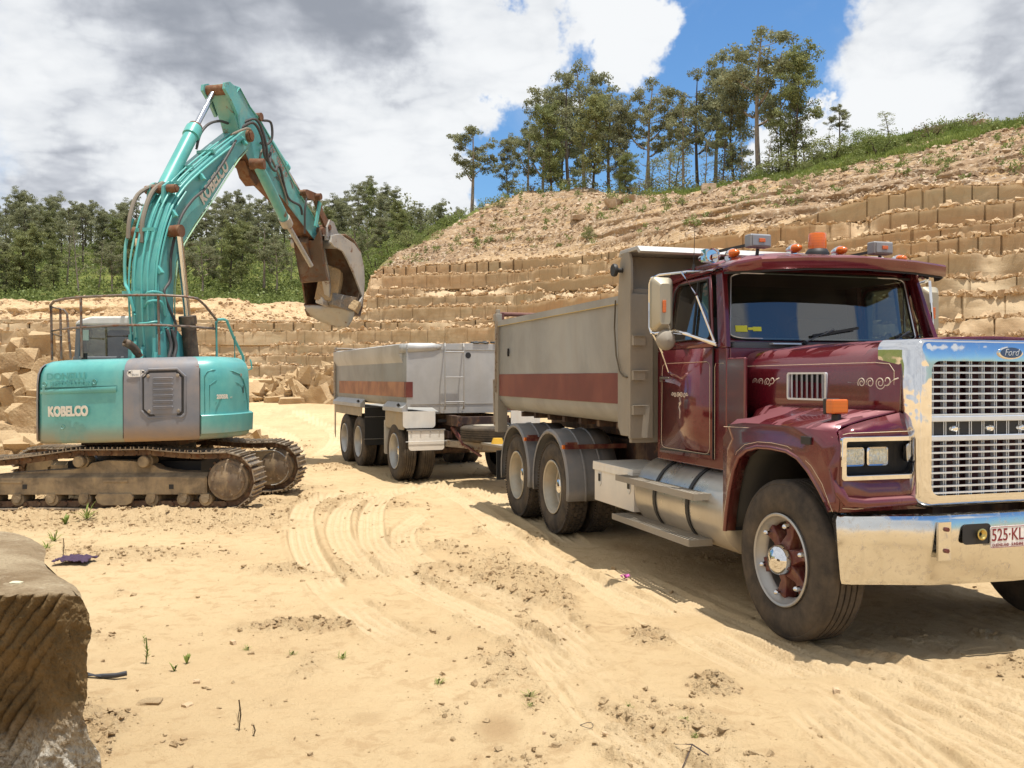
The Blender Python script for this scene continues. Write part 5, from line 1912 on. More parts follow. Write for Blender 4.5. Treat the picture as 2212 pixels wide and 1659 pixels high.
	# ---------------- roof lamps
	def bullet(x, y, z):
		b = MB()
		b.lathe([(-0.09, 0.0), (-0.085, 0.02), (-0.03, 0.036), (0.02, 0.040), (0.024, 0.036)], (x, y, z), (1, 0, 0), 16)
		b.box(x - 0.06, x + 0.0, y - 0.03, y + 0.03, z - 0.06, z - 0.02)
		bo_ = b.build('marker_light', M_CHR, T, smooth=50)
		l = MB()
		l.lathe([(0.022, 0.036), (0.05, 0.033), (0.08, 0.022), (0.09, 0.0)], (x, y, z), (1, 0, 0), 16)
		l.v = [(p[0], y + (p[1] - y) * 1.25, p[2]) for p in l.v]
		l.build('lens', M_AMB, bo_, smooth=60)
	for (y, z) in ((-0.82, 2.752), (-0.24, 2.815), (0.20, 2.815), (0.80, 2.765)):
		bullet(-1.26, y, z)
	bullet(-1.5, 0.9, 2.72)
	bc = MB()
	bc.lathe([(-0.03, 0.098), (0.0, 0.098), (0.015, 0.09), (0.032, 0.078), (0.033, 0.0)], (-1.25, -0.02, 2.785), (0, 0, 1), 24)
	be = bc.build('beacon', M_BLACK, T, smooth=40)
	bl = MB()
	bl.lathe([(0.032, 0.074), (0.06, 0.076), (0.15, 0.072), (0.165, 0.066), (0.172, 0.04), (0.174, 0.0)], (-1.25, -0.02, 2.785), (0, 0, 1), 28)
	bl.build('dome', M_AMB, be, smooth=40)
	for (y, z) in ((-0.605, 2.855), (0.58, 2.845)):
		wl = MB()
		wl.box(-1.17, -1.27, y - 0.097, y + 0.097, z - 0.054, z + 0.054)
		wo = wl.build('work_light', M_LAMPG, T, bevel=0.014, seg=3)
		f = MB()
		f.box(-1.160, -1.169, y - 0.082, y + 0.082, z - 0.042, z + 0.042)
		f.build('face_plate', M_LAMPG, wo, bevel=0.004)
		f = MB()
		f.box(-1.148, -1.159, y - 0.028, y + 0.028, z - 0.015, z + 0.015)
		f.build('amber_marker', M_AMB, wo, bevel=0.004)
		f = MB()
		f.bar((-1.22, y, z - 0.06), (-1.24, y, z - 0.14), 0.02)
		f.bar((-1.26, y - 0.08 * 1, z - 0.03), (-1.5, y - 0.36, z - 0.09), 0.022)
		f.build('lamp_stay', M_BLACK, wo)
	hc = MB()
	hc.lathe([(-0.16, 0.02), (-0.05, 0.03), (0.04, 0.05), (0.06, 0.062)], (-1.42, -0.93, 2.745), (1, 0, 0), 16)
	hc.box(-1.38, -1.46, -0.99, -0.87, 2.70, 2.80)
	hc.build('air_horn', M_CHR, T, smooth=50)
	an = MB()
	an.cyl((-1.62, -0.97, 2.62), (-1.62, -0.97, 2.70), 0.02, 0.012, n=10)
	an.cyl((-1.62, -0.97, 2.70), (-1.60, -0.97, 3.02), 0.004, 0.002, n=6)
	an.build('antenna', M_BLACK, T)
	# ---------------- tool box, tank, steps (near side and their twins)
	for s in (-1, 1):
		tb = MB()
		tb.box(-3.37, -2.42, s * 0.62, s * 1.15, 0.505, 0.86)
		tbo = tb.build('tool_box', M_WHITE, T, bevel=0.006)
		ld = MB()
		ld.box(-3.385, -2.42, s * 0.60, s * 1.163, 0.862, 0.90)
		ld.box(-3.385, -2.42, s * 1.153, s * 1.165, 0.815, 0.87)
		ld.build('lid', M_WHITE, tbo, bevel=0.004)
		for xx in (-3.22, -2.52):
			lt = MB()
			lt.xz([(xx - 0.035, 0.80), (xx + 0.035, 0.80), (xx + 0.035, 0.69), (xx, 0.66), (xx - 0.035, 0.69)], s * 1.151, s * 1.158)
			lto = lt.build('latch', M_SILV, tbo, bevel=0.002)
			l2 = MB()
			l2.box(xx - 0.024, xx - 0.006, s * 1.156, s * 1.163, 0.71, 0.785)
			l2.box(xx + 0.006, xx + 0.024, s * 1.156, s * 1.163, 0.71, 0.785)
			l2.build('latch_slot', M_BLACK, lto)
		tk = MB()
		tk.lathe([(0, 0.0), (0.0, 0.20), (0.012, 0.285), (0.05, 0.325), (0.10, 0.33), (1.55, 0.33), (1.60, 0.325), (1.638, 0.285), (1.65, 0.2), (1.655, 0.0)], (-0.77, s * 0.84, 0.70), (-1, 0, 0), 40)
		tko = tk.build('fuel_tank', M_TANK, T, smooth=40)
		st = MB()
		for xx in (-1.35, -1.95):
			st.lathe([(-0.025, 0.334), (-0.025, 0.340), (0.025, 0.340), (0.025, 0.334)], (xx, s * 0.84, 0.70), (-1, 0, 0), 40)
		st.build('tank_strap', M_BLACK, tko)
		fc = MB()
		fc.cyl((-1.05, s * 0.93, 1.0), (-1.05, s * 0.955, 1.07), 0.04, n=16)
		fc.build('filler_cap', M_STEEL, tko)
		for (x0, x1, z) in ((-2.52, -1.05, 0.845), (-2.60, -1.12, 0.475)):
			sp = MB()
			ya, yb = 0.98 + (0.12 if z > 0.6 else 0.10), 1.275
			# perforated tread: a lattice of bars with see-through slots
			nx = 30
			for k in range(nx + 1):
				x = x0 + (x1 - x0) * k / nx
				sp.box(x - 0.009, x + 0.009, s * ya, s * yb, z - 0.004, z)
			for k in range(5):
				y = ya + (yb - ya) * k / 4
				sp.box(x0, x1, s * (y - 0.010), s * (y + 0.010), z - 0.0065, z - 0.0025)
			sp.box(x0 - 0.01, x1 + 0.01, s * yb, s * (yb + 0.012), z - 0.05, z + 0.004)
			sp.box(x0 - 0.01, x1 + 0.01, s * (ya - 0.006), s * ya, z - 0.05, z + 0.002)
			sp.prism([(x1 + 0.008, s * ya, z - 0.05), (x1 + 0.008, s * ya, z + 0.002), (x1 + 0.008, s * (yb + 0.01), z + 0.002), (x1 + 0.008, s * (yb + 0.01), z - 0.05)], (0.012, 0, 0))
			for xx in (x0 + 0.25, x1 - 0.3):
				sp.box(xx - 0.02, xx + 0.02, s * 0.9, s * ya, z - 0.05, z - 0.02)
			sp.build('step', M_ALUD, T)
	# mudguards over the drive wheels
	for x in (-4.45, -5.78):
		for s in (-1, 1):
			mg = MB()
			prof = []
			ro = 0.615
			for k in range(0, 19):
				a = R(-12 + 204 * k / 18)
				prof.append((x + ro * math.cos(a) * 0.97, 0.55 + ro * math.sin(a)))
			y0, y1 = 0.66, 1.255
			rows = []
			ys = [(y1, -0.045), (y1 + 0.004, -0.02), (y1 - 0.012, 0.0)]
			for yy in (1.05, 0.86):
				ys += [(yy + 0.012, 0.0), (yy + 0.006, 0.012), (yy - 0.006, 0.012), (yy - 0.012, 0.0)]
			ys += [(y0, 0.0)]
			for (yy, dr) in ys:
				rows.append([(x + (p[0] - x) * (ro + dr) / ro, s * yy, 0.55 + (p[1] - 0.55) * (ro + dr) / ro) for p in prof])
			mg.grid(rows)
			mgo = mg.build('mudguard', M_MUDG, T, smooth=35, solid=0.008)
			bar = MB()
			bar.obox((x + 0.50, s * 0.90, 1.0), (0.045, 0.72, 0.05))
			bar.obox((x + 0.50, s * 1.18, 1.035), (0.06, 0.12, 0.03))
			bro = bar.build('guard_stay', M_SPID, mgo, bevel=0.004)
			rl = MB()
			rl.cyl((x + 0.50, s * 1.262, 1.0), (x + 0.50, s * 1.285, 1.0), 0.024, n=12)
			rl.build('side_reflector', M_AMB, mgo)
	# ---------------- tray
	tr = MB()
	for s in (-1, 1):
		rows = []
		for x in (-2.33, -3.5, -5.0, -6.45):
			rows.append([(x, s * 1.25, 2.44), (x, s * 1.25, 2.425), (x, s * 1.25, 2.0), (x, s * 1.25, 1.55), (x, s * 1.235, 1.46), (x, s * 1.19, 1.38), (x, s * 1.10, 1.325), (x, s * 0.95, 1.30), (x, 0, 1.30)])
		tr.grid(rows)
		tr.box(-2.30, -6.50, s * 1.24, s * 1.275, 2.43, 2.50)
	tr.build('tray', M_ALU, T, smooth=40, weld=True, solid=0.006)
	tl = MB()
	tl.box(-2.31, -6.50, -1.262, -1.277, 2.425, 2.432)
	tl.build('tray_seam', simple('rail_ochre', (0.45, 0.33, 0.13), 0.7), T)
	fb = MB()
	fb.box(-2.3, -6.5, -0.50, -0.42, 1.10, 1.30)
	fb.box(-2.3, -6.5, 0.42, 0.50, 1.10, 1.30)
	for k in range(8):
		xx = -2.6 - k * 0.52
		fb.box(xx - 0.04, xx + 0.04, -1.0, 1.0, 1.235, 1.298)
	fb.build('tray_subframe', M_CHAS, T)
	for s in (-1, 1):
		sr = MB()
		sr.box(-2.34, -6.44, s * 1.254, s * 1.258, 1.505, 1.79)
		sr.build('stripe', M_STRIPE, T)
	# front wall with the side returns and the sloped hood over the cab
	fw = MB()
	fw.box(-2.24, -2.29, -1.26, 1.26, 1.16, 2.55)
	for s in (-1, 1):
		fw.xz([(-2.22, 1.22), (-2.40, 1.22), (-2.47, 1.30), (-2.47, 2.50), (-2.42, 2.80), (-2.36, 2.88), (-2.24, 2.88), (-2.19, 2.80), (-2.18, 2.55), (-2.22, 2.45)], s * 1.262, s * 1.292)
		fw.box(-2.20, -2.24, s * 1.06, s * 1.29, 1.20, 2.5)
	fw.prism([(-2.30, -1.26, 2.5), (-2.30, 1.26, 2.5), (-2.42, 1.26, 2.86), (-2.42, -1.26, 2.86)], (-0.03, 0, 0))
	fwo = fw.build('tray_front', M_ALUD, T, bevel=0.008)
	hdn = MB()
	hdn.xz([(-2.47, 2.85), (-2.42, 2.905), (-2.05, 2.905), (-1.98, 2.85), (-2.02, 2.835), (-2.07, 2.87), (-2.40, 2.87)], -1.29, 1.29)
	hdn.build('tray_canopy', M_ALUB, T, bevel=0.006)
	for z in (1.46, 1.77, 2.08):
		bb = MB()
		bb.box(-2.155, -2.235, -1.16, -1.275, z - 0.045, z + 0.035)
		bb.box(-2.135, -2.155, -1.14, -1.29, z + 0.035, z + 0.041)
		bb.build('tray_step', M_ALUD, T)
	kn = MB()
	kn.cyl((-2.36, -1.29, 2.72), (-2.36, -1.36, 2.72), 0.022, n=10)
	kn.lathe([(0, 0.0), (0, 0.055), (0.02, 0.06), (0.035, 0.055), (0.035, 0.0)], (-2.36, -1.355, 2.72), (0, -1, 0), 16)
	kn.build('tarp_knob', M_BLACK, T)
	rp = MB()
	rp.tube([(-2.50, -1.30, 2.46), (-2.50, -1.31, 2.2), (-2.46, -1.31, 1.95), (-2.38, -1.31, 1.80), (-2.30, -1.31, 1.76), (-2.24, -1.30, 1.75)], 0.008, 6)
	rp.build('tarp_rope', simple('rope', (0.12, 0.10, 0.07), 0.9), T)
	# rear posts and tailgate
	for s in (-1, 1):
		tg = MB()
		tg.box(-6.45, -6.60, s * 1.14, s * 1.275, 1.02, 2.50)
		tg.cyl((-6.56, s * 1.24, 2.5), (-6.56, s * 1.24, 2.66), 0.03, n=10)
		tg.box(-6.50, -6.62, s * 1.20, s * 1.29, 2.50, 2.60)
		tg.build('rear_post', M_ALUD, T, bevel=0.006)
	t2 = MB()
	t2.box(-6.60, -6.645, -1.18, 1.18, 1.30, 2.46)
	for k in range(4):
		t2.box(-6.645, -6.70, -1.18, 1.18, 1.36 + k * 0.34, 1.44 + k * 0.34)
	t2.cyl((-6.60, -1.26, 2.60), (-6.60, 1.26, 2.60), 0.03, n=10)
	for s in (-1, 1):
		t2.box(-6.57, -6.63, s * 1.15, s * 1.19, 2.4, 2.62)
	t2.build('tailgate', paint('tailgate_red', (0.14, 0.045, 0.035), 0.6, dirt=0.4, rust=0.4), T)
	rd = MB()
	rd.bar((-6.46, -1.29, 2.55), (-6.50, -1.29, 1.55), 0.03, 0.02)
	rd.bar((-6.64, -1.26, 1.72), (-6.60, -1.26, 1.10), 0.045, 0.045)
	rd.build('tailgate_lever', M_STEEL, T)
	# tray load: hook near the tailgate, hitch
	hk = MB()
	hk.obox((-6.02, -1.262, 2.07), (0.03, 0.02, 0.10))
	hk.tube([(-6.0, -1.27, 2.08), (-5.95, -1.29, 2.08), (-5.95, -1.29, 2.04)], 0.008, 6)
	hk.build('rope_hook', M_BLACK, T)
	for s in (-1, 1):
		mf = MB()
		mf.box(-6.75, -6.78, s * 1.20, s * 0.62, 0.35, 0.75)
		mf.build('mud_flap', M_BLKR, T)
	return T
TRUCK = build_truck()
# ================================================================== the dog trailer behind the truck
def build_trailer():
	T = empty('tipper_trailer', (-0.895, 16.19, 0), R(23 - 90))
	tag(T, 'grey aluminium three-axle tipper trailer coupled behind the maroon truck', 'trailer')
	for x in (0.0, -2.56, -3.74):
		for s in (-1, 1):
			dual_wheel(T, (x, s * 1.21, 0.50), s, False, M_RIMA if s < 0 else M_RIMW, r=0.50)
	ch = MB()
	for s in (-1, 1):
		ch.box(1.1 if s < 0 else 1.1, -4.6, s * 0.38, s * 0.46, 0.95, 1.12)
	for x in (0.9, 0.0, -1.2, -2.5, -3.7, -4.5):
		ch.box(x - 0.05, x + 0.05, -0.4, 0.4, 0.97, 1.10)
	for x in (0.0, -2.56, -3.74):
		ch.cyl((x, -0.85, 0.5), (x, 0.85, 0.5), 0.07, n=12)
		for s in (-1, 1):
			ch.box(x - 0.5, x + 0.5, s * 0.45 - 0.04, s * 0.45 + 0.04, 0.62, 0.70)
			ch.box(x - 0.06, x + 0.06, s * 0.45 - 0.05, s * 0.45 + 0.05, 0.52, 0.96)
	ch.build('chassis', M_CHAS, T, bevel=0.005)
	dl = MB()
	dl.lathe([(-0.04, 0.40), (-0.04, 0.52), (0.04, 0.52), (0.04, 0.40)], (0.0, 0, 0.90), (0, 0, 1), 32)
	dl.box(-0.65, 0.75, -0.50, -0.42, 0.74, 0.86)
	dl.box(-0.65, 0.75, 0.42, 0.50, 0.74, 0.86)
	dl.build('turntable', M_CHAS, T)
	db = MB()
	tip = Vector((3.22, 0.46, 0.66))
	db.bar((0.70, -0.48, 0.66), (2.3, 0.12, 0.64), 0.12, 0.11)
	db.bar((0.70, 0.48, 0.66), (2.3, 0.34, 0.64), 0.12, 0.11)
	db.bar((2.2, 0.22, 0.64), tip, 0.22, 0.12)
	db.bar((1.3, -0.3, 0.58), (1.3, 0.5, 0.58), 0.10, 0.08)
	db.lathe([(-0.03, 0.04), (-0.03, 0.09), (0.03, 0.09), (0.03, 0.04)], tip + Vector((0.08, 0, 0)), (0, 0, 1), 20, closed=True)
	db.build('drawbar', M_STEEL, T, bevel=0.006)
	pl = MB()
	pl.box(1.75, 2.6, -0.30, 0.42, 0.70, 0.735)
	pl.build('drawbar_plate', M_ALUD, T)
	st = MB()
	st.cyl((0.75, -0.42, 0.92), (1.15, -0.36, 0.66), 0.035, n=10)
	st.cyl((1.15, -0.36, 0.66), (1.75, -0.30, 0.52), 0.022, n=10)
	st.build('drawbar_strut', M_SPID, T)
	sp = empty('spare_wheel', (0, 0, 0), 0, T)
	make_tyre('tyre', sp, (1.42, 0.02, 0.72), (0, 0, 1), 0.51, 0.26, 0.29, ribs=4)
	mb = MB()
	mb.lathe([(0.03, 0.295), (0.0, 0.30), (0.1, 0.27), (0.2, 0.27), (0.26, 0.30), (0.24, 0.25), (0.13, 0.2), (0.13, 0.0)], (1.42, 0.02, 0.72), (0, 0, 1), 32)
	mb.build('rim', M_RIMW, sp)
	yb = MB()
	yb.cyl((2.15, -0.18, 0.735), (2.15, -0.18, 0.82), 0.10, 0.07, n=16)
	yb.build('coupling_cap', simple('yellow_cap', (0.62, 0.36, 0.03), 0.5), T)
	br = MB()
	br.box(0.50, 0.58, -0.6, 0.6, 1.0, 1.05)
	br.tube([(0.75, 0.25, 0.95), (1.1, 0.35, 1.02), (1.6, 0.30, 0.98), (2.0, 0.4, 0.86), (2.8, 0.5, 0.9)], 0.014, 6)
	br.tube([(0.75, 0.15, 0.95), (1.2, 0.22, 0.99), (1.7, 0.2, 1.0), (2.1, 0.3, 0.84), (2.8, 0.4, 0.86)], 0.012, 6)
	br.build('brake_hoses', M_BLACK, T)
	# ---------------- tub
	X0, X1 = 0.60, -4.66
	tb = MB()
	for s in (-1, 1):
		tb.grid([[(X0, s * 1.165, 2.25), (X0, s * 1.165, 2.235), (X0, s * 1.165, 2.0), (X0, s * 1.165, 1.42), (X0, s * 1.14, 1.32), (X0, s * 1.06, 1.262), (X0, s * 0.70, 1.255)],
				 [(X1, s * 1.165, 2.25), (X1, s * 1.165, 2.235), (X1, s * 1.165, 2.0), (X1, s * 1.165, 1.42), (X1, s * 1.14, 1.32), (X1, s * 1.06, 1.262), (X1, s * 0.70, 1.255)]])
	tb.box(X1, X0, -0.72, 0.72, 1.15, 1.17)
	tb.box(X1, X1 - 0.03, -1.18, 1.18, 1.28, 2.28)
	tb.build('tub', M_ALU, T, smooth=40, solid=0.008)
	rl = MB()
	for s in (-1, 1):
		rl.prism([(X1 - 0.05, s * 1.165, 1.99), (X1 - 0.05, s * 1.225, 2.13), (X1 - 0.05, s * 1.225, 2.29), (X1 - 0.05, s * 1.15, 2.31), (X1 - 0.05, s * 1.15, 1.99)], (X0 - 0.20 - X1 + 0.05, 0, 0))
		rl.prism([(X0 - 0.20, s * 1.225, 2.16), (X0 + 0.03, s * 1.13, 2.16), (X0 + 0.03, s * 0.55, 2.22), (X0 + 0.03, s * 0.50, 2.25), (X0 + 0.03, s * 0.62, 2.31), (X0 + 0.03, s * 1.12, 2.305), (X0 - 0.20, s * 1.225, 2.29)], (-0.035, -s * 0.01, 0)) if False else None
		rl.grid([[(X0 - 0.20, s * 1.225, 2.15), (X0 - 0.20, s * 1.225, 2.295)], [(X0 - 0.04, s * 1.205, 2.155), (X0 - 0.04, s * 1.205, 2.30)], [(X0 + 0.030, s * 1.12, 2.165), (X0 + 0.030, s * 1.12, 2.31)],
				 [(X0 + 0.026, s * 0.70, 2.19), (X0 + 0.026, s * 0.70, 2.315)], [(X0 + 0.02, s * 0.57, 2.235), (X0 + 0.02, s * 0.57, 2.285)]])
	rl.build('top_rail', M_ALUB, T, smooth=35, solid=0.008)
	fw = MB()
	pts = [(-1.165, 1.27), (-0.74, 1.262), (-0.56, 1.15), (0.56, 1.15), (0.74, 1.262), (1.165, 1.27), (1.165, 2.29), (0, 2.325), (-1.165, 2.29)]
	fw.prism([(X0, y, z) for y, z in pts], (0.012, 0, 0))
	fwo = fw.build('front_wall', M_ALUB, T, bevel=0.003)
	hb = MB()
	hb.cyl((X0 + 0.010, -0.09, 2.12), (X0 + 0.0155, -0.09, 2.12), 0.05, n=24)
	hb.build('hoist_hole', M_BLACK, fwo)
	rb = MB()
	rb.box(X0 + 0.012, X0 + 0.02, -1.16, 1.16, 2.205, 2.213)
	rb.box(X0 + 0.012, X0 + 0.02, -1.10, 1.10, 1.30, 1.306)
	rb.build('weld_seams', M_ALUD, fwo)
	for s in (-1, 1):
		sp_ = MB()
		sp_.box(-4.40, X0 + 0.002, s * 1.168, s * 1.172, 1.42, 1.675)
		sp_.build('stripe', M_STRIPE2, T)
		sp2 = MB()
		sp2.box(X0 - 0.10, X0 + 0.016, s * 1.169, s * 1.176, 1.42, 1.675)
		sp2.box(X0 + 0.012, X0 + 0.018, s * 1.172, s * 1.06, 1.42, 1.675)
		sp2.build('stripe_end', M_STRIPE, T)
	ld = MB()
	for y in (-0.54, -0.21):
		ld.tube([(X0 + 0.02, y + 0.03, 2.30), (X0 + 0.07, y + 0.02, 2.31), (X0 + 0.13, y, 2.26), (X0 + 0.14, y, 2.0), (X0 + 0.14, y, 1.4), (X0 + 0.13, y, 1.28), (X0 + 0.08, y + 0.015, 1.225), (X0 + 0.02, y + 0.02, 1.225)], 0.0125, 8)
	for z in (2.17, 1.75, 1.34):
		ld.cyl((X0 + 0.14, -0.54, z), (X0 + 0.14, -0.21, z), 0.012, n=8)
	ld.build('ladder', M_RIMA, T)
	tp = MB()
	rngs = random.Random(4)
	for (y0, y1) in ((0.0, 0.28), (0.36, 1.0)):
		row0, row1 = [], []
		for k in range(9):
			y = y0 + (y1 - y0) * k / 8
			row0.append((X0 + 0.03, y, 2.325 + 0.012 * rngs.random()))
			row1.append((X0 - 0.12, y, 2.345 + 0.02 * rngs.random()))
		tp.grid([row0, row1])
	tp.build('tarp', M_BLACK, T, solid=0.02)
	# rear post, tailgate
	rp = MB()
	for s in (-1, 1):
		rp.box(X1 - 0.02, X1 - 0.13, s * 1.08, s * 1.21, 1.20, 2.34)
		rp.cyl((X1 - 0.08, s * 1.17, 2.34), (X1 - 0.08, s * 1.17, 2.40), 0.025, n=8)
	rp.cyl((X1 - 0.08, -1.2, 2.37), (X1 - 0.08, 1.2, 2.37), 0.02, n=8)
	rp.bar((X1 - 0.0, -1.22, 2.3), (X1 + 0.35, -1.22, 2.33), 0.02)
	rp.build('tailgate_post', M_STEEL, T, bevel=0.004)
	# guard shelves above the wheels
	for (xa, xb) in ((-4.72, -2.25), (-0.62, 0.60)):
		for s in (-1, 1):
			gs = MB()
			gs.prism([(xa, s * 1.14, 1.34), (xa, s * 1.24, 1.245), (xa, s * 1.24, 1.175), (xa, s * 1.14, 1.17)], (xb - xa, 0, 0))
			gs.box(xa, xb, s * 0.62, s * 1.2, 1.165, 1.18)
			gs.build('wheel_shelf', M_ALUB, T, bevel=0.004)
	for x in (-2.45, 0.35):
		kb = MB()
		kb.cyl((x, -1.22, 1.275), (x, -1.245, 1.305), 0.025, n=8)
		kb.build('shelf_knob', M_BLACK, T)
	def flap(x, ya, yb, z0, z1, mat, name='mud_flap', tilt=0.0, r=0.05):
		f = MB()
		pts = [(p[0], p[1]) for p in rrect((ya + yb) / 2, (z0 + z1) / 2, abs(yb - ya), z1 - z0, r, 4)]
		pts = [(y, (z1 if z > (z0 + z1) / 2 and abs(z - z1) < r + 0.001 else z)) for y, z in pts]
		f.prism([(x + tilt * (z1 - z), y, z) for y, z in pts], (0.012, 0, 0))
		return f.build(name, mat, T)
	for s in (-1, 1):
		flap(0.63, s * 1.235, s * 0.68, 0.915, 1.19, M_WHITE, r=0.06)
		fo = flap(0.72, s * 1.17, s * 0.56, 0.555, 0.885, M_WHITE, tilt=0.06, r=0.05)
		h = MB()
		h.box(0.705, 0.745, s * 1.19, s * 0.54, 0.875, 0.895)
		for k in range(4):
			y = 1.12 - k * 0.16
			h.cyl((0.735, s * y, 0.855), (0.755, s * y, 0.855), 0.010, n=6)
		h.cyl((0.757, s * 1.22, 0.70), (0.757, s * 0.5, 0.70), 0.004, n=5)
		h.build('flap_bar', M_RIMA, fo)
		flap(-0.60, s * 1.215, s * 0.68, 0.40, 1.0, M_WHITE, r=0.04)
		fs = MB()
		pts = rrect(0.0, 1.03, 1.16, 0.30, 0.06, 4)
		fs.prism([(x, s * 1.20, z) for x, z in pts if True], (0, -s * 0.01, 0))
		fs.build('side_skirt', M_MUD2, T)
		flap(-1.98, s * 1.22, s * 0.62, 0.46, 1.18, M_BLKR, r=0.03)
		g = MB()
		g.cyl((-1.965, s * 1.24, 0.58), (-1.965, s * 0.6, 0.58), 0.005, n=5)
		g.cyl((-1.965, s * 1.22, 1.0), (-1.965, s * 0.6, 1.0), 0.005, n=5)
		g.build('flap_rod', M_RIMA, T)
		fs = MB()
		fs.xz([(-4.72, 1.18), (-4.72, 0.55), (-4.62, 0.45), (-4.60, 1.0), (-4.45, 1.0), (-2.3, 1.0), (-2.25, 1.18)], s * 1.205, s * 1.195)
		fs.build('rear_skirt', M_MUD2, T)
	return T
TRAILER = build_trailer()
# ================================================================== the excavator
def at(px, py, Y):
	"""world point at depth Y seen from the camera under picture column px, row py"""
	return Vector(((px - 1106) / 2000 * Y, Y, CAM_H - (py - 815) / 2000 * Y))
def teal_mat(name, low=None, dirt=0.22, rust=0.0, col=(0.092, 0.355, 0.34), dscale=1.6):
	m = NT(name)
	n = m.noise(dscale, 8, 0.62, 0.4)
	st = m.noise(2.4, 7, 0.66, vscale=(1, 1, 0.16))
	fi = m.noise(24, 4, 0.65)
	c = m.mix(m.rng(n, 0.3, 0.7), tuple(v * 0.86 for v in col), tuple(v * 1.12 for v in col))
	c = m.mix(m.math('MULTIPLY', m.rng(m.noise(5, 5, .6), .45, .7), 0.22), c, (0.17, 0.50, 0.42))
	f = m.math('MULTIPLY', m.rng(m.math('ADD', m.math('MULTIPLY', n, .5), m.math('MULTIPLY', st, .5)), 0.44, 0.74), dirt)
	if low:
		sp = m.n('ShaderNodeSeparateXYZ')
		m.l(m.obj(), sp.inputs[0])
		g = m.math('MULTIPLY', m.rng(sp.outputs[2], low[0], low[1], 1, 0), m.rng(n, 0.3, 0.62, 0.25, 1.0))
		f = m.math('MAXIMUM', f, m.math('MULTIPLY', g, 0.8))
	c = m.mix(f, c, (0.36, 0.25, 0.14))
	if rust:
		rr = m.rng(m.noise(3.3, 9, .7, .6), 0.62 - 0.14 * rust, 0.68 - 0.12 * rust)
		c = m.mix(m.math('MULTIPLY', rr, 0.9), c, (0.14, 0.06, 0.03))
	m.set(col=c, rough=m.math('ADD', m.math('MULTIPLY', f, 0.4), 0.36), coat=0.25, coatr=0.2)
	m.bump(m.noise(3, 3), 0.05, 0.03)
	return m.mat
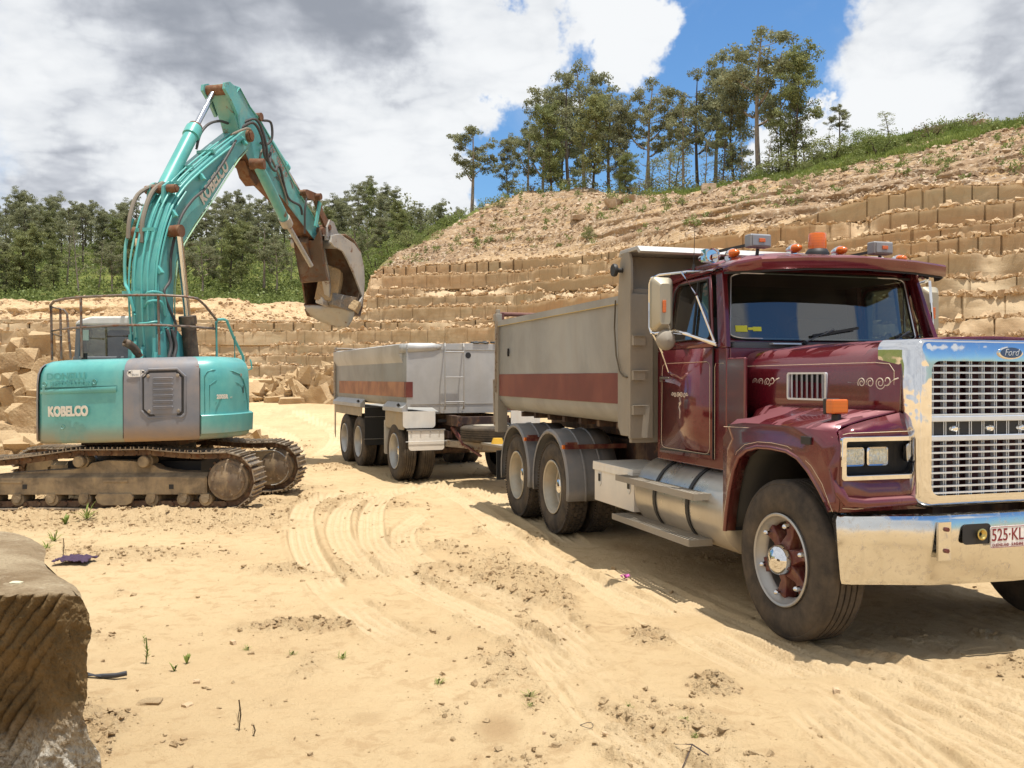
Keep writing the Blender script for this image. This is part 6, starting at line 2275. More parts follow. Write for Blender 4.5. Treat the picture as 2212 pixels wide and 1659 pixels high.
def build_excavator():
	O = Vector((-5.1, 13.1, 0))
	E_ = empty('excavator', O, 0)
	tag(E_, 'teal tracked excavator with grey engine cover, boom raised, bucket full of stone', 'excavator')
	M_T = teal_mat('teal_paint', low=(0.90, 1.25))
	M_TB = teal_mat('teal_boom', dirt=0.25, dscale=1.2)
	M_TA = teal_mat('teal_arm', dirt=0.55, rust=0.25)
	M_TP = teal_mat('teal_pipe', dirt=0.3, col=(0.085, 0.39, 0.36))
	M_GR = paint('cover_grey', (0.175, 0.18, 0.20), 0.5, dirt=0.35, dscale=2, low=(0.95, 1.22, 0.85), dirtcol=(0.38, 0.24, 0.12), rust=0.12)
	M_MUD = paint('muddy_steel', (0.26, 0.195, 0.12), 0.85, 0.0, dirt=0.9, dscale=3.5, dirtcol=(0.46, 0.34, 0.19), var=0.35, bump=0.6, bscale=14)
	M_SHOE = paint('track_shoe', (0.30, 0.25, 0.19), 0.45, 0.55, dirt=0.75, dscale=6, dirtcol=(0.42, 0.29, 0.16), bump=0.3)
	M_CHN = paint('track_chain', (0.13, 0.075, 0.045), 0.8, 0.2, dirt=0.6, dscale=7, rust=0.6)
	M_BKT = paint('bucket_steel', (0.13, 0.085, 0.055), 0.6, 0.4, dirt=0.6, dscale=2.5, rust=0.8, dirtcol=(0.34, 0.25, 0.16))
	M_WORN = paint('worn_bucket', (0.40, 0.385, 0.355), 0.45, 0.5, dirt=0.75, dscale=2.2, rust=0.4, dirtcol=(0.43, 0.33, 0.21))
	M_DRV = paint('drive_cover', (0.17, 0.125, 0.085), 0.8, 0.1, dirt=0.85, dscale=7, rust=0.3, dirtcol=(0.42, 0.31, 0.18))
	M_RUST = paint('rusty_steel', (0.14, 0.065, 0.035), 0.75, 0.2, dirt=0.4, dscale=4, rust=1.0)
	M_ROD = chrome('cylinder_rod', (0.62, 0.64, 0.68), 0.12, 0.0, 0.2)
	M_HOSE = simple('hydraulic_hose', (0.055, 0.05, 0.048), 0.6)
	M_HOSE2 = simple('dusty_hose', (0.20, 0.17, 0.13), 0.75)
	M_RAIL = paint('handrail_steel', (0.17, 0.14, 0.12), 0.5, 0.5, dirt=0.3, dscale=8, rust=0.7)
	M_LET = paint('lettering_white', (0.66, 0.60, 0.50), 0.6, dirt=0.3, dscale=8, dirtcol=(0.30, 0.36, 0.30))
	M_CABW = paint('cab_white', (0.62, 0.62, 0.60), 0.5, dirt=0.3, dscale=4)
	M_CABG = simple('cab_grey', (0.12, 0.13, 0.14), 0.5)
	def loc(v):
		return Vector(v) - O
	class W(MB):
		"""mesh builder fed with world points"""
		def build(self, name, mat, parent=None, **k):
			self.v = [tuple(Vector(p) - O) for p in self.v]
			return MB.build(self, name, mat, parent or E_, **k)
	# ---------------------------------------------------------- tracks
	def track_path():
		"""closed path (x, z), clockwise seen from the camera, of the track's link line"""
		pts = []
		xr, zr, rr = -3.68, 0.415, 0.315
		xl, zl, rl = -7.25, 0.36, 0.28
		for k in range(0, 13):
			a = R(90 - 180 * k / 12)
			pts.append((xr + rr * math.cos(a), zr + rr * math.sin(a)))
		for k in range(1, 14):
			x = xr + (xl - xr) * k / 14
			pts.append((x, 0.10 - 0.03 * (x > -4.4) * 0 + 0.005 * math.sin(x * 5)))
		for k in range(0, 11):
			a = R(270 - 180 * k / 10)
			pts.append((xl + rl * math.cos(a), zl + rl * math.sin(a)))
		for x, z in ((-6.95, 0.63), (-6.6, 0.635), (-6.2, 0.68), (-5.85, 0.73), (-5.62, 0.765), (-5.3, 0.765), (-5.0, 0.765), (-4.75, 0.775), (-4.45, 0.745), (-4.1, 0.72), (-3.9, 0.725)):
			pts.append((x, z))
		return pts
	def make_track(yc):
		pts = np.array(track_path())
		d = np.roll(pts, -1, 0) - pts
		L = np.hypot(d[:, 0], d[:, 1])
		cum = np.concatenate([[0], np.cumsum(L)])
		tot = cum[-1]
		n = int(round(tot / 0.172))
		grp = empty('track', (0, 0, 0), 0, E_)
		sh, lk = W(), W()
		for i in range(n):
			s = tot * i / n
			k = min(np.searchsorted(cum, s, 'right') - 1, len(pts) - 1)
			t = (s - cum[k]) / L[k]
			p = pts[k] + d[k] * t
			s2 = (s + 0.17) % tot
			k2 = min(np.searchsorted(cum, s2, 'right') - 1, len(pts) - 1)
			p2 = pts[k2] + d[k2] * ((s2 - cum[k2]) / L[k2])
			tx, tz = p2 - p
			ln = math.hypot(tx, tz)
			tx, tz = tx / ln, tz / ln
			nx, nz = -tz, tx           # outward for this winding
			c = ((p[0] + p2[0]) / 2, (p[1] + p2[1]) / 2)
			M = Matrix(((tx, 0, nx), (0, 1, 0), (tz, 0, nz)))
			cc = Vector((c[0] + nx * 0.052, yc, c[1] + nz * 0.052))
			sh.obox(cc, (0.165, 0.50, 0.014), M)
			for q in (-0.068, 0.0, 0.068):
				sh.obox(cc + Vector((tx * q + nx * 0.018, 0, tz * q + nz * 0.018)), (0.014, 0.50, 0.030), M)
			for yy in (-0.10, 0.10):
				lk.obox(Vector((c[0], yc + yy, c[1])) , (0.155, 0.035, 0.075), M)
			lk.cyl((p[0], yc - 0.135, p[1]), (p[0], yc + 0.135, p[1]), 0.028, n=8)
		so = sh.build('track_shoes', M_SHOE, grp)
		lk.build('track_chain', M_CHN, grp)
		# side frame
		fr = W()
		yo = yc - 0.17
		pl = [(-7.15, 0.22), (-3.95, 0.225), (-3.93, 0.40), (-3.95, 0.50), (-4.35, 0.515), (-4.5, 0.53), (-4.62, 0.56), (-4.68, 0.60), (-4.95, 0.655), (-5.3, 0.665), (-5.5, 0.63), (-5.55, 0.58), (-5.75, 0.545), (-6.1, 0.53), (-6.5, 0.50), (-6.9, 0.46), (-7.15, 0.40)]
		fr.prism([(x, yo + 0.10, z) for x, z in pl], (0, 0.24, 0))
		fr.prism([(x, yo, z) for x, z in ((-7.05, 0.225), (-3.96, 0.23), (-3.96, 0.46), (-7.05, 0.44))], (0, 0.12, 0))
		fr.prism([(-7.05, yo, 0.44), (-7.05, yo + 0.10, 0.49), (-3.96, yo + 0.10, 0.51), (-3.96, yo, 0.46)], (0, 0.01, -0.03))
		fr.box(-6.75, -6.35, yo - 0.012, yo + 0.0, 0.375, 0.405)
		fr.box(-5.30, -4.98, yo - 0.012, yo + 0.0, 0.385, 0.42)
		fr.box(-4.28, -3.98, yo - 0.010, yo, 0.24, 0.45)
		fr.build('track_frame', M_MUD, grp, bevel=0.012)
		for x in (-6.32, -4.42):
			hl = W()
			hl.box(x - 0.03, x + 0.03, yo - 0.003, yo + 0.02, 0.30, 0.36)
			hl.build('frame_hole', M_BLACK, grp)
		for i, x in enumerate((-6.78, -6.42, -5.98, -5.55, -4.68, -4.27, -3.98)):
			ro = W()
			ro.lathe([(0, 0.0), (0.0, 0.045), (0.03, 0.055), (0.035, 0.085), (0.10, 0.095), (0.30, 0.095)], (x, yo - 0.02, 0.165), (0, 1, 0), 18)
			ro.box(x - 0.055, x + 0.055, yo - 0.015, yo + 0.03, 0.17, 0.235)
			ro.build('track_roller', M_MUD, grp)
		gd = W()
		gd.prism([(x, yo - 0.03, z) for x, z in ((-5.36, 0.245), (-4.94, 0.245), (-4.90, 0.20), (-4.93, 0.12), (-5.0, 0.09), (-5.3, 0.09), (-5.37, 0.12), (-5.40, 0.2))], (0, 0.05, 0))
		gd.build('track_guide', M_MUD, grp, bevel=0.01)
		for x in (-5.62, -4.78):
			ro = W()
			ro.lathe([(0, 0.0), (0.0, 0.066), (0.012, 0.075), (0.10, 0.075), (0.11, 0.09), (0.30, 0.09)], (x, yo - 0.02, 0.655), (0, 1, 0), 22)
			ro.build('carrier_roller', M_MUD, grp)
		sp = W()
		sp.lathe([(0, 0.0), (0.0, 0.20), (0.015, 0.222), (0.03, 0.225), (0.035, 0.26), (0.10, 0.275), (0.12, 0.20), (0.25, 0.20)], (-3.68, yo - 0.05, 0.415), (0, 1, 0), 36)
		for k in range(10):
			a = 2 * math.pi * k / 10
			sp.cyl((-3.68 + 0.19 * math.cos(a), yo - 0.062, 0.415 + 0.19 * math.sin(a)), (-3.68 + 0.19 * math.cos(a), yo - 0.045, 0.415 + 0.19 * math.sin(a)), 0.012, n=6)
		sp.build('final_drive', M_DRV, grp, smooth=35)
		te = W()
		for k in range(21):
			a = 2 * math.pi * k / 21
			M = Matrix(((math.cos(a), 0, -math.sin(a)), (0, 1, 0), (math.sin(a), 0, math.cos(a))))
			te.obox((-3.68 + 0.285 * math.cos(a), yc, 0.415 + 0.285 * math.sin(a)), (0.07, 0.06, 0.03), M)
		te.cyl((-3.68, yc - 0.04, 0.415), (-3.68, yc + 0.04, 0.415), 0.27, n=32)
		te.build('sprocket', M_CHN, grp)
		idl = W()
		idl.lathe([(-0.07, 0.0), (-0.07, 0.22), (-0.04, 0.245), (0.04, 0.245), (0.07, 0.22), (0.07, 0.0)], (-7.25, yc, 0.36), (0, 1, 0), 32)
		idl.build('idler', M_MUD, grp)
		return grp
	g1 = make_track(12.17)
	g2 = copy_tree(g1, E_)
	g2.location = (0.14, 1.86, 0.0)
	# mirrored look of the far inner side: a plate with a pale rim that shows between the tracks
	pt = W()
	oo = []
	for k in range(13):
		a = R(-90 + 180 * k / 12)
		oo.append((-3.60 + 0.26 * math.cos(a), 0.40 + 0.26 * math.sin(a)))
	oo += [(-4.4, 0.60), (-4.5, 0.22)]
	pt.prism([(x, 13.83, z) for x, z in oo], (0, 0.05, 0))
	pto = pt.build('frame_end_plate', M_MUD, E_)
	pr = W()
	pr.tube([(x, 13.825, z) for x, z in oo[:14]], 0.012, 6)
	pr.build('plate_rim', M_WORN, pto)
	cf = W()
	cf.box(-6.0, -4.2, 12.5, 13.8, 0.36, 0.62)
	cf.lathe([(0.60, 0.62), (0.60, 0.70), (0.70, 0.72), (0.70, 0.60), (0.93, 0.60)], (-5.12, 13.15, 0.0), (0, 0, 1), 40)
	cf.build('undercarriage', M_BLACK, E_)
	ub = W()
	ub.box(-5.75, -4.45, 12.35, 14.2, 0.84, 0.99)
	ub.build('turntable', M_CHN, E_)
	# ---------------------------------------------------------- house
	def tl(p):
		return Vector((p[0], p[1], p[2] + 0.028 * (p[0] + 5.0)))
	outline = [(-6.24, 12.45), (-6.22, 12.20), (-6.16, 12.03), (-6.04, 11.93), (-5.85, 11.88), (-5.50, 11.835), (-5.15, 11.81), (-4.95, 11.80), (-4.75, 11.805), (-4.40, 11.84), (-4.15, 11.89), (-4.02, 11.925), (-3.90, 11.975), (-3.78, 12.08), (-3.70, 12.25), (-3.655, 12.45), (-3.62, 12.75)]
	# insets at each height: (z, inset)
	levels = [(0.92, 0.05), (0.945, 0.012), (0.98, 0.0), (1.15, 0.0), (1.45, 0.0), (1.70, 0.004), (1.82, 0.018), (1.90, 0.05), (1.955, 0.11), (1.985, 0.19), (2.0, 0.34)]
	cen = Vector((-4.95, 13.2))
	def ringpts(idx, lev, extra=0.0):
		z, ins = lev
		out = []
		for (x, y) in idx:
			v = Vector((x, y)) - cen
			v = v * (1 - (ins + extra) / v.length)
			out.append(tl((cen.x + v.x, cen.y + v.y, z)))
		return out
	def shell(a, b, name, mat, lv=levels, extra=0.0):
		m = W()
		seg = outline[a:b + 1]
		m.grid([ringpts(seg, l, extra) for l in lv])
		return m.build(name, mat, E_, smooth=50)
	cw = shell(0, 7, 'counterweight', M_T)
	gv = shell(7, 11, 'engine_cover', M_GR, levels, -0.006)
	sd = shell(11, 16, 'side_door', M_T)
	body = W()
	pts = [(-3.62, 12.75), (-3.80, 13.3), (-4.2, 14.3), (-4.5, 14.7), (-5.3, 14.8), (-6.2, 14.5), (-6.3, 13.6), (-6.24, 12.45)]
	body.grid([ringpts(pts, l) for l in levels])
	body.build('house_side', M_T, E_, smooth=50)
	top = W()
	allp = outline + pts[1:-1]
	top.add(ringpts(allp, (1.992, 0.30)), [tuple(range(len(allp)))])
	top.build('house_top', M_CABG, E_)
	bt = W()
	bt.add(ringpts(allp, (0.925, 0.04)), [tuple(range(len(allp)))])
	bt.build('house_floor', M_BLACK, E_)
	# grey left trim of the counterweight
	tr = W()
	rows = []
	for l in levels[1:9]:
		rows.append([p for p in ringpts([(-6.245, 12.40), (-6.23, 12.18), (-6.17, 12.03), (-6.12, 11.975)], (l[0], l[1] - 0.012))])
	tr.grid(rows)
	tr.build('cover_trim', M_GR, E_, smooth=50)
	def surf_y(x):
		"""depth of the rear skin at world x"""
		xs = [p[0] for p in outline[1:15]]
		ys = [p[1] for p in outline[1:15]]
		return float(np.interp(x, xs, ys))
	def rp(x, z, d=0.01):
		"""point on the rear skin, d proud of it"""
		p = tl((x, surf_y(x) - d, z))
		return p
	# seam, mould line and plugs of the counterweight
	sm = W()
	xs = np.linspace(-6.10, -5.04, 12)
	sm.grid([[rp(x, 1.615 + 0.002 * i, 0.004) for i, x in enumerate(xs)], [rp(x, 1.575, 0.018) for x in xs], [rp(x, 1.56, 0.004) for x in xs]])
	sm.build('mould_line', M_T, cw, smooth=60)
	sm = W()
	sm.grid([[rp(x, 1.645, 0.003) for x in xs], [rp(x, 1.618, 0.003) for x in xs]])  # flat strip in dark teal stands in for the groove's shade
	sm.build('mould_groove', simple('teal_shadow_groove', (0.02, 0.13, 0.12), 0.7), cw)
	for (x, z, r) in ((-5.33, 1.705, 0.033), (-6.02, 1.69, 0.033), (-5.76, 1.135, 0.030)):
		h = W()
		q = rp(x, z, 0.0)
		h.lathe([(0.0, r), (0.010, r * 0.95), (0.010, r * 0.78), (0.002, r * 0.6), (0.002, 0.0)], q, (-0.08, -1, 0), 24)
		h.build('lifting_plug', M_T, cw, smooth=30)
	for x in (-4.955, -4.02):
		sw = W()
		sw.tube([rp(x, z, 0.002) for z in np.linspace(0.97, 1.84, 10)], 0.006, 5)
		sw.build('panel_gap', M_BLACK, E_)
	# vent in the engine cover
	vt = W()
	cx, cz = -4.46, 1.53
	w, h = 0.52, 0.60
	def octo(w, h, c, d, cxx=cx, czz=cz):
		pts = [(-w / 2 + c, -h / 2), (w / 2 - c * 0.4, -h / 2), (w / 2, -h / 2 + c * 0.4), (w / 2, h / 2 - c), (w / 2 - c, h / 2), (-w / 2 + c, h / 2), (-w / 2, h / 2 - c), (-w / 2, -h / 2 + c)]
		return [rp(cxx + p[0], czz + p[1], d) for p in pts]
	vt.grid([octo(w + 0.05, h + 0.05, 0.11, 0.006), octo(w + 0.03, h + 0.03, 0.10, 0.016), octo(w, h, 0.09, 0.016), octo(w - 0.02, h - 0.02, 0.085, 0.002)], closed=True)
	vto = vt.build('vent_surround', M_GR, gv, smooth=30)
	vp = W()
	vp.add(octo(w - 0.02, h - 0.02, 0.085, 0.009), [tuple(range(8))])
	vp.build('vent_recess', M_BLACK, gv)
	vq = W()
	o1 = octo(w - 0.07, h - 0.075, 0.07, 0.010)
	o2 = octo(w - 0.07, h - 0.075, 0.07, 0.022)
	vq.grid([o1, o2], closed=True)
	vq.add(o2, [tuple(range(8))])
	vpo = vq.build('vent_panel', M_GR, gv, smooth=30)
	for k in range(6):
		z = cz + 0.185 - k * 0.073
		s = W()
		pr = rrect(0, 0, 0.25, 0.038, 0.018, 5)
		s.grid([[rp(cx + 0.005 + p[0], z + p[1], 0.0225) for p in pr], [rp(cx + 0.005 + p[0] * .97, z + p[1] * .8, 0.030) for p in pr], [rp(cx + 0.005 + p[0] * 0.94, z + p[1] * 0.5, 0.030) for p in pr]], closed=True)
		s.add([rp(cx + 0.005 + p[0] * 0.94, z + p[1] * 0.5, 0.026) for p in pr], [tuple(range(len(pr)))])
		s.build('vent_slot', M_GR, vpo, smooth=30)
	bl = W()
	for (dx, dz) in ((-0.175, 0.225), (0.185, 0.225), (-0.165, -0.225), (0.19, -0.225)):
		q = rp(cx + dx, cz + dz, 0.022)
		bl.lathe([(0.0, 0.022), (0.008, 0.018), (0.008, 0.0)], q, (0, -1, 0), 14)
	bl.build('panel_bolts', M_STEEL, vpo)
	lb = W()
	pr = rrect(0, 0, 0.235, 0.088, 0.042, 6)
	lb.add([rp(-4.785 + p[0], 1.795 + p[1], 0.012) for p in pr], [tuple(range(len(pr)))])
	lbo = lb.build('warning_label', M_PLATE, gv)
	l2 = W()
	for dx in (-0.085, 0.085):
		l2.add([rp(-4.785 + dx + a * 0.014, 1.81 + b * 0.012, 0.014) for a, b in ((-1, -1), (1, -1), (1, 1), (-1, 1))], [(0, 1, 2, 3)])
		for a in (-1, 1):
			l2.tube([rp(-4.785 + dx + a * 0.010, 1.80, 0.014), rp(-4.785 + dx + a * 0.024, 1.785, 0.014)], 0.0025, 4)
			l2.tube([rp(-4.785 + dx + a * 0.010, 1.815, 0.014), rp(-4.785 + dx + a * 0.024, 1.828, 0.014)], 0.0025, 4)
	l2.tube([rp(-4.785 - 0.052, 1.757, 0.014), rp(-4.785 - 0.052, 1.835, 0.014)], 0.0018, 4)
	l2.tube([rp(-4.785 + 0.052, 1.757, 0.014), rp(-4.785 + 0.052, 1.835, 0.014)], 0.0018, 4)
	l2.build('label_symbols', M_BLACK, lbo)
	q = loc(rp(-4.832, 1.778, 0.016))
	text_mesh('label_lettering', 'KEEP CLEAR OF', 0.0125, M_BLACK, lbo, q, (R(90), 0, R(3)), 0.0005, 0, 0.9)
	text_mesh('label_lettering', 'SWING RADIUS', 0.0125, M_BLACK, lbo, q + Vector((0, 0, -0.015)), (R(90), 0, R(3)), 0.0005, 0, 0.9)
	# writing on the counterweight
	a = math.atan2(surf_y(-5.45) - surf_y(-5.98), 0.53)
	text_mesh('maker_name', 'KOBELCO', 0.168, M_LET, cw, loc(rp(-5.955, 1.278, 0.026)), (R(90), R(-1.6), a), 0.002, 0.002, 0.72, 0, 'LEFT', 1.02, 0.007)
	M_GHOST = simple('ghost_lettering', (0.083, 0.332, 0.318), 0.45)
	text_mesh('faded_lettering', 'DONELLI', 0.115, M_GHOST, cw, loc(rp(-5.98, 1.745, 0.022)), (R(90), R(-1.6), a * 0.8), 0.0006, 0.004, 1.15)
	text_mesh('faded_lettering', 'RESTORATION', 0.085, M_GHOST, cw, loc(rp(-5.93, 1.655, 0.022)), (R(90), R(-1.6), a * 0.8), 0.0006, 0.002, 1.0)
	# side door: pressed outline, handle slot, model number, ledge
	dr = W()
	def sp_(t, z, d=0.006):
		"""point on the right-hand flank; t 0..1 from the cover seam to the front"""
		seg = outline[11:17]
		L = [0]
		for i in range(len(seg) - 1):
			L.append(L[-1] + math.hypot(seg[i + 1][0] - seg[i][0], seg[i + 1][1] - seg[i][1]))
		s = t * L[-1]
		x = float(np.interp(s, L, [p[0] for p in seg]))
		y = float(np.interp(s, L, [p[1] for p in seg]))
		v = Vector((x, y)) - cen
		ins = float(np.interp(z, [l[0] for l in levels], [l[1] for l in levels]))
		v = v * (1 + (d - ins) / v.length)
		return tl((cen.x + v.x, cen.y + v.y, z))
	dpts = [(0.06, 1.27), (0.06, 1.74), (0.09, 1.795), (0.18, 1.82), (0.50, 1.80), (0.68, 1.76), (0.80, 1.68), (0.88, 1.55), (0.93, 1.4), (0.94, 1.27)]
	dr.tube([sp_(*p) for p in dpts], 0.006, 6)
	dr.tube([sp_(0.2, 1.40), sp_(0.85, 1.40)], 0.004, 5)
	dr.tube([sp_(0.12, 1.30), sp_(0.12, 1.62), sp_(0.2, 1.68), sp_(0.6, 1.65), sp_(0.78, 1.58)], 0.003, 5)
	dr.build('door_outline', M_T, sd, smooth=60)
	hs = W()
	hs.add([sp_(0.77, 1.50, 0.008), sp_(0.80, 1.50, 0.008), sp_(0.80, 1.60, 0.008), sp_(0.77, 1.60, 0.008)], [(0, 1, 2, 3)])
	hs.build('handle_slot', M_BLACK, sd)
	lk = W()
	lk.cyl(sp_(0.72, 1.745, 0.0), sp_(0.72, 1.745, 0.012), 0.02, n=12)
	lk.build('lock', M_STEEL, sd)
	A_, B_ = sp_(0.20, 1.44, 0.035), sp_(0.62, 1.44, 0.035)
	ang = math.atan2(B_.y - A_.y, B_.x - A_.x)
	text_mesh('model_number', '200SR', 0.075, M_LET, sd, loc(A_), (R(90), 0, ang), 0.001, 0.001, 1.0, 0, 'LEFT', 1.05, 0.003)
	text_mesh('model_suffix', 'LC', 0.03, M_LET, sd, loc(A_ + (B_ - A_).normalized() * 0.245), (R(90), 0, ang), 0.001, 0.0, 1.0)
	lg = W()
	seg = outline[11:17] + [(-3.84, 13.4), (-4.15, 14.2)]
	lg.grid([ringpts(seg, (0.985, 0.03)), ringpts(seg, (0.995, -0.055)), ringpts(seg, (1.225, -0.065)), ringpts(seg, (1.235, -0.055)), ringpts(seg, (1.24, 0.02))])
	lg.build('side_ledge', M_T, E_, smooth=30)
	up = W()
	up.obox(tl((-3.75, 12.6, 0.965)), (0.12, 0.3, 0.03))
	up.build('ledge_bracket', M_RUST, E_)
	# ---------------------------------------------------------- handrails on the engine deck
	ra = W()
	def a_(x, y, Y):
		"""(x, y) measured on the enlarged strip of the photograph that starts at source row 900 (2.0331 px per source px)"""
		return at(x / 2.0331 / 1.47558, (900 + y / 2.0331) / 1.47558, Y)
	for (x, y0, y1, Y) in ((332, 145, 505, 12.45), (392, 175, 500, 13.1), (525, 100, 488, 12.15), (1027, 85, 470, 12.15)):
		ra.cyl(a_(x, y0, Y), a_(x + 6, y1, Y), 0.0175, n=8)
	ra.tube([a_(332, 200, 12.45), a_(328, 150, 12.42), a_(350, 125, 12.35), a_(420, 107, 12.22), a_(525, 96, 12.15), a_(780, 84, 12.1), a_(1025, 82, 12.12), a_(1200, 92, 12.2), a_(1280, 105, 12.3), a_(1330, 150, 12.5), a_(1405, 245, 12.9)], 0.0175, 8)
	ra.tube([a_(338, 315, 12.45), a_(420, 302, 12.25), a_(525, 292, 12.15), a_(780, 278, 12.1), a_(1025, 276, 12.12), a_(1200, 285, 12.3), a_(1398, 300, 12.9)], 0.0165, 8)
	ra.tube([a_(335, 160, 12.5), a_(390, 172, 13.1), a_(415, 178, 13.1), a_(436, 205, 13.1), a_(458, 495, 13.1)], 0.0165, 8)
	ra.tube([a_(340, 335, 12.5), a_(395, 348, 13.1)], 0.0165, 8)
	ra.build('handrail', M_RAIL, E_)
	rg = W()
	rg.tube([a_(1405, 490, 12.9), a_(1402, 260, 12.9), a_(1412, 242, 12.9), a_(1450, 240, 13.0), a_(1470, 248, 13.1), a_(1515, 360, 13.3), a_(1575, 480, 13.5), a_(1584, 560, 13.5), a_(1586, 640, 13.5)], 0.020, 8)
	rg.tube([a_(1520, 350, 13.3), a_(1522, 530, 13.3)], 0.019, 8)
	rg.tube([a_(1600, 600, 13.5), a_(1602, 570, 13.5), a_(1632, 560, 13.5), a_(1628, 520, 13.5), a_(1622, 500, 13.5)], 0.012, 8)
	rg.build('access_rail', M_TP, E_)
	M_RUST2 = paint('exhaust_brown', (0.10, 0.075, 0.055), 0.6, 0.4, dirt=0.4, dscale=8, rust=0.4)
	ex = W()
	pth = [a_(905, 480, 12.45), a_(890, 455, 12.42), a_(868, 425, 12.38), a_(840, 402, 12.33), a_(808, 388, 12.28)]
	ex.tube(pth, 0.052, 20, caps=False)
	ex.tube([p for p in pth[::-1]], 0.045, 20, caps=False)
	ex.build('exhaust', M_RUST2, E_, solid=0.004)
	ei = W()
	ei.cyl(pth[-1] + Vector((0.06, 0.05, -0.01)), pth[-1] + Vector((0.061, 0.051, -0.01)), 0.045, n=16)
	ei.build('exhaust_inside', M_BLACK, E_)
	mi = W()
	mi.obox(a_(548, 478, 12.2), (0.06, 0.04, 0.08))
	mi.build('filler_cap', M_BLACK, E_)
	# ---------------------------------------------------------- cab
	cb = W()
	x0, x1, y0, y1 = -6.27, -5.38, 13.3, 14.75
	zr = 2.55
	for (x, y) in ((x0, y0), (x1, y0), (x0, y1), (x1, y1)):
		dx = 0.06 * (1 if x == x0 else -1)
		cb.bar((x, y, 1.5), (x + dx, y, zr), 0.075, 0.075)
	cb.box(x0 - 0.03, x1 + 0.03, y0 - 0.03, y1 + 0.03, 1.3, 2.05)
	cb.build('cab_frame', M_CABG, E_, bevel=0.02)
	cr_ = W()
	cr_.prism([(x0 - 0.0, y0 - 0.05, 2.50), (x1 + 0.02, y0 - 0.05, 2.50), (x1 - 0.0, y0 - 0.05, 2.60), (x1 - 0.12, y0 - 0.05, 2.625), (x0 + 0.25, y0 - 0.05, 2.62), (x0 + 0.05, y0 - 0.05, 2.565)], (0, y1 - y0 + 0.1, 0))
	cr_.build('cab_roof', M_CABW, E_, bevel=0.03, seg=3)
	cg = W()
	cg.add([(x0 + 0.03, y0 - 0.01, 2.05), (x1 - 0.03, y0 - 0.01, 2.05), (x1 - 0.07, y0 - 0.01, 2.5), (x0 + 0.08, y0 - 0.01, 2.5)], [(0, 1, 2, 3)])
	cg.add([(x1 - 0.005, y0, 2.05), (x1 - 0.005, y1, 2.05), (x1 - 0.05, y1, 2.5), (x1 - 0.05, y0, 2.5)], [(0, 1, 2, 3)])
	cg.add([(x0 + 0.005, y0, 2.05), (x0 + 0.005, y1, 2.05), (x0 + 0.05, y1, 2.5), (x0 + 0.05, y0, 2.5)], [(0, 1, 2, 3)])
	cg.build('cab_window', M_GLS, E_)
	st = W()
	st.obox((-5.9, 14.0, 2.15), (0.42, 0.12, 0.62))
	st.obox((-5.9, 14.1, 1.8), (0.48, 0.5, 0.14))
	st.build('cab_seat', M_GRYI, E_, bevel=0.04)
	ss = W()
	ss.add([(x0 + 0.10, y0 - 0.016, 2.28), (x0 + 0.20, y0 - 0.016, 2.28), (x0 + 0.20, y0 - 0.016, 2.43), (x0 + 0.10, y0 - 0.016, 2.43)], [(0, 1, 2, 3)])
	ss.build('window_sticker', simple('pale_sticker', (0.35, 0.48, 0.42), 0.6), E_)
	bk = W()
	p = a_(875, 215, 13.4)
	bk.lathe([(-0.06, 0.03), (-0.05, 0.042), (0.05, 0.04), (0.065, 0.02), (0.067, 0.0)], p, (0, 0, 1), 16)
	bko = bk.build('flashing_beacon', M_AMB, E_, smooth=50)
	bs = W()
	bs.cyl(p + Vector((0, 0, -0.3)), p + Vector((0, 0, -0.06)), 0.03, n=10)
	bs.tube([p + Vector((-0.15, 0, -0.33)), p + Vector((0.05, 0, -0.30)), p + Vector((0.12, 0, -0.25))], 0.04, 8)
	bs.build('beacon_base', M_BLACK, bko)
	# ---------------------------------------------------------- boom plane
	D1, D2 = Vector((0.2588, 0.9659, 0)), Vector((0.9659, -0.2588, 0))
	B0 = Vector((-5.1, 13.3, 0))
	def bp(r, z, l):
		return B0 + D1 * r + D2 * l + Vector((0, 0, z))
	def plates(mb, poly, l0, l1):
		mb.prism([bp(r, z, l0) for r, z in poly], D2 * (l1 - l0))
	low = [(0.22, 1.55), (0.15, 2.3), (0.13, 2.75), (0.14, 3.05), (0.20, 3.42), (0.37, 3.72), (0.67, 4.05), (1.09, 4.48), (1.48, 4.91), (1.86, 5.30), (2.10, 5.50), (2.24, 5.62)]
	upp = [(2.30, 5.80), (2.20, 5.90), (2.02, 5.80), (1.48, 5.43), (1.02, 5.10), (0.55, 4.76), (0.25, 4.50), (0.02, 4.20), (-0.16, 3.80), (-0.30, 3.35), (-0.33, 2.9), (-0.28, 2.3), (-0.20, 1.55)]
	bo = W()
	plates(bo, low + upp, -0.19, 0.19)
	boom = bo.build('boom', M_TB, E_, bevel=0.018, smooth=30)
	# edge flanges of the boom box
	fl = W()
	for l in (0.195, -0.195):
		fl.tube([bp(r + 0.012, z - 0.006, l) for r, z in low[1:-1]], 0.011, 6)
	fl.build('boom_flange', simple('pale_edge', (0.36, 0.55, 0.36), 0.6), boom)
	for l in (-0.26, 0.20):
		bf = W()
		bf.prism([bp(r, z, l) for r, z in ((-0.30, 1.9), (-0.28, 2.35), (0.0, 2.5), (0.3, 2.3), (0.5, 1.9))], D2 * 0.06)
		bf.build('boom_bracket', M_T, E_)
	# boom name, running up the boom
	c0, c1 = bp(0.86, 4.37, 0.200), bp(1.58, 5.10, 0.200)
	ex_ = (c1 - c0).normalized()
	ez_ = D2
	ey_ = ez_.cross(ex_)
	rot = Matrix((ex_, ey_, ez_)).transposed().to_euler()
	text_mesh('boom_lettering', 'KOBELCO', 0.25, M_LET, boom, loc(c0), rot, 0.001, 0.002, 0.85, 0.0, 'LEFT', 1.05, 0.009)
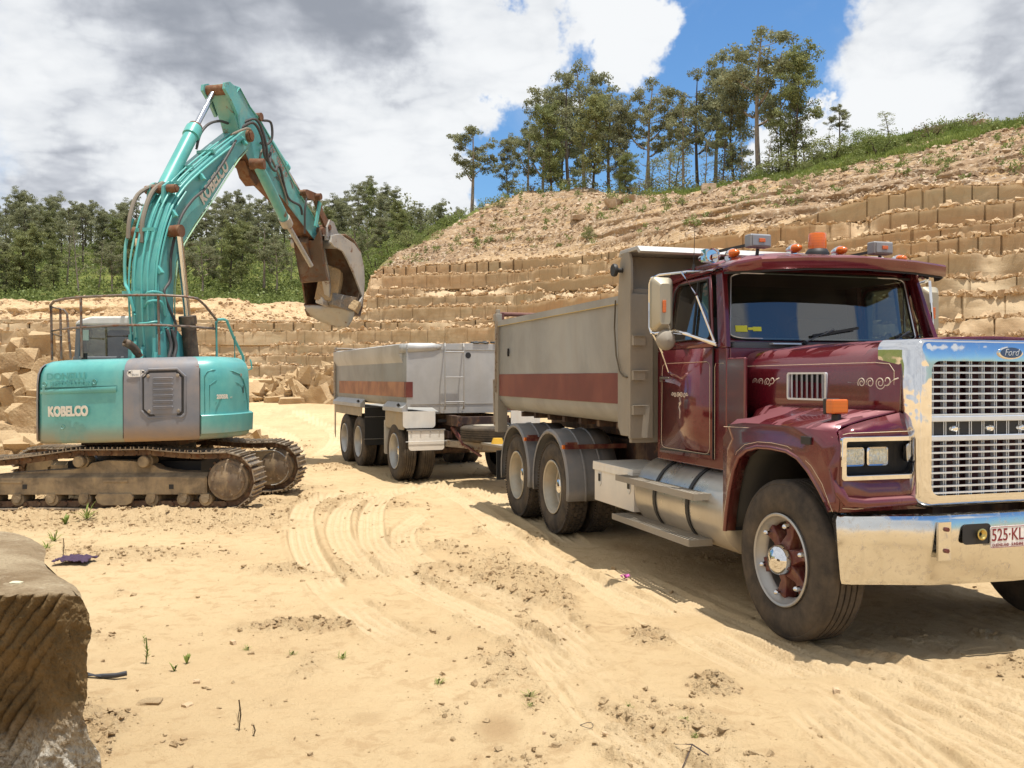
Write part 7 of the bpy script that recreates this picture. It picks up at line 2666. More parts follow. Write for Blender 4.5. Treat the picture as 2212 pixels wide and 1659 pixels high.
	for (r, z, a, b, rad) in ((0.03, 3.84, 0.19, 0.33, 0.085), (0.11, 4.47, 0.19, 0.25, 0.062), (2.16, 5.74, 0.19, 0.24, 0.10)):
		pn = W()
		pn.cyl(bp(r, z, -b), bp(r, z, b), rad, n=20)
		pn.cyl(bp(r, z, b), bp(r, z, b + 0.02), rad * 0.7, n=14)
		pn.build('boom_pin', M_RUST, boom)
	# boom hoist cylinders
	for l in (0.34, -0.34):
		hy = W()
		p0, p1, p2 = bp(0.42 if l > 0 else .42, 1.60, l), bp(0.24, 2.62, l), bp(0.03, 3.84, l)
		hy.cyl(p0, p1, 0.105, n=22)
		hy.cyl(p1 - (p1 - p0).normalized() * 0.10, p1 + (p1 - p0).normalized() * 0.02, 0.125, n=22)
		ho = hy.build('boom_cylinder', M_RUST2, E_)
		rd_ = W()
		rd_.cyl(p1, p2, 0.050, n=16)
		rd_.build('piston_rod', M_ROD, ho)
		ey = W()
		ey.cyl(bp(0.03, 3.84, l - 0.05), bp(0.03, 3.84, l + 0.05), 0.09, n=16)
		ey.build('rod_eye', M_RUST, ho)
	# arm cylinder on the back of the boom
	p0, p1, p2 = bp(0.52, 4.90, -0.05), bp(1.02, 5.60, -0.05), bp(1.50, 6.26, -0.05)
	dd = (p1 - p0).normalized()
	ac = W()
	ac.cyl(p0 - dd * 0.45, p1, 0.108, n=24)
	ac.cyl(p1 - dd * 0.20, p1 - dd * 0.04, 0.128, n=24)
	aco = ac.build('arm_cylinder', M_TP, E_)
	ad = W()
	ad.cyl(p1 - dd * 0.04, p1 + dd * 0.03, 0.105, n=20)
	ad.build('cylinder_head', M_RUST, aco)
	ar = W()
	ar.cyl(p1, p2, 0.048, n=16)
	ar.build('piston_rod', M_ROD, aco)
	# lugs for its foot on the boom
	lu = W()
	for l in (-0.17, 0.07):
		plates(lu, [(0.0, 4.25), (0.02, 4.50), (0.14, 4.58), (0.36, 4.60), (0.3, 4.4)], l, l + 0.045)
	lu.build('cylinder_lug', M_TB, boom)
	# ---------------------------------------------------------- arm
	au = [(1.50, 6.36), (1.62, 6.45), (1.97, 6.50), (2.27, 6.29), (2.62, 6.14), (3.10, 5.82), (3.57, 5.47), (4.05, 5.14), (4.70, 4.74), (4.86, 4.62)]
	al = [(4.80, 4.42), (4.60, 4.36), (3.40, 4.92), (2.62, 5.18), (2.30, 5.28), (2.05, 5.55), (1.86, 5.90), (1.62, 6.22)]
	arm = W()
	plates(arm, au + al, -0.15, 0.15)
	armo = arm.build('arm', [M_TA], E_, bevel=0.015, smooth=30)
	un = W()
	for (a, b) in ((al[1], al[2]), (al[2], al[3]), (al[3], al[4]), (al[4], al[5])):
		q = [bp(a[0], a[1] - 0.004, -0.148), bp(a[0], a[1] - 0.004, 0.148), bp(b[0] - 0.004, b[1] - 0.004, 0.148), bp(b[0] - 0.004, b[1] - 0.004, -0.148)]
		un.add(q, [(0, 1, 2, 3)])
	un.build('arm_underside', M_RUST, armo, solid=0.006)
	rb = W()
	rb.tube([bp(r - 0.02, z - 0.03, 0.158) for r, z in au[2:9]], 0.012, 6)
	rb.tube([bp(1.94, 6.47, 0.158), bp(1.80, 6.3, 0.158), bp(1.82, 6.1, 0.158), bp(1.98, 5.75, 0.158)], 0.012, 6)
	rb.build('arm_flange', M_TP, armo)
	for (r, z, w_, rad) in ((1.55, 6.33, 0.20, 0.085), (2.58, 6.17, 0.19, 0.07), (4.02, 5.16, 0.24, 0.05), (4.72, 4.56, 0.28, 0.075)):
		ap = W()
		ap.cyl(bp(r, z, -w_), bp(r, z, w_), rad, n=20)
		ap.build('arm_pin', M_RUST, armo)
	apl = W()
	for l in (-0.22, 0.17):
		plates(apl, [(1.42, 6.30), (1.44, 6.40), (1.56, 6.45), (1.70, 6.42), (1.95, 6.2), (1.80, 5.98), (1.62, 6.16)], l, l + 0.05)
	apl.build('arm_lug', M_TA, armo)
	# faded writing on the arm
	c0, c1 = bp(2.92, 5.74, 0.157), bp(3.55, 5.28, 0.157)
	ex_ = (c1 - c0).normalized()
	ey_ = D2.cross(ex_)
	rot = Matrix((ex_, ey_, D2)).transposed().to_euler()
	text_mesh('arm_lettering', 'SW   1234-5  O', 0.12, simple('faded_red', (0.33, 0.16, 0.13), 0.7), armo, loc(c0), rot, 0.001, 0.002, 0.9)
	# bucket cylinder above the arm
	q0, q1, q2 = bp(2.60, 6.20, 0.0), bp(3.75, 5.55, 0.0), bp(4.28, 5.22, 0.0)
	dd = (q1 - q0).normalized()
	bc = W()
	bc.cyl(q0, q1, 0.085, n=20)
	bc.cyl(q1 - dd * 0.12, q1, 0.10, n=20)
	bco = bc.build('bucket_cylinder', M_TP, E_)
	br = W()
	br.cyl(q1, q2, 0.04, n=14)
	br.build('piston_rod', M_ROD, bco)
	# links between arm, cylinder and bucket
	lk = W()
	for l in (-0.24, 0.20):
		lk.prism([bp(r, z, l) for r, z in ((4.0, 5.10), (4.02, 5.22), (4.12, 5.24), (4.5, 5.24), (4.56, 5.16), (4.46, 5.08), (4.12, 5.08))], D2 * 0.04)
		lk.prism([bp(r, z, l) for r, z in ((4.42, 5.22), (4.56, 5.22), (4.75, 4.95), (5.0, 4.78), (5.02, 4.62), (4.9, 4.60), (4.62, 4.85), (4.44, 5.08))], D2 * 0.05)
	lk.cyl(bp(4.48, 5.17, -0.32), bp(4.48, 5.17, 0.34), 0.062, n=18)
	lk.cyl(bp(4.03, 5.16, -0.28), bp(4.03, 5.16, 0.28), 0.055, n=18)
	lk.cyl(bp(4.95, 4.66, -0.28), bp(4.95, 4.66, 0.3), 0.055, n=18)
	lk.build('bucket_link', M_RUST, E_)
	gl = W()
	gl.prism([bp(r, z, 0.26) for r, z in ((4.52, 5.10), (4.60, 5.06), (4.42, 4.58), (4.34, 4.60))], D2 * 0.03)
	gl.build('link_guard', M_TP, E_)
	# ---------------------------------------------------------- bucket
	bk = W()
	L0, L1 = -0.60, 0.50
	prof = [(5.62, 3.14), (5.72, 3.02), (5.90, 3.00), (6.02, 3.2), (6.10, 3.6), (6.06, 4.0), (5.92, 4.3), (5.6, 4.50), (5.2, 4.55), (4.95, 4.48)]
	rows = [[bp(r, z, l) for r, z in prof] for l in np.linspace(L0, L1, 6)]
	bk.grid(rows)
	bko = bk.build('bucket', M_BKT, E_, solid=0.03, smooth=40)
	# right side plate with its rounded back
	sp2 = W()
	sp2.prism([bp(r, z, L1) for r, z in ((5.62, 3.12), (5.93, 3.40), (5.55, 3.80), (5.25, 4.05), (5.02, 4.20), (4.62, 4.24), (4.50, 4.30), (4.55, 4.44), (4.9, 4.52), (5.27, 4.46), (5.55, 4.42), (5.87, 4.27), (6.02, 4.0), (6.05, 3.7), (6.0, 3.45), (5.9, 3.2))], D2 * 0.035)
	sp2.build('side_plate', M_WORN, bko, bevel=0.006)
	sp3 = W()
	sp3.prism([bp(r, z, L0) for r, z in ((5.62, 3.2), (5.50, 3.62), (5.30, 4.05), (5.12, 4.42), (5.3, 4.55), (5.6, 4.5), (5.92, 4.3), (6.06, 4.0), (6.10, 3.6), (6.02, 3.2), (5.8, 3.0))], D2 * 0.035)
	sp3.build('side_plate', M_BKT, bko, bevel=0.006)
	tt = W()
	tt.cyl(bp(5.15, 4.42, L0), bp(5.0, 4.34, L1), 0.10, n=16)
	tt.build('torque_tube', M_WORN, bko)
	ers = W()
	for l in (-0.18, 0.22):
		ers.prism([bp(r, z, l) for r, z in ((4.85, 4.40), (4.86, 4.66), (4.98, 4.82), (5.16, 4.80), (5.34, 4.62), (5.6, 4.46))], D2 * 0.06)
	ers.build('bucket_ear', M_WORN, bko, bevel=0.01)
	lip = W()
	rows = []
	for (r, z, a, b) in ((5.60, 3.215, -0.60, 0.50), (5.62, 3.12, -0.56, 0.50), (5.70, 3.0, -0.50, 0.46), (5.78, 2.90, -0.34, 0.38), (5.86, 2.82, -0.12, 0.28), (5.88, 2.79, -0.06, 0.24)):
		rows.append([bp(r, z + 0.015 * math.sin(k * 2.3), a + (b - a) * k / 6) for k in range(7)])
	lip.grid(rows)
	lip.build('bucket_lip', M_WORN, bko, solid=0.035, smooth=40)
	rimb = W()
	rimb.tube([bp(5.595, 3.225, -0.60), bp(5.59, 3.22, 0.0), bp(5.60, 3.205, 0.08)], 0.02, 6)
	rimb.build('wear_edge', M_RUST, bko)
	# thumb pressing on the load
	th = W()
	cen_ = [(5.02, 4.62), (5.0, 4.40), (5.10, 4.10), (5.25, 3.80), (5.32, 3.60), (5.36, 3.42), (5.42, 3.28), (5.52, 3.17)]
	wid = [0.10, 0.20, 0.22, 0.20, 0.17, 0.14, 0.10, 0.06]
	for l0 in (0.02,):
		lft, rgt = [], []
		for (r, z), w_ in zip(cen_, wid):
			lft.append((r, z, l0 - w_ * 0.45))
			rgt.append((r, z, l0 + w_ * 0.45))
		front = [[bp(*a), bp(*b)] for a, b in zip(lft, rgt)]
		back = [[bp(a[0] + 0.07, a[1], a[2]), bp(b[0] + 0.07, b[1], b[2])] for a, b in zip(lft, rgt)]
		th.grid([[f[0], f[1], b[1], b[0]] for f, b in zip(front, back)], closed=True)
	th.cyl(bp(4.98, 4.62, -0.2), bp(4.98, 4.62, 0.28), 0.075, n=16)
	th.build('thumb', M_WORN, E_, bevel=0.008)
	# thumb cylinder hanging below the arm
	def S_(x, y, Y):
		return at((300 + x / 1.9747) / 1.47558, (220 + y / 1.9747) / 1.47558, Y)
	t0, t1, t2 = S_(1030, 600, 15.35), S_(1212, 968, 16.5), S_(1368, 1240, 17.2)
	dd = (t1 - t0).normalized()
	tc = W()
	tc.cyl(t0, t1, 0.088, n=22)
	tco = tc.build('thumb_cylinder', M_TA, E_)
	th2 = W()
	th2.cyl(t1 - dd * 0.12, t1 + dd * 0.06, 0.105, n=22)
	th2.build('cylinder_head', M_WORN, tco)
	th2 = W()
	th2.cyl(t0 - Vector((0.12, 0, 0)), t0 + Vector((0.12, 0, 0)), 0.09, n=16)
	th2.build('cylinder_pin', M_RUST, tco)
	th3 = W()
	th3.cyl(t1, t2, 0.042, n=14)
	th3.build('piston_rod', M_WORN, tco)
	bkb = W()
	bkb.prism([bp(r, z, -0.10) for r, z in ((2.2, 5.35), (2.35, 5.1), (2.55, 5.0), (2.75, 5.18))], D2 * 0.2)
	bkb.build('cylinder_bracket', M_RUST, tco)
	jaw = W()
	jaw.prism([bp(r, z, -0.10) for r, z in ((4.5, 4.45), (4.35, 4.3), (4.55, 4.0), (4.85, 3.95), (5.2, 4.0), (5.3, 4.4), (4.9, 4.6))], D2 * 0.18)
	jaw.build('thumb_bracket', M_BKT, E_)
	sh_ = W()
	sh_.prism([S_(1250, 1060, 17.6), S_(1380, 1080, 17.6), S_(1420, 1010, 17.6), S_(1440, 1200, 17.8), S_(1470, 1330, 17.9), S_(1300, 1345, 17.9), S_(1290, 1300, 17.8)], Vector((0.02, 0.10, 0)))
	sh_.build('thumb_plate', M_BKT, E_, bevel=0.01)
	# ---------------------------------------------------------- pipes and hoses
	def offs(path, dr, dz, l):
		return [bp(r + dr, z + dz, l) for r, z in path]
	back = [(-0.27, 1.95), (-0.33, 2.45), (-0.36, 2.9), (-0.33, 3.35), (-0.2, 3.8), (0.0, 4.2), (0.3, 4.55), (0.7, 4.87), (1.2, 5.22), (1.9, 5.68)]
	gp = W()
	for (l, o, a, b) in ((-0.16, 0.05, 0, 8), (-0.07, 0.06, 0, 7), (0.05, 0.06, 0, 10), (0.14, 0.05, 1, 10)):
		seg = back[a:b]
		gp.stube([bp(r - o * 0.8, z + o * 0.6, l) for r, z in seg], 0.015, 8)
	for (l, k, a, b) in ((0.21, 0.06, 2, 10), (0.21, 0.13, 1, 7)):
		seg = back[a:b]
		gp.stube([bp(r + k * 0.75, z - k * 0.55, l) for r, z in seg], 0.018, 8)
	# bends near the boom foot
	gp.stube([bp(-0.42, 2.62, -0.05), bp(-0.46, 2.95, -0.12), bp(-0.40, 3.1, -0.22), bp(-0.36, 3.6, -0.24), bp(-0.2, 4.0, -0.24)], 0.022, 8)
	gp.stube([bp(-0.38, 2.2, 0.05), bp(-0.45, 1.95, 0.08), bp(-0.40, 1.86, 0.14), bp(-0.36, 1.95, 0.20), bp(-0.36, 2.3, 0.22)], 0.024, 8)
	gp.stube([bp(-0.42, 2.3, -0.04), bp(-0.50, 1.85, -0.02), bp(-0.46, 1.76, 0.12), bp(-0.42, 1.82, 0.24), bp(-0.38, 2.1, 0.26)], 0.024, 8)
	gp.stube([bp(-0.34, 2.72, 0.05), bp(-0.42, 2.80, 0.18), bp(-0.28, 2.80, 0.28), bp(-0.20, 2.62, 0.28)], 0.018, 8)
	gp.stube([bp(-0.36, 2.85, 0.05), bp(-0.42, 2.93, 0.18), bp(-0.28, 2.93, 0.27), bp(-0.20, 2.85, 0.27), bp(-0.15, 2.6, 0.27)], 0.018, 8)
	gp.stube([bp(-0.38, 2.50, -0.02), bp(-0.44, 2.50, 0.15), bp(-0.32, 2.52, 0.27), bp(-0.22, 2.40, 0.27)], 0.016, 8)
	for (i, l) in ((2, -.1), (4, 0.0), (6, 0.05), (7, 0.0), (8, 0.05)):
		r, z = back[i]
		gp.obox(bp(r - 0.04, z + 0.03, l), (0.30, 0.06, 0.05), (0, 0, R(-15)))
	for (i, k) in ((3, 0.18), (5, 0.18), (7, 0.17), (9, 0.15)):
		r, z = back[i]
		gp.obox(bp(r + k * 0.45, z - k * 0.35, 0.205), (0.05, 0.07, 0.20), (0, R(-35), R(-15)))
	gp.build('hydraulic_pipes', M_TP, boom)
	hs_ = W()
	hs_.stube([bp(2.0, 5.82, 0.12), bp(2.25, 5.98, 0.22), bp(2.42, 5.80, 0.28), bp(2.52, 5.50, 0.28), bp(2.72, 5.42, 0.26), bp(2.85, 5.6, 0.2), bp(2.95, 5.72, 0.17)], 0.024, 8)
	hs_.stube([bp(2.0, 5.86, 0.06), bp(2.3, 6.05, 0.24), bp(2.5, 5.75, 0.30), bp(2.62, 5.40, 0.30), bp(2.9, 5.32, 0.26), bp(3.1, 5.45, 0.2), bp(3.25, 5.4, 0.18), bp(3.5, 4.98, 0.18), bp(3.9, 4.9, 0.2), bp(4.0, 4.75, 0.2)], 0.022, 8)
	hs_.stube([bp(2.62, 6.12, 0.18), bp(2.78, 6.12, 0.25), bp(2.80, 5.86, 0.26), bp(2.68, 5.72, 0.22), bp(2.55, 5.72, 0.18)], 0.022, 8)
	hs_.stube([bp(1.7, 5.55, 0.24), bp(1.35, 5.12, 0.235), bp(0.85, 4.62, 0.24), bp(0.50, 4.36, 0.24), bp(0.20, 4.02, 0.24), bp(0.0, 3.5, 0.24), bp(-0.02, 3.15, 0.24), bp(-0.18, 2.95, 0.25), bp(-0.10, 2.72, 0.28), bp(0.02, 2.5, 0.30), bp(-0.02, 2.2, 0.30), bp(0.05, 1.9, 0.28)], 0.020, 8)
	for (a, b, c_) in ((0.0, 0.32, 0.0), (0.06, 0.36, 0.04), (0.12, 0.30, -0.02)):
		hs_.stube([bp(-0.15 + a, 2.45, b - 0.06), bp(-0.12 + a, 2.2, b), bp(-0.2 + a, 1.95, b + 0.02), bp(0.0 + a, 1.75, b + 0.06), bp(0.2 + a, 1.66, b + 0.1)], 0.026, 8)
	hs_.stube([bp(0.95, 5.25, 0.02), bp(1.05, 5.5, 0.02), bp(1.3, 5.72, 0.0), bp(1.6, 5.85, 0.0), bp(1.85, 5.88, 0.0)], 0.022, 8)
	hs_.stube([bp(4.02, 5.08, 0.28), bp(3.95, 4.8, 0.28), bp(4.0, 4.4, 0.25)], 0.02, 8)
	hs_.build('hydraulic_hoses', M_HOSE, boom)
	h2 = W()
	h2.stube([bp(0.15, 4.55, -0.12), bp(-0.15, 4.35, -0.2), bp(-0.32, 4.0, -0.2), bp(-0.36, 3.7, -0.2)], 0.03, 8)
	h2.build('dusty_hose', M_HOSE2, boom)
	h2 = W()
	h2.stube([bp(0.22, 4.60, -0.02), bp(-0.02, 4.40, -0.06), bp(-0.22, 4.0, -0.06), bp(-0.26, 3.65, -0.06)], 0.034, 8)
	h2.build('dusty_hose', M_HOSE2, boom)
	h2 = W()
	h2.stube([bp(1.6, 5.62, 0.22), bp(1.95, 5.80, 0.26), bp(2.1, 5.83, 0.26)], 0.02, 8)
	h2.build('dusty_hose', M_HOSE2, boom)
	h2 = W()
	h2.stube([bp(2.45, 5.42, 0.22), bp(2.55, 5.6, 0.22), bp(2.7, 5.62, 0.2), bp(3.0, 5.45, 0.19), bp(3.3, 5.15, 0.18), bp(3.5, 4.85, 0.18)], 0.018, 8)
	h2.build('dusty_hose', M_HOSE2, boom)
	# sandstone held in the bucket is a thing of its own: see the boulders
	return E_, bp
EXC, BP = build_excavator()
# ================================================================== trees
def leaf_mat(name, c1, c2, c3):
	m = NT(name)
	oi = m.n('ShaderNodeObjectInfo')
	sh = m.attr('tone')
	c = m.mix(sh, c1, c2)
	c = m.mix(m.math('MULTIPLY', oi.outputs['Random'], 0.55), c, c3)
	N = m.nt.nodes
	df = N.new('ShaderNodeBsdfDiffuse')
	tr = N.new('ShaderNodeBsdfTranslucent')
	gl = N.new('ShaderNodeBsdfGlossy')
	gl.inputs['Roughness'].default_value = 0.45
	gl.inputs[0].default_value = (0.5, 0.55, 0.45, 1)
	m.l(c, df.inputs[0])
	m.l(c, tr.inputs[0])
	a = N.new('ShaderNodeMixShader')
	a.inputs[0].default_value = 0.38
	m.l(df.outputs[0], a.inputs[1])
	m.l(tr.outputs[0], a.inputs[2])
	b = N.new('ShaderNodeMixShader')
	b.inputs[0].default_value = 0.03
	m.l(a.outputs[0], b.inputs[1])
	m.l(gl.outputs[0], b.inputs[2])
	m.l(b.outputs[0], m.out.inputs[0])
	return m.mat
M_LEAF = leaf_mat('gum_leaves', (0.12, 0.135, 0.070), (0.36, 0.36, 0.20), (0.25, 0.25, 0.15))
M_LEAF2 = leaf_mat('dense_leaves', (0.105, 0.135, 0.048), (0.34, 0.36, 0.15), (0.27, 0.27, 0.12))
M_LEAF3 = leaf_mat('shrub_leaves', (0.105, 0.15, 0.040), (0.28, 0.34, 0.10), (0.22, 0.24, 0.09))
M_DRY = leaf_mat('dry_leaves', (0.14, 0.10, 0.06), (0.24, 0.19, 0.11), (0.18, 0.13, 0.08))
M_BARK = simple('bark_dark', (0.085, 0.062, 0.048), 0.9, scale=3, var=0.5)
M_BARKL = simple('bark_pale', (0.26, 0.21, 0.165), 0.85, scale=2, var=0.4)
M_GRASS = leaf_mat('grass_blades', (0.14, 0.20, 0.040), (0.32, 0.38, 0.10), (0.24, 0.28, 0.08))
def leaf_quads(C, Rr, n_per, rng, size, droop=0.5, flat=0.65):
	"""leaf-sized quads filling ellipsoids: centres C (m,3), radii Rr (m,)"""
	m = len(C)
	idx = np.repeat(np.arange(m), n_per)
	n = len(idx)
	d = rng.normal(size=(n, 3))
	d /= np.linalg.norm(d, axis=1, keepdims=True) + 1e-9
	rad = rng.rand(n) ** 0.45
	P = C[idx] + d * (rad * Rr[idx])[:, None] * np.array([1, 1, flat])
	# leaf axes
	a = rng.normal(size=(n, 3))
	a[:, 2] -= droop * 1.6
	a /= np.linalg.norm(a, axis=1, keepdims=True)
	b = np.cross(a, rng.normal(size=(n, 3)))
	b /= np.linalg.norm(b, axis=1, keepdims=True) + 1e-9
	L = size * (0.6 + 0.8 * rng.rand(n))[:, None]
	w = L * 0.34
	V = np.stack([P - b * w * 0.5, P + a * L * 0.5 - b * w, P + a * L, P + a * L * 0.5 + b * w], 1)
	tone_c = rng.rand(m)[idx] * 0.6 + rng.rand(n) * 0.4
	F = np.arange(n * 4).reshape(n, 4)
	return V.reshape(-1, 3), F, np.repeat(tone_c, 4)
def bezier(p0, p1, p2, n):
	t = np.linspace(0, 1, n)[:, None]
	return (1 - t) ** 2 * p0 + 2 * (1 - t) * t * p1 + t * t * p2
def make_tree(name, seed, H, kind, leafmat, barkmat):
	"""prototype: an Empty with crown and trunk. Height H metres"""
	rng = np.random.RandomState(seed)
	mb = MB()
	P0 = np.array([0, 0, -0.3])
	lean = rng.normal(size=2) * 0.04 * H
	C, RR, NP_ = [], [], []
	cfg = dict(open=(0.38, 11, 0.23, 0.95, 0.045, 76), tall=(0.42, 10, 0.15, 0.75, 0.040, 66), dense=(0.14, 20, 0.12, 0.95, 0.050, 78), sapling=(0.30, 9, 0.12, 0.6, 0.045, 28), cone=(0.05, 26, 0.17, 0.9, 0.06, 70))[kind]
	f0, nl, spread, _, cr, npl = cfg
	top = np.array([lean[0], lean[1], H * 0.93])
	mid = np.array([lean[0] * 0.3 + rng.normal() * 0.02 * H, lean[1] * 0.3 + rng.normal() * 0.02 * H, H * 0.5])
	tr = bezier(P0, mid * np.array([1.6, 1.6, 1.0]), top, 14)
	r0 = H * (0.017 if kind in ('open', 'tall') else 0.013)
	mb.tube([tuple(p) for p in tr], r0, 7, rads=[r0 * (1 - 0.82 * (i / 13)) for i in range(14)])
	def trunk(f):
		i = f * 13
		k = min(int(i), 12)
		return tr[k] * (1 - (i - k)) + tr[k + 1] * (i - k)
	for i in range(nl):
		f = f0 + (0.98 - f0) * ((i + rng.rand() * 0.8) / nl)
		f = min(f, 0.98)
		base = trunk(f * 0.93 if kind in ('open', 'tall') else f)
		a = i * 2.4 + rng.rand() * 1.2
		if kind in ('open', 'tall'):
			prof = 0.55 + 0.6 * math.sin(math.pi * min(1, (f - f0) / (1 - f0) * 0.85 + 0.12))
			ln = spread * H * prof * (0.7 + 0.6 * rng.rand())
			rise = H * (0.10 + 0.12 * rng.rand()) * (1.15 - f)
			if i < 3:
				rise *= 2.1
		elif kind == 'cone':
			ln = spread * H * (1.05 - f) * (0.7 + 0.5 * rng.rand())
			rise = H * 0.04
		else:
			prof = math.sin(math.pi * min(1, (f - f0) / (1 - f0) * 0.82 + 0.16))
			ln = spread * H * prof * (0.7 + 0.6 * rng.rand())
			rise = H * (0.05 + 0.06 * rng.rand())
		d = np.array([math.cos(a), math.sin(a), 0])
		end = base + d * ln + np.array([0, 0, rise])
		ctl = base + d * ln * 0.55 + np.array([0, 0, rise * 0.15])
		br = bezier(base, ctl, end, 7)
		rb = r0 * (1 - 0.82 * f) * (0.85 if i < 3 and kind == 'open' else 0.55) + 0.008 * H / 12
		mb.tube([tuple(p) for p in br], rb, 5, rads=[rb * (1 - 0.75 * k / 6) for k in range(7)], caps=False)
		nt = 5 if kind in ('open', 'tall') else 4
		for j in range(nt):
			s = 0.35 + 0.65 * (j + rng.rand()) / nt
			q = br[min(int(s * 6), 6)]
			dv = rng.normal(size=3) * np.array([1, 1, 0.55])
			dv[2] = abs(dv[2]) * 0.8 + 0.15
			dv /= np.linalg.norm(dv)
			e = q + dv * H * cr * (0.9 + 0.9 * rng.rand()) + d * H * 0.02
			mb.tube([tuple(q), tuple((q + e) / 2 + rng.normal(size=3) * 0.02 * H * 0.4), tuple(e)], rb * 0.3, 4, rads=[rb * .4, rb * .28, rb * .12], caps=False)
			k = 2 if kind != 'sapling' else 1
			for _ in range(k):
				C.append(e + rng.normal(size=3) * H * cr * 0.42)
				RR.append(H * cr * (0.62 + 0.55 * rng.rand()))
				NP_.append(npl)
	for _ in range(5):
		C.append(top + rng.normal(size=3) * H * cr * 0.7)
		RR.append(H * cr * 0.8)
	C, RR = np.array(C), np.array(RR)
	V, F, tone = leaf_quads(C, RR, int(npl), rng, 0.0145 * H)
	root = empty(name)
	cr_ = np_mesh('crown', V, F, leafmat, {'tone': tone}, smooth=False, parent=root)
	tk = mb.build('trunk', barkmat, root, smooth=60, recalc=False)
	return root
def make_shrub(name, seed, H, W, leafmat, barkmat, n=46, npl=52, leaf=0.11):
	rng = np.random.RandomState(seed)
	mb = MB()
	C, RR = [], []
	for i in range(n):
		a = rng.rand() * 6.28
		f = rng.rand() ** 0.6
		h = H * (0.15 + 0.8 * rng.rand() * math.sqrt(max(0.05, 1 - f * f * 0.8)))
		p = np.array([math.cos(a) * f * W / 2, math.sin(a) * f * W / 2, h])
		C.append(p)
		RR.append(W * 0.12 * (0.6 + 0.8 * rng.rand()))
		if i % 4 == 0:
			q = np.array([p[0] * 0.15, p[1] * 0.15, -0.1])
			mb.tube([tuple(q), tuple((q + p) * 0.5 + np.array([0, 0, 0.1 * H])), tuple(p)], 0.02 * H, 5, rads=[.022 * H, .014 * H, .006 * H], caps=False)
	V, F, tone = leaf_quads(np.array(C), np.array(RR), npl, rng, leaf, 0.2, 0.9)
	root = empty(name)
	np_mesh('foliage', V, F, leafmat, {'tone': tone}, smooth=False, parent=root)
	mb.build('stems', barkmat, root, smooth=60, recalc=False)
	return root
PROTO = {}
for i, (k, kind, lm, bm2) in enumerate((('open1', 'open', M_LEAF, M_BARKL), ('open2', 'open', M_LEAF, M_BARKL), ('open3', 'open', M_LEAF, M_BARK), ('tall1', 'tall', M_LEAF, M_BARKL), ('tall2', 'tall', M_LEAF, M_BARK),
										('dense1', 'dense', M_LEAF2, M_BARK), ('dense2', 'dense', M_LEAF2, M_BARK), ('dense3', 'dense', M_LEAF, M_BARK), ('sap1', 'sapling', M_LEAF, M_BARKL), ('sap2', 'sapling', M_LEAF2, M_BARK), ('cone1', 'cone', M_LEAF2, M_BARK))):
	PROTO[k] = [make_tree('gum_tree' if kind in ('open', 'tall') else ('leafy_tree' if kind in ('dense', 'cone') else 'sapling'), 100 + i * 7, 12.0, kind, lm, bm2), 0]
for i, (k, lm) in enumerate((('shrub1', M_LEAF3), ('shrub2', M_LEAF2), ('shrub3', M_LEAF3), ('drybush', M_DRY))):
	PROTO[k] = [make_shrub('dry_bush' if k == 'drybush' else 'shrub', 300 + i * 5, 2.4, 3.0, lm, M_BARK, 46 if k != 'drybush' else 30, 52 if k != 'drybush' else 24), 0]
def put(k, loc, H, label, cat, group=None, wide=1.0, rz=None):
	root, used = PROTO[k]
	o = root if not used else copy_tree(root)
	PROTO[k][1] = 1
	base = 2.4 if ('shrub' in k or k == 'drybush') else 12.0
	s = H / base
	o.scale = (s * wide, s * wide, s)
	o.location = loc
	rr = random.Random(hash((round(loc[0], 2), round(loc[1], 2))) & 0xffff)
	o.rotation_euler = (0, 0, rr.random() * 6.28 if rz is None else rz)
	tag(o, label, cat, group)
	return o
def top_z(py, x, y):
	"""height of something whose top shows at picture row py when it stands at (x, y)"""
	return CAM_H + (815 - py) / 2000 * y
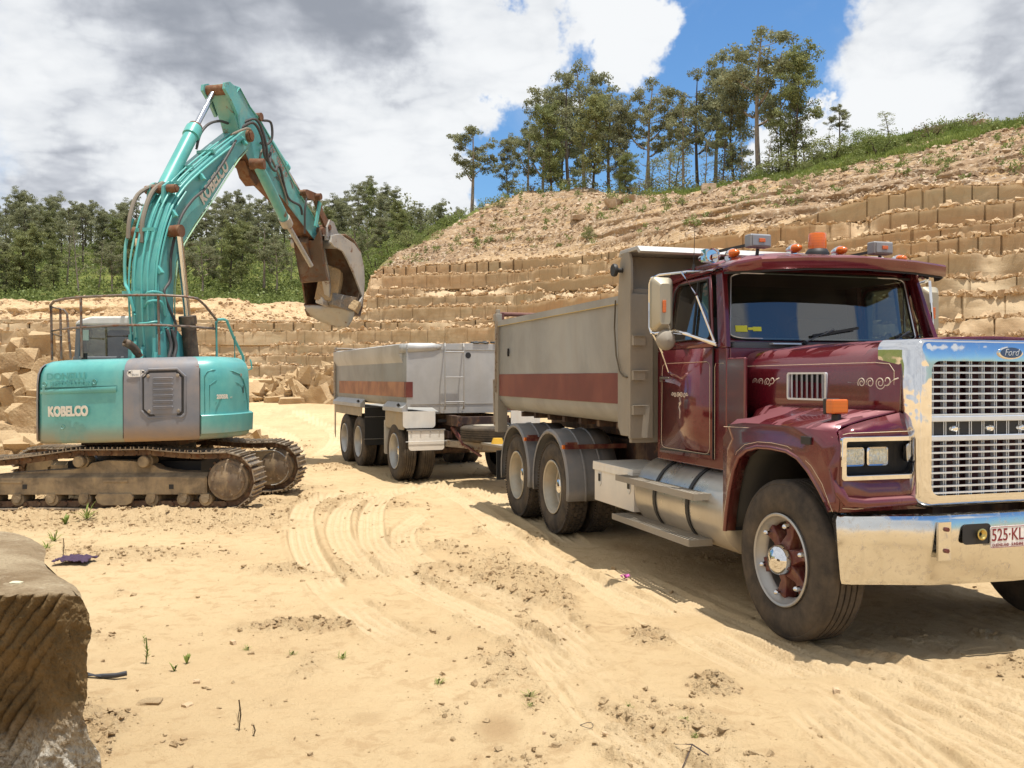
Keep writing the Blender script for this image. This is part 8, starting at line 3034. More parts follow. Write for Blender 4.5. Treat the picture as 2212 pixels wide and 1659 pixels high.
# ------------------------------------------------------------------ trees on the right-hand hill
G_HILL = 'trees along the crest of the quarry hill'
hill_trees = [
	(1018, 4.05, 276, 'tall1', 1.15, 'lone tall thin gum tree standing against white cloud left of the hill trees'),
	(1092, 3.05, 402, 'sap2', 1.5, 'small light green tree on the slope at the left end of the hill trees'),
	(1100, 3.7, 305, 'dense3', 0.9, 'narrow leafy tree, first of the hill clump beside the lone thin gum'),
	(1140, 4.2, 268, 'open2', 0.9, 'sparse pale gum behind the left end of the hill tree clump'),
	(1172, 4.5, 205, 'open1', 0.8, 'tall gum with open crown, second highest top at the left end of the hill clump'),
	(1192, 3.5, 238, 'dense1', 1.0, 'bushy dark tree leafy down to the rubble, left part of the hill clump'),
	(1232, 4.1, 168, 'open3', 0.9, 'tall round-headed gum just left of the highest crown of the middle hill clump'),
	(1262, 4.4, 150, 'open1', 0.85, 'tallest gum of the middle hill clump, crown against blue sky'),
	(1280, 3.25, 218, 'dense2', 1.05, 'dark column-shaped tree leafy to the ground in front of the middle hill clump'),
	(1316, 4.0, 205, 'tall2', 1.0, 'slender gum right behind the dark column-shaped tree'),
	(1340, 3.5, 232, 'dense3', 0.95, 'yellowish leafy tree with lower crown, right of the dark column-shaped tree'),
	(1350, 3.15, 340, 'cone1', 1.3, 'short round green tree standing on the rubble edge below the yellowish one'),
	(1403, 3.9, 178, 'open2', 0.85, 'gum with clean pale trunk and layered crown standing apart in the gap of blue sky'),
	(1444, 3.4, 330, 'sap1', 1.2, 'thin bare-stemmed sapling left of the small round-crowned gum'),
	(1476, 3.7, 218, 'tall1', 0.9, 'small gum with ball-shaped crown left of the big right-hand group'),
	(1508, 4.1, 158, 'open3', 0.85, 'leaning spread-crowned gum at the left side of the big right-hand group'),
	(1545, 4.3, 124, 'open1', 0.85, 'second tallest gum, dark forked trunk, inside the big right-hand group'),
	(1588, 3.9, 160, 'dense3', 0.95, 'leafy narrow gum left of the tallest tree on the hill'),
	(1640, 3.75, 72, 'open2', 1.05, 'tallest gum on the hill with twisted pinkish limbs against blue sky'),
	(1690, 4.4, 130, 'open3', 0.6, 'gum whose crown touches the right side of the tallest tree'),
	(1716, 3.5, 118, 'dense1', 0.95, 'dense dark gum closing the right end of the big group'),
	(1738, 3.5, 262, 'sap1', 1.2, 'thin sapling at the foot of the dense dark gum'),
	(1682, 3.4, 268, 'sap2', 1.2, 'spindly young tree between the tallest gum and the dense dark gum'),
	(1655, 3.3, 300, 'sap1', 1.2, 'short sapling just right of the trunk of the tallest gum'),
	(1812, 3.75, 228, 'tall2', 1.1, 'small lone gum on the grassy ridge in front of white cloud'),
	(1922, 3.4, 246, 'sap2', 1.9, 'low bushy tree on the grassy ridge between lone gum and dry bush'),
	(1410, 3.3, 345, 'sap2', 1.4, 'low leafy sapling under the gum that stands apart'),
	(1520, 3.35, 300, 'sap1', 1.1, 'skinny sapling in the shade left of the dark forked gum'),
	(1556, 3.3, 290, 'sap2', 1.2, 'leafy sapling below the dark forked gum'),
	(1600, 3.2, 308, 'sap1', 1.2, 'bare-stemmed sapling left of the trunk of the tallest gum'),
	(1460, 4.8, 322, 'sap2', 1.2, 'blurred young tree behind the small ball-crowned gum'),
	(1432, 5.0, 318, 'sap1', 1.2, 'bare young tree behind the gap of blue sky'),
	(1215, 4.9, 260, 'tall2', 1.0, 'thin trunk seen through the gap of the middle hill clump'),
	(1380, 4.9, 290, 'sap1', 1.2, 'spindly young gum behind the trunk of the gum that stands apart'),
]
for (px, t, topy, k, wd, lab) in hill_trees:
	x, y, z = hill_pt(px, t)
	H = top_z(topy, x, y) - z + 0.2
	put(k, (x, y, z - 0.1), max(H * 1.05, 1.5), lab, 'tree', G_HILL, wd * 1.08)
# ------------------------------------------------------------------ far forest on the left
fr = random.Random(21)
def ftop(x):
	return float(np.interp(x, [-80, 0, 60, 110, 165, 225, 270, 330, 400, 470, 520, 590, 640, 700, 745, 800, 850, 880, 915, 965, 1010], [405, 420, 400, 425, 395, 430, 408, 425, 430, 405, 390, 402, 440, 405, 410, 366, 395, 428, 408, 425, 442]))
rowdef = [('back', 5.0, 0, 26, ['open1', 'open3', 'open2', 'dense3', 'tall2']), ('middle', 4.2, 22, 28, ['open3', 'dense3', 'open1', 'dense1', 'tall2']), ('front', 3.35, 70, 34, ['dense1', 'dense3', 'open2', 'dense2', 'sap1', 'tall1'])]
words = {'open1': 'forest gum with dark trunk and open crown', 'open2': 'pale-trunked spreading forest gum', 'open3': 'broad-headed forest gum', 'dense1': 'bushy dark green forest tree', 'dense2': 'column-shaped leafy forest tree', 'dense3': 'grey-green leafy forest gum',
		 'tall1': 'slim pale forest gum', 'tall2': 'slim dark forest gum', 'sap1': 'spindly young forest gum', 'sap2': 'low leafy young forest tree'}
ordn = lambda n: '%d%s' % (n, 'th' if 10 <= n % 100 <= 20 else {1: 'st', 2: 'nd', 3: 'rd'}.get(n % 10, 'th'))
for (rname, t0, drop, step, kinds) in rowdef:
	xs = []
	x = -70.0
	while x < (1000 if rname == 'back' else 930):
		xs.append(x + fr.uniform(-8, 8))
		x += step * fr.uniform(0.75, 1.25)
	for i, px in enumerate(xs):
		t = t0 + fr.uniform(-0.25, 0.25)
		X, Y, Z = hill_pt(px, t)
		k = kinds[fr.randrange(len(kinds))]
		topy = ftop(px) + drop + fr.uniform(-6, 26)
		H = max(3.0, min(16.0, (top_z(topy, X, Y) - Z) * 0.94))
		put(k, (X, Y, Z - 0.1), H, '%s, %s from the left in the %s forest row' % (words[k].replace('forest ', ''), ordn(i + 1), rname), 'tree', 'trees of the far forest, %s row' % rname, fr.uniform(0.95, 1.3))
# ------------------------------------------------------------------ shrubs one can tell apart
shr = [
	(885, 2.55, 500, 'shrub2', 1.5, 'large dark green shrub at the left foot of the rocky hill'),
	(845, 2.4, 530, 'shrub1', 1.6, 'mid green shrub beside the excavator bucket, left of the large dark one'),
	(925, 2.6, 520, 'shrub2', 1.2, 'rounded shrub touching the rubble slope right of the large dark one'),
	(812, 2.7, 552, 'shrub3', 1.4, 'bright green shrub seen right behind the excavator bucket'),
	(968, 3.2, 470, 'shrub1', 1.4, 'small shrub on the hill shoulder below the lone thin gum'),
	(1045, 3.25, 440, 'shrub3', 1.4, 'leafy shrub on the hill crest left of the small light green tree'),
	(1083, 2.6, 455, 'shrub2', 1.0, 'green shrub with dark foot on the upper rubble slope'),
	(905, 2.2, 545, 'shrub3', 1.3, 'bright shrub low at the left foot of the rocky hill, nearest to the quarry wall'),
	(940, 3.0, 488, 'shrub2', 1.3, 'dark bush where the forest meets the rocky shoulder, right of the rounded shrub'),
	(1000, 3.5, 455, 'shrub2', 1.4, 'bushy shrub at the foot of the lone thin gum'),
	(1065, 3.0, 428, 'sap2', 1.6, 'short leafy tree leaning over the rubble left of the small light green tree'),
	(1120, 2.9, 410, 'shrub3', 1.2, 'pale green shrub on the crest right of the small light green tree'),
	(870, 3.1, 470, 'dense1', 1.3, 'dark round-crowned tree above the large shrub at the left foot of the hill'),
	(958, 2.4, 530, 'shrub1', 0.8, 'grey-green bush alone on the lower left of the rocky slope'),
	(1800, 3.3, 300, 'shrub2', 1.5, 'dark bush in the grass just left of the small lone gum'),
	(1895, 3.2, 292, 'shrub1', 1.5, 'loose bush in the grass left of the grey-green ridge shrub'),
	(2010, 3.3, 268, 'drybush', 1.7, 'brown scrubby bush on the ridge between the grey-green shrub and the green one'),
	(2140, 3.4, 266, 'shrub1', 1.6, 'low scrub between the dry twiggy bush and the right end of the ridge'),
	(1030, 1.05, 520, 'shrub1', 0.75, 'thin grey-green bush above the first quarry ledges'),
	(985, 1.6, 528, 'shrub3', 0.6, 'faint small bush on the orange slope left of the grey-green one'),
	(1272, 0.55, 490, 'shrub2', 0.8, 'needle-leaved little bush standing just above the top quarry course'),
	(1250, 2.5, 420, 'shrub3', 0.9, 'low green plant among the white stones of the slope'),
	(1205, 2.2, 450, 'shrub3', 0.7, 'tiny green tuft low among the slope stones'),
	(1475, 1.8, 425, 'shrub3', 0.8, 'tiny bush on the rubble edge under the hill trees'),
	(1705, 3.25, 332, 'shrub2', 2.1, 'big dark rounded shrub on the grass below the dense dark gum'),
	(1735, 3.1, 352, 'shrub2', 1.6, 'dark shrub joined to the right side of the big rounded one'),
	(1640, 3.0, 368, 'shrub1', 1.4, 'low green shrub at the foot of the tallest gum'),
	(1560, 2.95, 378, 'drybush', 1.6, 'brownish dry bush in the grass under the hill trees'),
	(1860, 3.5, 283, 'shrub1', 1.6, 'shrub on the grassy ridge left of the low bushy tree'),
	(1965, 3.4, 292, 'shrub1', 1.4, 'small grey-green shrub on the ridge right of the low bushy tree'),
	(2095, 3.55, 250, 'drybush', 2.0, 'dry twiggy bush sticking up on top of the ridge'),
	(2060, 3.5, 262, 'shrub1', 1.5, 'green shrub left of the dry twiggy bush'),
	(2182, 3.6, 278, 'shrub2', 1.6, 'dark shrub at the right end of the ridge'),
	(1380, 3.1, 392, 'drybush', 1.2, 'withered bush on the crest left of the grass strip'),
	(1150, 3.1, 395, 'drybush', 1.2, 'reddish dry bush at the upper left edge of the rubble'),
]
for (px, t, topy, k, wd, lab) in shr:
	x, y, z = hill_pt(px, t)
	H = top_z(topy, x, y) - z
	put(k, (x, y, z - 0.08), max(H * 1.2, 0.8), lab, 'tree' if k in ('sap2', 'dense1') else 'shrub', 'shrubs of the quarry hill', wd)
# ------------------------------------------------------------------ undergrowth and grass as masses
def undergrowth():
	rng = np.random.RandomState(8)
	C, RR = [], []
	n = 2600
	az = rng.uniform(-32, -3.4, n)
	t = 2.55 + rng.rand(n) ** 1.1 * 2.6
	ok = (az < -6.5) | (t > 3.1)
	az, t = az[ok], t[ok]
	r, z = hill_at(az, t)
	rd = np.radians(az)
	x, y = pol(r, rd)
	z = z + hill_noise(x, y, z, az, t)
	n = len(az)
	clump = sstep(-0.3, 0.4, fbm(x * 0.12, y * 0.12, 0, 3, 600))
	h = 0.4 + 1.7 * rng.rand(n) ** 1.5 * (0.35 + 0.9 * clump)
	C = np.stack([x, y, z + h * 0.5], 1)
	RR = 0.65 + 0.85 * rng.rand(n)
	V, F, tone = leaf_quads(C, RR, 34, rng, 0.30, 0.1, 0.9)
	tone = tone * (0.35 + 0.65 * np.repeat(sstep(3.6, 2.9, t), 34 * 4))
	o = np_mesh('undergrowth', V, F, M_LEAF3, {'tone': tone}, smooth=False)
	tag(o, 'thick green scrub filling the ground under the far forest', 'undergrowth', kind='stuff')
	# grassy slope on the right-hand hill
	n = 30000
	az = rng.uniform(8.6, 30, n)
	vr = np.interp(az, [8, 9.5, 11, 16, 26.5, 31], [3.2, 3.1, 2.9, 2.75, 2.85, 3.4])
	t = vr - 0.12 + rng.rand(n) ** 1.3 * 1.3
	r, z = hill_at(az, t)
	rd = np.radians(az)
	x, y = pol(r, rd)
	z = z + hill_noise(x, y, z, az, t)
	ok = rng.rand(n) < sstep(-0.35, 0.15, fbm(x * 0.3, y * 0.3, 0, 3, 610)) * 0.85 + 0.1
	x, y, z, t, vr = x[ok], y[ok], z[ok], t[ok], vr[ok]
	n = len(x)
	k = 4
	X = np.repeat(x, k) + rng.normal(size=n * k) * 0.12
	Y = np.repeat(y, k) + rng.normal(size=n * k) * 0.12
	Z = np.repeat(z, k) - 0.05
	H = (0.12 + 0.42 * rng.rand(n * k) ** 2)
	a = rng.rand(n * k) * 6.28
	w = 0.035 + 0.03 * rng.rand(n * k)
	lx, ly = rng.normal(size=n * k) * 0.3 * H, rng.normal(size=n * k) * 0.3 * H
	V = np.stack([np.stack([X - np.cos(a) * w, Y - np.sin(a) * w, Z], 1), np.stack([X + np.cos(a) * w, Y + np.sin(a) * w, Z], 1),
				  np.stack([X + lx * .6 + np.cos(a) * w * .6, Y + ly * .6 + np.sin(a) * w * .6, Z + H * .7], 1), np.stack([X + lx, Y + ly, Z + H], 1)], 1).reshape(-1, 3)
	tone = np.repeat(np.clip(rng.rand(n * k) * 0.5 + 0.5 * np.repeat(sstep(-0.2, 0.4, fbm(x * .2, y * .2, 0, 2, 620)), k), 0, 1), 4)
	o = np_mesh('hill_grass', V, np.arange(n * k * 4).reshape(-1, 4), M_GRASS, {'tone': tone}, smooth=False)
	tag(o, 'long green grass on the upper slope below the hill trees', 'grass', kind='stuff')
	# weeds and low bushes dotted over the slope, the ridge and the ledges
	n = 460
	az = rng.uniform(-8, 30, n)
	t = 0.3 + rng.rand(n) ** 0.6 * 3.6
	r, z = hill_at(az, t)
	rd = np.radians(az)
	x, y = pol(r, rd)
	z = z + hill_noise(x, y, z, az, t)
	big = (t > 2.6) * 0.5
	C = np.repeat(np.stack([x, y, z + 0.12 + big * 0.5], 1), 3, 0) + rng.normal(size=(n * 3, 3)) * 0.22
	V, F, tone = leaf_quads(C, np.repeat(0.16 + 0.30 * rng.rand(n) ** 2 + big * 0.7 * rng.rand(n), 3), 22, rng, 0.15, 0.1, 0.8)
	o = np_mesh('slope_weeds', V, F, M_LEAF3, {'tone': tone}, smooth=False)
	tag(o, 'small weeds and low bushes dotted over the rocky slope', 'weeds', kind='stuff')
	# distant woods behind the named forest rows
	n = 3200
	az = rng.uniform(-33, -2.5, n)
	t = 4.9 + rng.rand(n) * 1.0
	r, z = hill_at(az, t)
	rd = np.radians(az)
	x, y = pol(r, rd)
	C = np.stack([x, y, z + 0.5 + 4.5 * rng.rand(n) ** 1.6], 1)
	V, F, tone = leaf_quads(C, 0.8 + 1.2 * rng.rand(n), 22, rng, 0.42, 0.2, 0.8)
	o = np_mesh('far_woods', V, F, M_LEAF, {'tone': tone}, smooth=False)
	tag(o, 'dark woodland filling the gaps behind the far forest trunks', 'woods', kind='stuff')
	# scrub between the trunks on the right-hand hill
	n = 520
	az = rng.uniform(-1.5, 18, n)
	t = 3.3 + rng.rand(n) * 2.2
	r, z = hill_at(az, t)
	rd = np.radians(az)
	x, y = pol(r, rd)
	z = z + hill_noise(x, y, z, az, t)
	C = np.stack([x, y, z + 0.3 + 1.3 * rng.rand(n)], 1)
	V, F, tone = leaf_quads(C, 0.45 + 0.6 * rng.rand(n), 24, rng, 0.22, 0.2, 0.9)
	o = np_mesh('scrub', V, F, M_LEAF, {'tone': tone}, smooth=False)
	tag(o, 'grey-green scrub between the trunks on the hill crest', 'scrub', kind='stuff')
undergrowth()
# ================================================================== boulders
def make_boulder(name, seed, size, mat, rough=0.035, cuts=3):
	"""angular quarry block: a box with split faces, chipped corners and rough skin"""
	import bmesh
	rng = random.Random(seed)
	bm = bmesh.new()
	bmesh.ops.create_cube(bm, size=1.0)
	for v in bm.verts:
		v.co = Vector((v.co.x * rng.uniform(0.8, 1.12), v.co.y * rng.uniform(0.8, 1.12), v.co.z * rng.uniform(0.8, 1.12)))
	for _ in range(cuts):
		n = Vector((rng.uniform(-1, 1), rng.uniform(-1, 1), rng.uniform(-0.4, 1))).normalized()
		g = bm.verts[:] + bm.edges[:] + bm.faces[:]
		r = bmesh.ops.bisect_plane(bm, geom=g, plane_co=n * rng.uniform(0.46, 0.60), plane_no=n, clear_outer=True)
		ed = [e for e in bm.edges if e.is_boundary]
		if ed:
			bmesh.ops.holes_fill(bm, edges=ed)
	bmesh.ops.triangulate(bm, faces=bm.faces)
	for _ in range(4):
		long_e = [e for e in bm.edges if e.calc_length() > 0.12]
		if not long_e:
			break
		bmesh.ops.subdivide_edges(bm, edges=long_e, cuts=1)
		bmesh.ops.triangulate(bm, faces=[f for f in bm.faces if len(f.verts) > 3])
	bm.normal_update()
	co = np.array([v.co for v in bm.verts])
	no = np.array([v.normal for v in bm.verts])
	d = fbm(co[:, 0] * 3 + seed, co[:, 1] * 3, co[:, 2] * 3, 4, seed)
	d2 = fbm(co[:, 0] * 11 + seed, co[:, 1] * 11, co[:, 2] * 11, 3, seed + 5)
	co = co + no * (d * rough + d2 * rough * 0.35)[:, None]
	co = co * np.array(size)[None, :]
	for v, c in zip(bm.verts, co):
		v.co = c
	me = bpy.data.meshes.new(name)
	bm.to_mesh(me)
	bm.free()
	me.materials.append(mat)
	me.shade_smooth()
	me.set_sharp_from_angle(angle=R(28))
	o = bpy.data.objects.new(name, me)
	COL.objects.link(o)
	return o
def c5(x, y, Y):
	return at(x / 3.318 / 1.47558, (1000 + y / 3.318) / 1.47558, Y)
G_L = 'sandstone boulders piled behind the excavator'
pile = [
	(130, 360, 150, 190, 26.0, 12, 'tan block with sawn stripes near the top left of the pile behind the excavator'),
	(275, 275, 150, 190, 26.3, 35, 'pointed block standing on its edge at the top of the pile'),
	(405, 305, 235, 205, 25.6, 4, 'large square block, topmost of the pile left of the handrail'),
	(255, 470, 190, 225, 25.2, -8, 'upright square block right below the topmost block'),
	(50, 510, 180, 200, 25.0, 14, 'rounded pale block cut by the left photo edge, upper one'),
	(45, 690, 120, 130, 24.4, 5, 'flat-topped block cut by the left photo edge, lower one'),
	(200, 640, 220, 150, 25.3, 0, 'shaded block lying under the upright square block'),
	(250, 745, 225, 210, 24.3, 38, 'block tilted on its corner with a lit triangular face, middle of the pile'),
	(430, 570, 250, 170, 24.8, 35, 'long slanting block reaching towards the excavator counterweight'),
	(200, 860, 150, 150, 24.2, 20, 'dark wedge-shaped block below the tilted one'),
	(350, 860, 160, 125, 24.0, -6, 'small block half hidden by the counterweight'),
	(250, 940, 215, 120, 23.8, -12, 'grey rough slab leaning above the big flat boulder'),
	(150, 985, 170, 70, 23.4, -10, 'thin light slab lying on the big flat boulder'),
	(235, 1085, 400, 250, 23.2, 3, 'big flat boulder with bright top in the lower part of the pile'),
	(210, 1320, 500, 225, 22.8, 4, 'widest flat boulder at the foot of the pile'),
	(60, 860, 190, 220, 24.6, 25, 'crumbly sandy boulder at the left photo edge'),
	(20, 1080, 150, 190, 24.0, 12, 'sandy boulder cut by the left photo edge beside the big flat boulder'),
	(560, 385, 165, 190, 26.0, -14, 'block seen between the handrail posts above the engine deck'),
	(765, 305, 200, 185, 26.5, 8, 'block beside the excavator cab, right of the handrail posts'),
	(750, 440, 180, 120, 26.0, 3, 'low block under the one beside the excavator cab'),
	(440, 1450, 280, 150, 21.6, -10, 'cracked boulder just above the excavator track'),
	(180, 1475, 230, 110, 21.8, 16, 'flat broken boulder left of the cracked one above the track'),
	(-120, 900, 260, 330, 24.8, 6, 'boulder outside the left photo edge beside the pile'),
	(600, 1400, 200, 110, 21.9, 8, 'brownish boulder below the counterweight, right of the cracked one'),
	(900, 1440, 210, 90, 22.2, -6, 'pale boulder seen under the counterweight beside the turntable'),
]
for i, (cx, cy, w, h, Y, tilt, lab) in enumerate(pile):
	s = Y / 2000 / 3.318 / 1.47558
	c = c5(cx, cy, Y)
	W_, H_ = w * s, h * s
	o = make_boulder('sandstone_boulder', 40 + i * 3, (W_ * 1.04, max(W_, H_) * 0.95, H_ * 1.04), M_BOULD)
	o.location = c + Vector((0, 0.25, 0))
	o.rotation_euler = (R(random.Random(i).uniform(-8, 14)), R(-tilt * 0.55), R(random.Random(i + 50).uniform(-28, 28)))
	tag(o, lab, 'boulder', G_L)
G_C = 'sandstone boulders between the excavator and the trailer'
def eE(x, y, Y):
	return at(x / 2.0331 / 1.47558, (900 + y / 2.0331) / 1.47558, Y)
cpile = [
	(1875, 790, 160, 80, 36, 2, 'flat-fronted block at the left foot of the heap beside the trailer'),
	(1770, 770, 120, 60, 36.5, 6, 'small sandy block left of the flat-fronted one beside the trailer'),
	(1995, 655, 115, 105, 37.5, 25, 'block leaning at the top left of the heap beside the trailer'),
	(2060, 755, 150, 140, 36.3, 30, 'large tilted block in the middle of the heap beside the trailer'),
	(2110, 665, 150, 110, 37.3, -18, 'block with lit top at the top right of the heap beside the trailer'),
	(2150, 800, 120, 70, 36, -8, 'low block touching the trailer edge'),
	(1960, 760, 110, 100, 36.8, -20, 'shaded wedge between the flat-fronted and the tilted block'),
	(2160, 590, 100, 110, 38, 10, 'block high in the heap, half hidden by the trailer'),
	(1940, 620, 80, 50, 39, 10, 'small boulder on the sandy bank behind the heap'),
	(2080, 590, 90, 60, 39, -10, 'pale boulder at the back of the heap beside the trailer'),
]
for i, (cx, cy, w, h, Y, tilt, lab) in enumerate(cpile):
	s = Y / 2000 / 2.0331 / 1.47558
	c = eE(cx, cy, Y)
	W_, H_ = w * s, h * s
	o = make_boulder('sandstone_boulder', 240 + i * 3, (W_ * 1.08, max(W_, H_) * 0.9, H_ * 1.10), M_BOULD)
	o.location = c + Vector((0, 0.2, 0))
	o.rotation_euler = (R(random.Random(i + 9).uniform(-8, 14)), R(-tilt * 0.8), R(random.Random(i + 70).uniform(-30, 30)))
	tag(o, lab, 'boulder', G_C)
# rubble core of both heaps
rng = np.random.RandomState(77)
n = 900
u, v, w_ = rng.rand(3, n)
X = -19 + 10.5 * u
Y = 26.2 + 4.5 * v
hmax = 2.5 * np.clip(1 - np.abs(X + 14.4) / 4.9, 0, 1) ** 0.7 * sstep(25.8, 27.4, Y)
Z = 0.1 + w_ * hmax
ok = (hmax > 0.2) & (Z < hmax - 0.15)
o = rock_cloud('stone_heap', np.stack([X[ok], Y[ok], Z[ok]], 1), 0.35 + 0.55 * rng.rand(ok.sum()), M_BOULD, 31, 0.8)
tag(o, 'heap of broken sandstone under the boulders behind the excavator', 'stone heap', kind='stuff')
n = 420
u, v, w_ = rng.rand(3, n)
X = -12.3 + 6.2 * u
Y = 36.8 + 4 * v
hmax = 1.5 * np.clip(1 - np.abs(X + 8.2) / 3.2, 0, 1) ** 0.7 * sstep(36, 38, Y)
Z = 0.75 + w_ * hmax
ok = (hmax > 0.15) & (Z < 0.7 + hmax)
o = rock_cloud('stone_heap', np.stack([X[ok], Y[ok], Z[ok]], 1), 0.25 + 0.45 * rng.rand(ok.sum()), M_BOULD, 32, 0.8)
tag(o, 'low heap of broken sandstone behind the boulders beside the trailer', 'stone heap', kind='stuff')
# small rock rubble around the left pile foot
n = 500
X = -14.5 + 8.5 * rng.rand(n)
Y = 19.5 + 4.5 * rng.rand(n)
z, _, _ = ground_fields(X, Y, False)
sz = 0.06 + 0.5 * rng.rand(n) ** 3.5
o = rock_cloud('pile_rubble', np.stack([X, Y, z + sz * 0.2], 1), sz, M_BOULD, 33, 0.7)
tag(o, 'loose sandstone pieces around the foot of the boulder pile', 'rubble', kind='stuff')
# larger loose rocks on ledges and slope that one can point at
G_S = 'large loose stones on the quarry face'
for i, (px, py, Y, w, lab) in enumerate(((1990 / 1.0, 270 + 2, 80, 0, ''),)[:0]):
	pass
def on_hill(px, t, size, seed, lab, sq=(1, 1, 0.6)):
	x, y, z = hill_pt(px, t)
	o = make_boulder('slope_stone', seed, (size * sq[0], size * sq[1], size * sq[2]), M_RUB2)
	o.location = (x, y, z + size * sq[2] * 0.25)
	o.rotation_euler = (0.1, -0.1, seed * 0.7)
	tag(o, lab, 'stone', G_S)
on_hill(2118, 3.45, 1.3, 501, 'pale round stone on top of the ridge near the right photo edge')
on_hill(1362, 2.35, 1.3, 502, 'big white flat stone in the middle of the rubble slope')
on_hill(1655, 1.6, 1.6, 503, 'wide white slab on the slope below the tallest gum', (1.4, 1, 0.35))
on_hill(1325, 2.1, 1.5, 504, 'two-toned brown stone left of the big white flat one')
on_hill(1248, 1.5, 1.3, 505, 'white stone low on the slope above the needle-leaved bush', (1.3, 1, 0.4))
on_hill(1710, 2.0, 1.4, 506, 'cream boulder right of the wide white slab', (1.1, 1, 0.6))
on_hill(1530, 2.4, 1.2, 507, 'white stone at the grass edge under the leaning gum', (1, 1, 0.7))
# ================================================================== the sawn block in the near corner
def near_block():
	m = NT('block_sandstone')
	n = m.noise(3.0, 8, 0.65, 0.4)
	f = m.noise(70, 5, 0.7)
	lich = m.rng(m.noise(6, 8, 0.7, 0.5), 0.50, 0.62)
	c = m.mix(m.rng(n, 0.3, 0.7), (0.15, 0.098, 0.045), (0.26, 0.175, 0.085))  # front face browned darker: its shade is put into the colour
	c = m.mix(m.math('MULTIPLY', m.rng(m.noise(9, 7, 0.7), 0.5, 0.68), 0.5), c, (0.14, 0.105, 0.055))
	w = m.attr('white')
	c = m.mix(m.math('MULTIPLY', w, m.rng(m.noise(45, 4, 0.7), 0.35, 0.6, 0.25, 1.0)), c, (0.56, 0.52, 0.44))  # white crystals, with the grazing sunlight on them painted in
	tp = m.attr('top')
	ct = m.mix(m.rng(m.noise(2.2, 6, 0.6), 0.35, 0.65), (0.27, 0.19, 0.11), (0.47, 0.37, 0.24))  # top painted paler than the face, as if sunlit
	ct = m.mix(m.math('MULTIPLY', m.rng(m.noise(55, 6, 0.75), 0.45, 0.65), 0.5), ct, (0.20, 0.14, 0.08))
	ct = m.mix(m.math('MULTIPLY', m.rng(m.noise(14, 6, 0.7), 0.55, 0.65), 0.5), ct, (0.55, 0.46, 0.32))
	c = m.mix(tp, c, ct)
	m.set(col=c, rough=0.95, spec=0.1)
	m.bump(m.math('ADD', m.math('MULTIPLY', f, 0.6), m.noise(26, 6, 0.7)), 1.0, 0.028)
	# plan: front edge faces the camera, right end runs back to the left
	zt = 0.90
	FR = np.array([(-3.6, 3.72), (-1.69, 3.62)])          # left, right of the front edge
	BK = np.array([(-4.9, 5.45), (-2.78, 5.30)])
	nu, nv = 420, 280
	V, W_, T_ = [], [], []
	us = np.concatenate([np.linspace(0, 0.78, 61)[:-1], np.linspace(0.78, 1, 360)])
	rows = []
	# front face rows from the bottom up, then the top rows front to back, then the back face down
	for k in range(nv + 1):
		t = k / nv
		z = -0.05 + (zt + 0.05) * t
		x = FR[0, 0] + (FR[1, 0] - FR[0, 0]) * us
		y = FR[0, 1] + (FR[1, 1] - FR[0, 1]) * us
		# right end flares out towards the bottom
		x = x + us ** 8 * (0.012 * fbm(t * 9 + 0 * us, 0 * us, 0, 4, 733) + 0.09 * (1 - t) + 0.02 * math.sin(t * 9) + 0.012 * math.sin(t * 23))
		# saw grooves: arcs sweeping down to the left
		lat = (x * 0.83 - z * 0.56 - 0.10 * z * z) * 21 + 0.35 * fbm(x * 3, z * 3 + 0 * x, 0, 2, 700)
		gv = np.abs(np.sin((lat + 0.25 * fbm(x * 16, z * 5 + 0 * x, 0, 3, 705)) * math.pi)) ** 0.7
		mask = sstep(-1.70, -1.80, x + (0.9 - z) * 0.40) * (0.6 + 0.4 * sstep(-0.3, 0.2, fbm(x * 4, z * 4 + 0 * x, 0, 2, 777)))
		d = -0.030 * (1 - gv) * mask
		rg = fbm(x * 6, z * 6 + 0 * x, 0, 4, 710) * 0.022 + fbm(x * 24, z * 24 + 0 * x, 0, 4, 720) * 0.010 * (1 + 1.3 * (1 - mask)) + fbm(x * 90, z * 90 + 0 * x, 0, 3, 725) * 0.004
		pit = -0.06 * np.exp(-(((x + 1.98) / 0.10) ** 2 + ((z - 0.52) / 0.10) ** 2))
		y = y - (d + rg + pit) + 0.26 * (1 - t) * (1 - us ** 14) * (1 - 0.75 * sstep(0.9, 0.97, us + 0.25 * (0.5 - z)) * sstep(0.55, 0.25, z + 0 * us))
		edge = max(0, (t - 0.985) / 0.015)
		y = y + 0.012 * edge ** 2
		rows.append(np.stack([x, y, np.full(nu, z - 0.004 * edge ** 2) + edge * 0.012 * fbm(x * 9, x * 0, 0, 3, 730)], 1))
		W_.append(sstep(0.50, 0.28, z + 0.35 * (1 - us) * 0 + 0.18 * fbm(x * 3, z * 3 + 0 * x, 0, 3, 740) + (1 - us) * 0.9))
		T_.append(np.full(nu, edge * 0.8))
	nt = 70
	for k in range(1, nt + 1):
		t = k / nt
		xl = FR[0, 0] + (BK[0, 0] - FR[0, 0]) * t
		xr = FR[1, 0] + (BK[1, 0] - FR[1, 0]) * t
		yl = FR[0, 1] + (BK[0, 1] - FR[0, 1]) * t
		yr = FR[1, 1] + (BK[1, 1] - FR[1, 1]) * t
		x = xl + (xr - xl) * us + us ** 10 * 0.03 * math.sin(t * 11)
		y = yl + (yr - yl) * us + 0.012 * (1 - t) ** 8
		z = zt - 0.006 + 0.005 * fbm(x * 3, y * 3, 0, 3, 750) + 0.004 * fbm(x * 20, y * 20, 0, 3, 760) - 0.03 * us ** 30 - 0.05 * t ** 24
		rows.append(np.stack([x, y, z], 1))
		W_.append(np.zeros(nu))
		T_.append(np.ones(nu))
	last = rows[-1].copy()
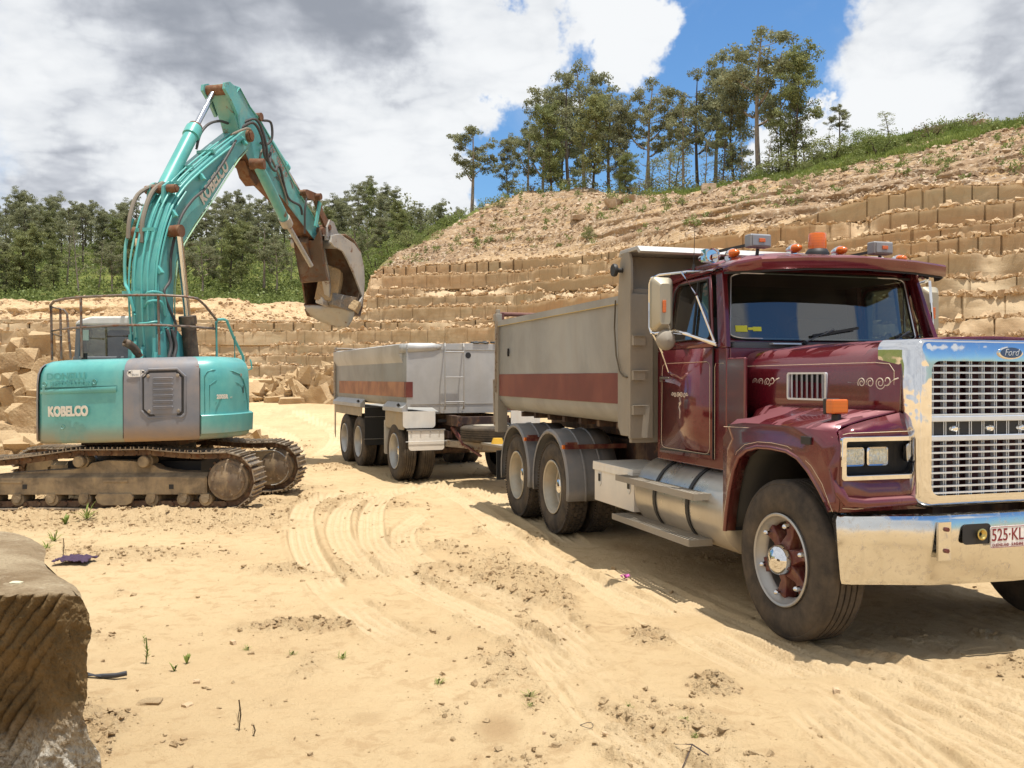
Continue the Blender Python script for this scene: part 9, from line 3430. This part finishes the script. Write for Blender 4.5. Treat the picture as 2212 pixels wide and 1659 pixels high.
	for k in range(1, 6):
		p = last.copy()
		p[:, 2] = zt * (1 - k / 5) - 0.1 * (k / 5)
		rows.append(p)
		W_.append(np.zeros(nu))
		T_.append(np.zeros(nu))
	nr = len(rows)
	V = np.concatenate(rows, 0)
	q = grid_quads(nr, nu)
	# the two ends: from each front point straight back at the same height
	for col, bk in ((nu - 1, BK[1]), (0, BK[0])):
		base_i = len(V)
		fr_ = np.array([rows[i][col] for i in range(nv + 1)])
		ss = np.linspace(0, 1, 14)[:, None, None]
		back_ = np.stack([np.full(nv + 1, bk[0]), np.full(nv + 1, bk[1]), fr_[:, 2] * 0.9 - 0.02], 1)
		fr_[:, 2] -= 0.004
		cap = fr_[None] * (1 - ss) + back_[None] * ss
		V = np.concatenate([V, cap.reshape(-1, 3)])
		q = np.concatenate([q, grid_quads(14, nv + 1) + base_i])
		W_.append(np.zeros(14 * (nv + 1)))
		T_.append(np.zeros(14 * (nv + 1)))
	# close the right and left ends
	o = np_mesh('sandstone_block', V, q, m.mat, {'white': np.concatenate(W_), 'top': np.concatenate(T_)})
	o.data.set_sharp_from_angle(angle=R(50))
	tag(o, 'large sawn sandstone block with diagonal saw grooves in the near left corner', 'stone block')
near_block()
# stones carried in the excavator bucket
for i, (r, z, l, s, lab, mm) in enumerate(((5.55, 3.62, 0.02, (0.42, 0.36, 0.75), 'tall brown block of stone standing in the excavator bucket', M_BOULD), (5.60, 3.26, 0.22, (0.50, 0.36, 0.30), 'grey stone lying in the bucket behind the thumb', stone_mat('grey_stone', (0.20, 0.19, 0.18), (0.30, 0.26, 0.21))),
										  (5.45, 3.26, -0.10, (0.22, 0.2, 0.14), 'white stone on the front lip of the bucket', stone_mat('white_stone', (0.70, 0.68, 0.62), (0.6, 0.52, 0.42))), (5.68, 3.18, 0.46, (0.28, 0.24, 0.20), 'tan stone at the right corner of the bucket lip', M_BOULD))):
	o = make_boulder('bucket_stone', 600 + i * 4, s, mm)
	o.location = BP(r, z, l)
	o.rotation_euler = (0.1 * i, 0.2, 0.5 * i)
	tag(o, lab, 'stone', 'stones in the excavator bucket')
# ================================================================== small things on the ground
def gat(px, py):
	Y = CAM_H * 2000 / (py - 815)
	X = (px - 1106) / 2000 * Y
	return Vector((X, Y, gz(X, Y)))
def weed(px, py, H, kind, lab, seed):
	rng = np.random.RandomState(seed)
	p = gat(px, py)
	H *= 0.8
	V, F = [], []
	tone = []
	def blade(b, d, L, w):
		n = len(V)
		s = np.cross(d, [0, 0, 1.0])
		s = s / (np.linalg.norm(s) + 1e-6) * w
		m_ = b + d * L * 0.5 + np.array([0, 0, L * 0.08])
		e = b + d * L - np.array([0, 0, L * 0.10])
		V.extend([b - s * 0.4, b + s * 0.4, m_ + s, m_ - s, e])
		F.append((n, n + 1, n + 2, n + 3))
		F.append((n + 3, n + 2, n + 4, n + 4))
		tone.extend([rng.rand()] * 5)
	if kind == 'stalk':
		for k in range(34):
			f = 0.12 + 0.88 * k / 33
			a = k * 2.39
			d = np.array([math.cos(a) * 0.8, math.sin(a) * 0.8, 0.75])
			blade(np.array([0.01 * math.sin(f * 5), 0, f * H]), d / np.linalg.norm(d), H * 0.25 * (1.1 - f * 0.6), H * 0.018)
	elif kind == 'tuft':
		for k in range(22):
			a = rng.rand() * 6.28
			u = rng.rand()
			d = np.array([math.cos(a) * (0.4 + u), math.sin(a) * (0.4 + u), 0.9 - 0.5 * u])
			blade(np.array([rng.normal() * 0.01, rng.normal() * 0.01, 0.0]), d / np.linalg.norm(d), H * (0.5 + 0.7 * rng.rand()), H * 0.035)
	elif kind == 'leafy':
		for k in range(6):
			a = rng.rand() * 6.28
			d = np.array([math.cos(a) * 0.5, math.sin(a) * 0.5, 1.0])
			blade(np.array([0, 0, 0.0]), d / np.linalg.norm(d), H * (0.6 + 0.5 * rng.rand()), H * 0.12)
	elif kind == 'dry':
		for k in range(16):
			f = 0.15 + 0.8 * rng.rand()
			a = rng.rand() * 6.28
			d = np.array([math.cos(a) * 0.5, math.sin(a) * 0.5, 1.0])
			blade(np.array([0, 0, f * H * 0.6]), d / np.linalg.norm(d), H * 0.4, H * 0.006)
	n = len(V)
	me = bpy.data.meshes.new('weed')
	fs = [f if f[3] != f[2] else f[:3] for f in F]
	root = empty('weed', p)
	mb = MB()
	mb.v = [tuple(v) for v in V]
	mb.f = [tuple(dict.fromkeys(f)) for f in F]
	mb.m = [0] * len(F)
	bpy.data.meshes.remove(me)
	o = mb.build('leaves', M_DRY if kind == 'dry' else M_GRASS, root, smooth=0, recalc=False)
	at_ = o.data.attributes.new('tone', 'FLOAT', 'POINT')
	if len(at_.data) == n:
		at_.data.foreach_set('value', np.array(tone, dtype=np.float32))
	st = MB()
	st.tube([(0, 0, -0.01), (0.01, 0, H * 0.5), (0, 0.005, H * (0.95 if kind in ('stalk', 'dry') else 0.3))], 0.004 * max(1, H * 6), 5)
	st.build('stem', M_DRY if kind == 'dry' else M_GRASS, root)
	tag(root, lab, 'weed', 'weeds on the quarry floor')
weed(313, 1432, 0.21, 'stalk', 'tall feathery weed right of the near sandstone block', 1)
weed(402, 1432, 0.10, 'leafy', 'broad-leaved seedling right of the tall feathery weed', 2)
weed(375, 1448, 0.09, 'leafy', 'narrow-leaved seedling between tall weed and broad-leaved one', 3)
weed(533, 1402, 0.06, 'tuft', 'small grass tuft in the middle of the left floor', 4)
weed(630, 1415, 0.055, 'tuft', 'grass tuft right of the small left one', 5)
weed(738, 1425, 0.08, 'tuft', 'spread grass tuft near the curved tyre tracks', 6)
weed(945, 1476, 0.07, 'tuft', 'flat grass tuft near the bottom middle', 7)
weed(1143, 1508, 0.07, 'tuft', 'grass tuft beside the black wire ring', 8)
weed(1147, 1534, 0.05, 'tuft', 'tiny tuft below the one beside the wire ring', 9)
weed(1356, 1535, 0.05, 'tuft', 'thin tuft right of the wire ring', 10)
weed(1478, 1562, 0.06, 'tuft', 'grass tuft above the forked twig', 11)
weed(1502, 1588, 0.05, 'tuft', 'tiny tuft just above the forked twig', 12)
weed(514, 1578, 0.20, 'dry', 'dry twiggy weed near the bottom left', 13)
weed(545, 1590, 0.07, 'dry', 'short dry stalk beside the dry twiggy weed', 14)
weed(186, 1128, 0.30, 'tuft', 'green weed in the loose soil before the excavator track', 15)
weed(140, 1135, 0.22, 'leafy', 'leafy weed left of the one before the excavator track', 16)
weed(115, 1172, 0.20, 'tuft', 'low weed behind the near sandstone block', 17)
weed(100, 1190, 0.16, 'tuft', 'grass tuft behind the near sandstone block, nearest to its top', 18)
weed(135, 1206, 0.22, 'dry', 'dry stalk beside the purple cloth', 19)
def litter():
	# purple crumpled cloth
	p = gat(160, 1222)
	rng = np.random.RandomState(3)
	n = 46
	g = np.linspace(-1, 1, n)
	X, Y = np.meshgrid(g, g)
	rr = np.sqrt(X ** 2 + Y ** 2)
	ed = 0.85 + 0.18 * fbm(X * 2, Y * 2, 0, 3, 801)
	x = X * 0.19 * ed + p.x
	y = Y * 0.15 * ed + p.y
	z = 0.02 + 0.035 * np.clip(1 - rr * 0.7, 0, 1) + 0.028 * np.abs(fbm(X * 3.2, Y * 2.2, 0, 3, 805)) + 0.012 * fbm(X * 9, Y * 9, 0, 2, 806)
	z = p.z + np.maximum(z, 0.004)
	m = simple('purple_cloth', (0.055, 0.030, 0.060), 0.9, scale=40)
	o = np_mesh('crumpled_cloth', np.stack([x, y, z], -1).reshape(-1, 3), grid_quads(n, n), m)
	md = o.modifiers.new('s', 'SOLIDIFY')
	md.thickness = 0.004
	tag(o, 'crumpled dark purple cloth lying on the sand behind the near block', 'cloth')
	mb = MB()
	p = gat(238, 1466)
	mb.tube([p + Vector((-0.16, 0.03, 0.018)), p + Vector((-0.05, 0.0, 0.018)), p + Vector((0.03, 0.0, 0.022)), p + Vector((0.085, 0.015, 0.03))], 0.014, 10)
	o = mb.build('hose_piece', simple('black_hose', (0.035, 0.035, 0.04), 0.5), None)
	tag(o, 'short piece of black hose on the sand beside the near block', 'hose piece')
	mb = MB()
	p = gat(1350, 1250)
	for k in range(5):
		a = k * 1.3
		q = p + Vector((0.014 * math.cos(a), 0.014 * math.sin(a), 0.02))
		mb.add([q, q + Vector((0.035 * math.cos(a), 0.03 * math.sin(a), 0.02)), q + Vector((0.02, 0.012, 0.036)), q + Vector((-0.012, 0.01, 0.02))], [(0, 1, 2, 3)])
	o = mb.build('plastic_scrap', simple('pink_plastic', (0.55, 0.10, 0.36), 0.5), None, solid=0.002)
	tag(o, 'small pink plastic scrap lying before the truck shadow', 'litter')
	mb = MB()
	p = gat(1266, 1571)
	mb.tube([p + Vector((0.036 * math.cos(t), 0.03 * math.sin(t), 0.008 + 0.006 * math.sin(t * 2))) for t in [2 * math.pi * k / 24 for k in range(24)]], 0.0016, 6, closed=True)
	o = mb.build('wire_ring', M_BLKR, None)
	tag(o, 'thin black wire ring lying on the sand near the bottom', 'ring')
	mb = MB()
	a, b, c, d = gat(1460, 1625), gat(1496, 1644), gat(1532, 1660), gat(1475, 1662)
	up = Vector((0, 0, 0.008))
	mb.tube([a + up, b + up * 1.6, c + up], 0.0035, 6, rads=[.002, .0035, .0035])
	mb.tube([b + up * 1.4, (b + d) / 2 + up, d + up], 0.0028, 6)
	o = mb.build('forked_twig', simple('dark_twig', (0.06, 0.04, 0.035), 0.8), None)
	tag(o, 'dark forked twig at the bottom edge of the picture', 'twig')
	# flat stones one can point at
	for i, (px, py, w, h, lab) in enumerate(((322, 1519, 0.13, 0.02, 'flat grey flake of stone near the bottom left'), (403, 1528, 0.055, 0.016, 'thin brown chip right of the flat grey flake'), (502, 1390, 0.045, 0.03, 'small pinkish pebble in the middle left'), (423, 1473, 0.04, 0.022, 'pebble below the broad-leaved seedling'),
											 (1176, 1588, 0.022, 0.016, 'round brown pebble left of the wire ring'), (1308, 1587, 0.03, 0.014, 'small grey stone right of the wire ring'), (388, 1393, 0.02, 0.012, 'tiny white pebble before the crumbly patch'), (1808, 1498, 0.05, 0.03, 'clod in the wheel marks right of the truck shadow tip'))):
		p = gat(px, py)
		o = make_boulder('floor_stone', 820 + i, (w, w * 0.7, h), M_RUB if i != 0 else M_CLOD, 0.03)
		o.location = p + Vector((0, 0, h * 0.35))
		o.rotation_euler = (0, 0, i * 1.1)
		tag(o, lab, 'stone')
	p = Vector((-2.06, 3.84, 0.895))
	o = make_boulder('stone_chip', 850, (0.05, 0.035, 0.012), simple('cream_chip', (0.62, 0.56, 0.38), 0.8), 0.03)
	o.location = p
	tag(o, 'cream chip lying on top of the near sandstone block', 'stone')
litter()
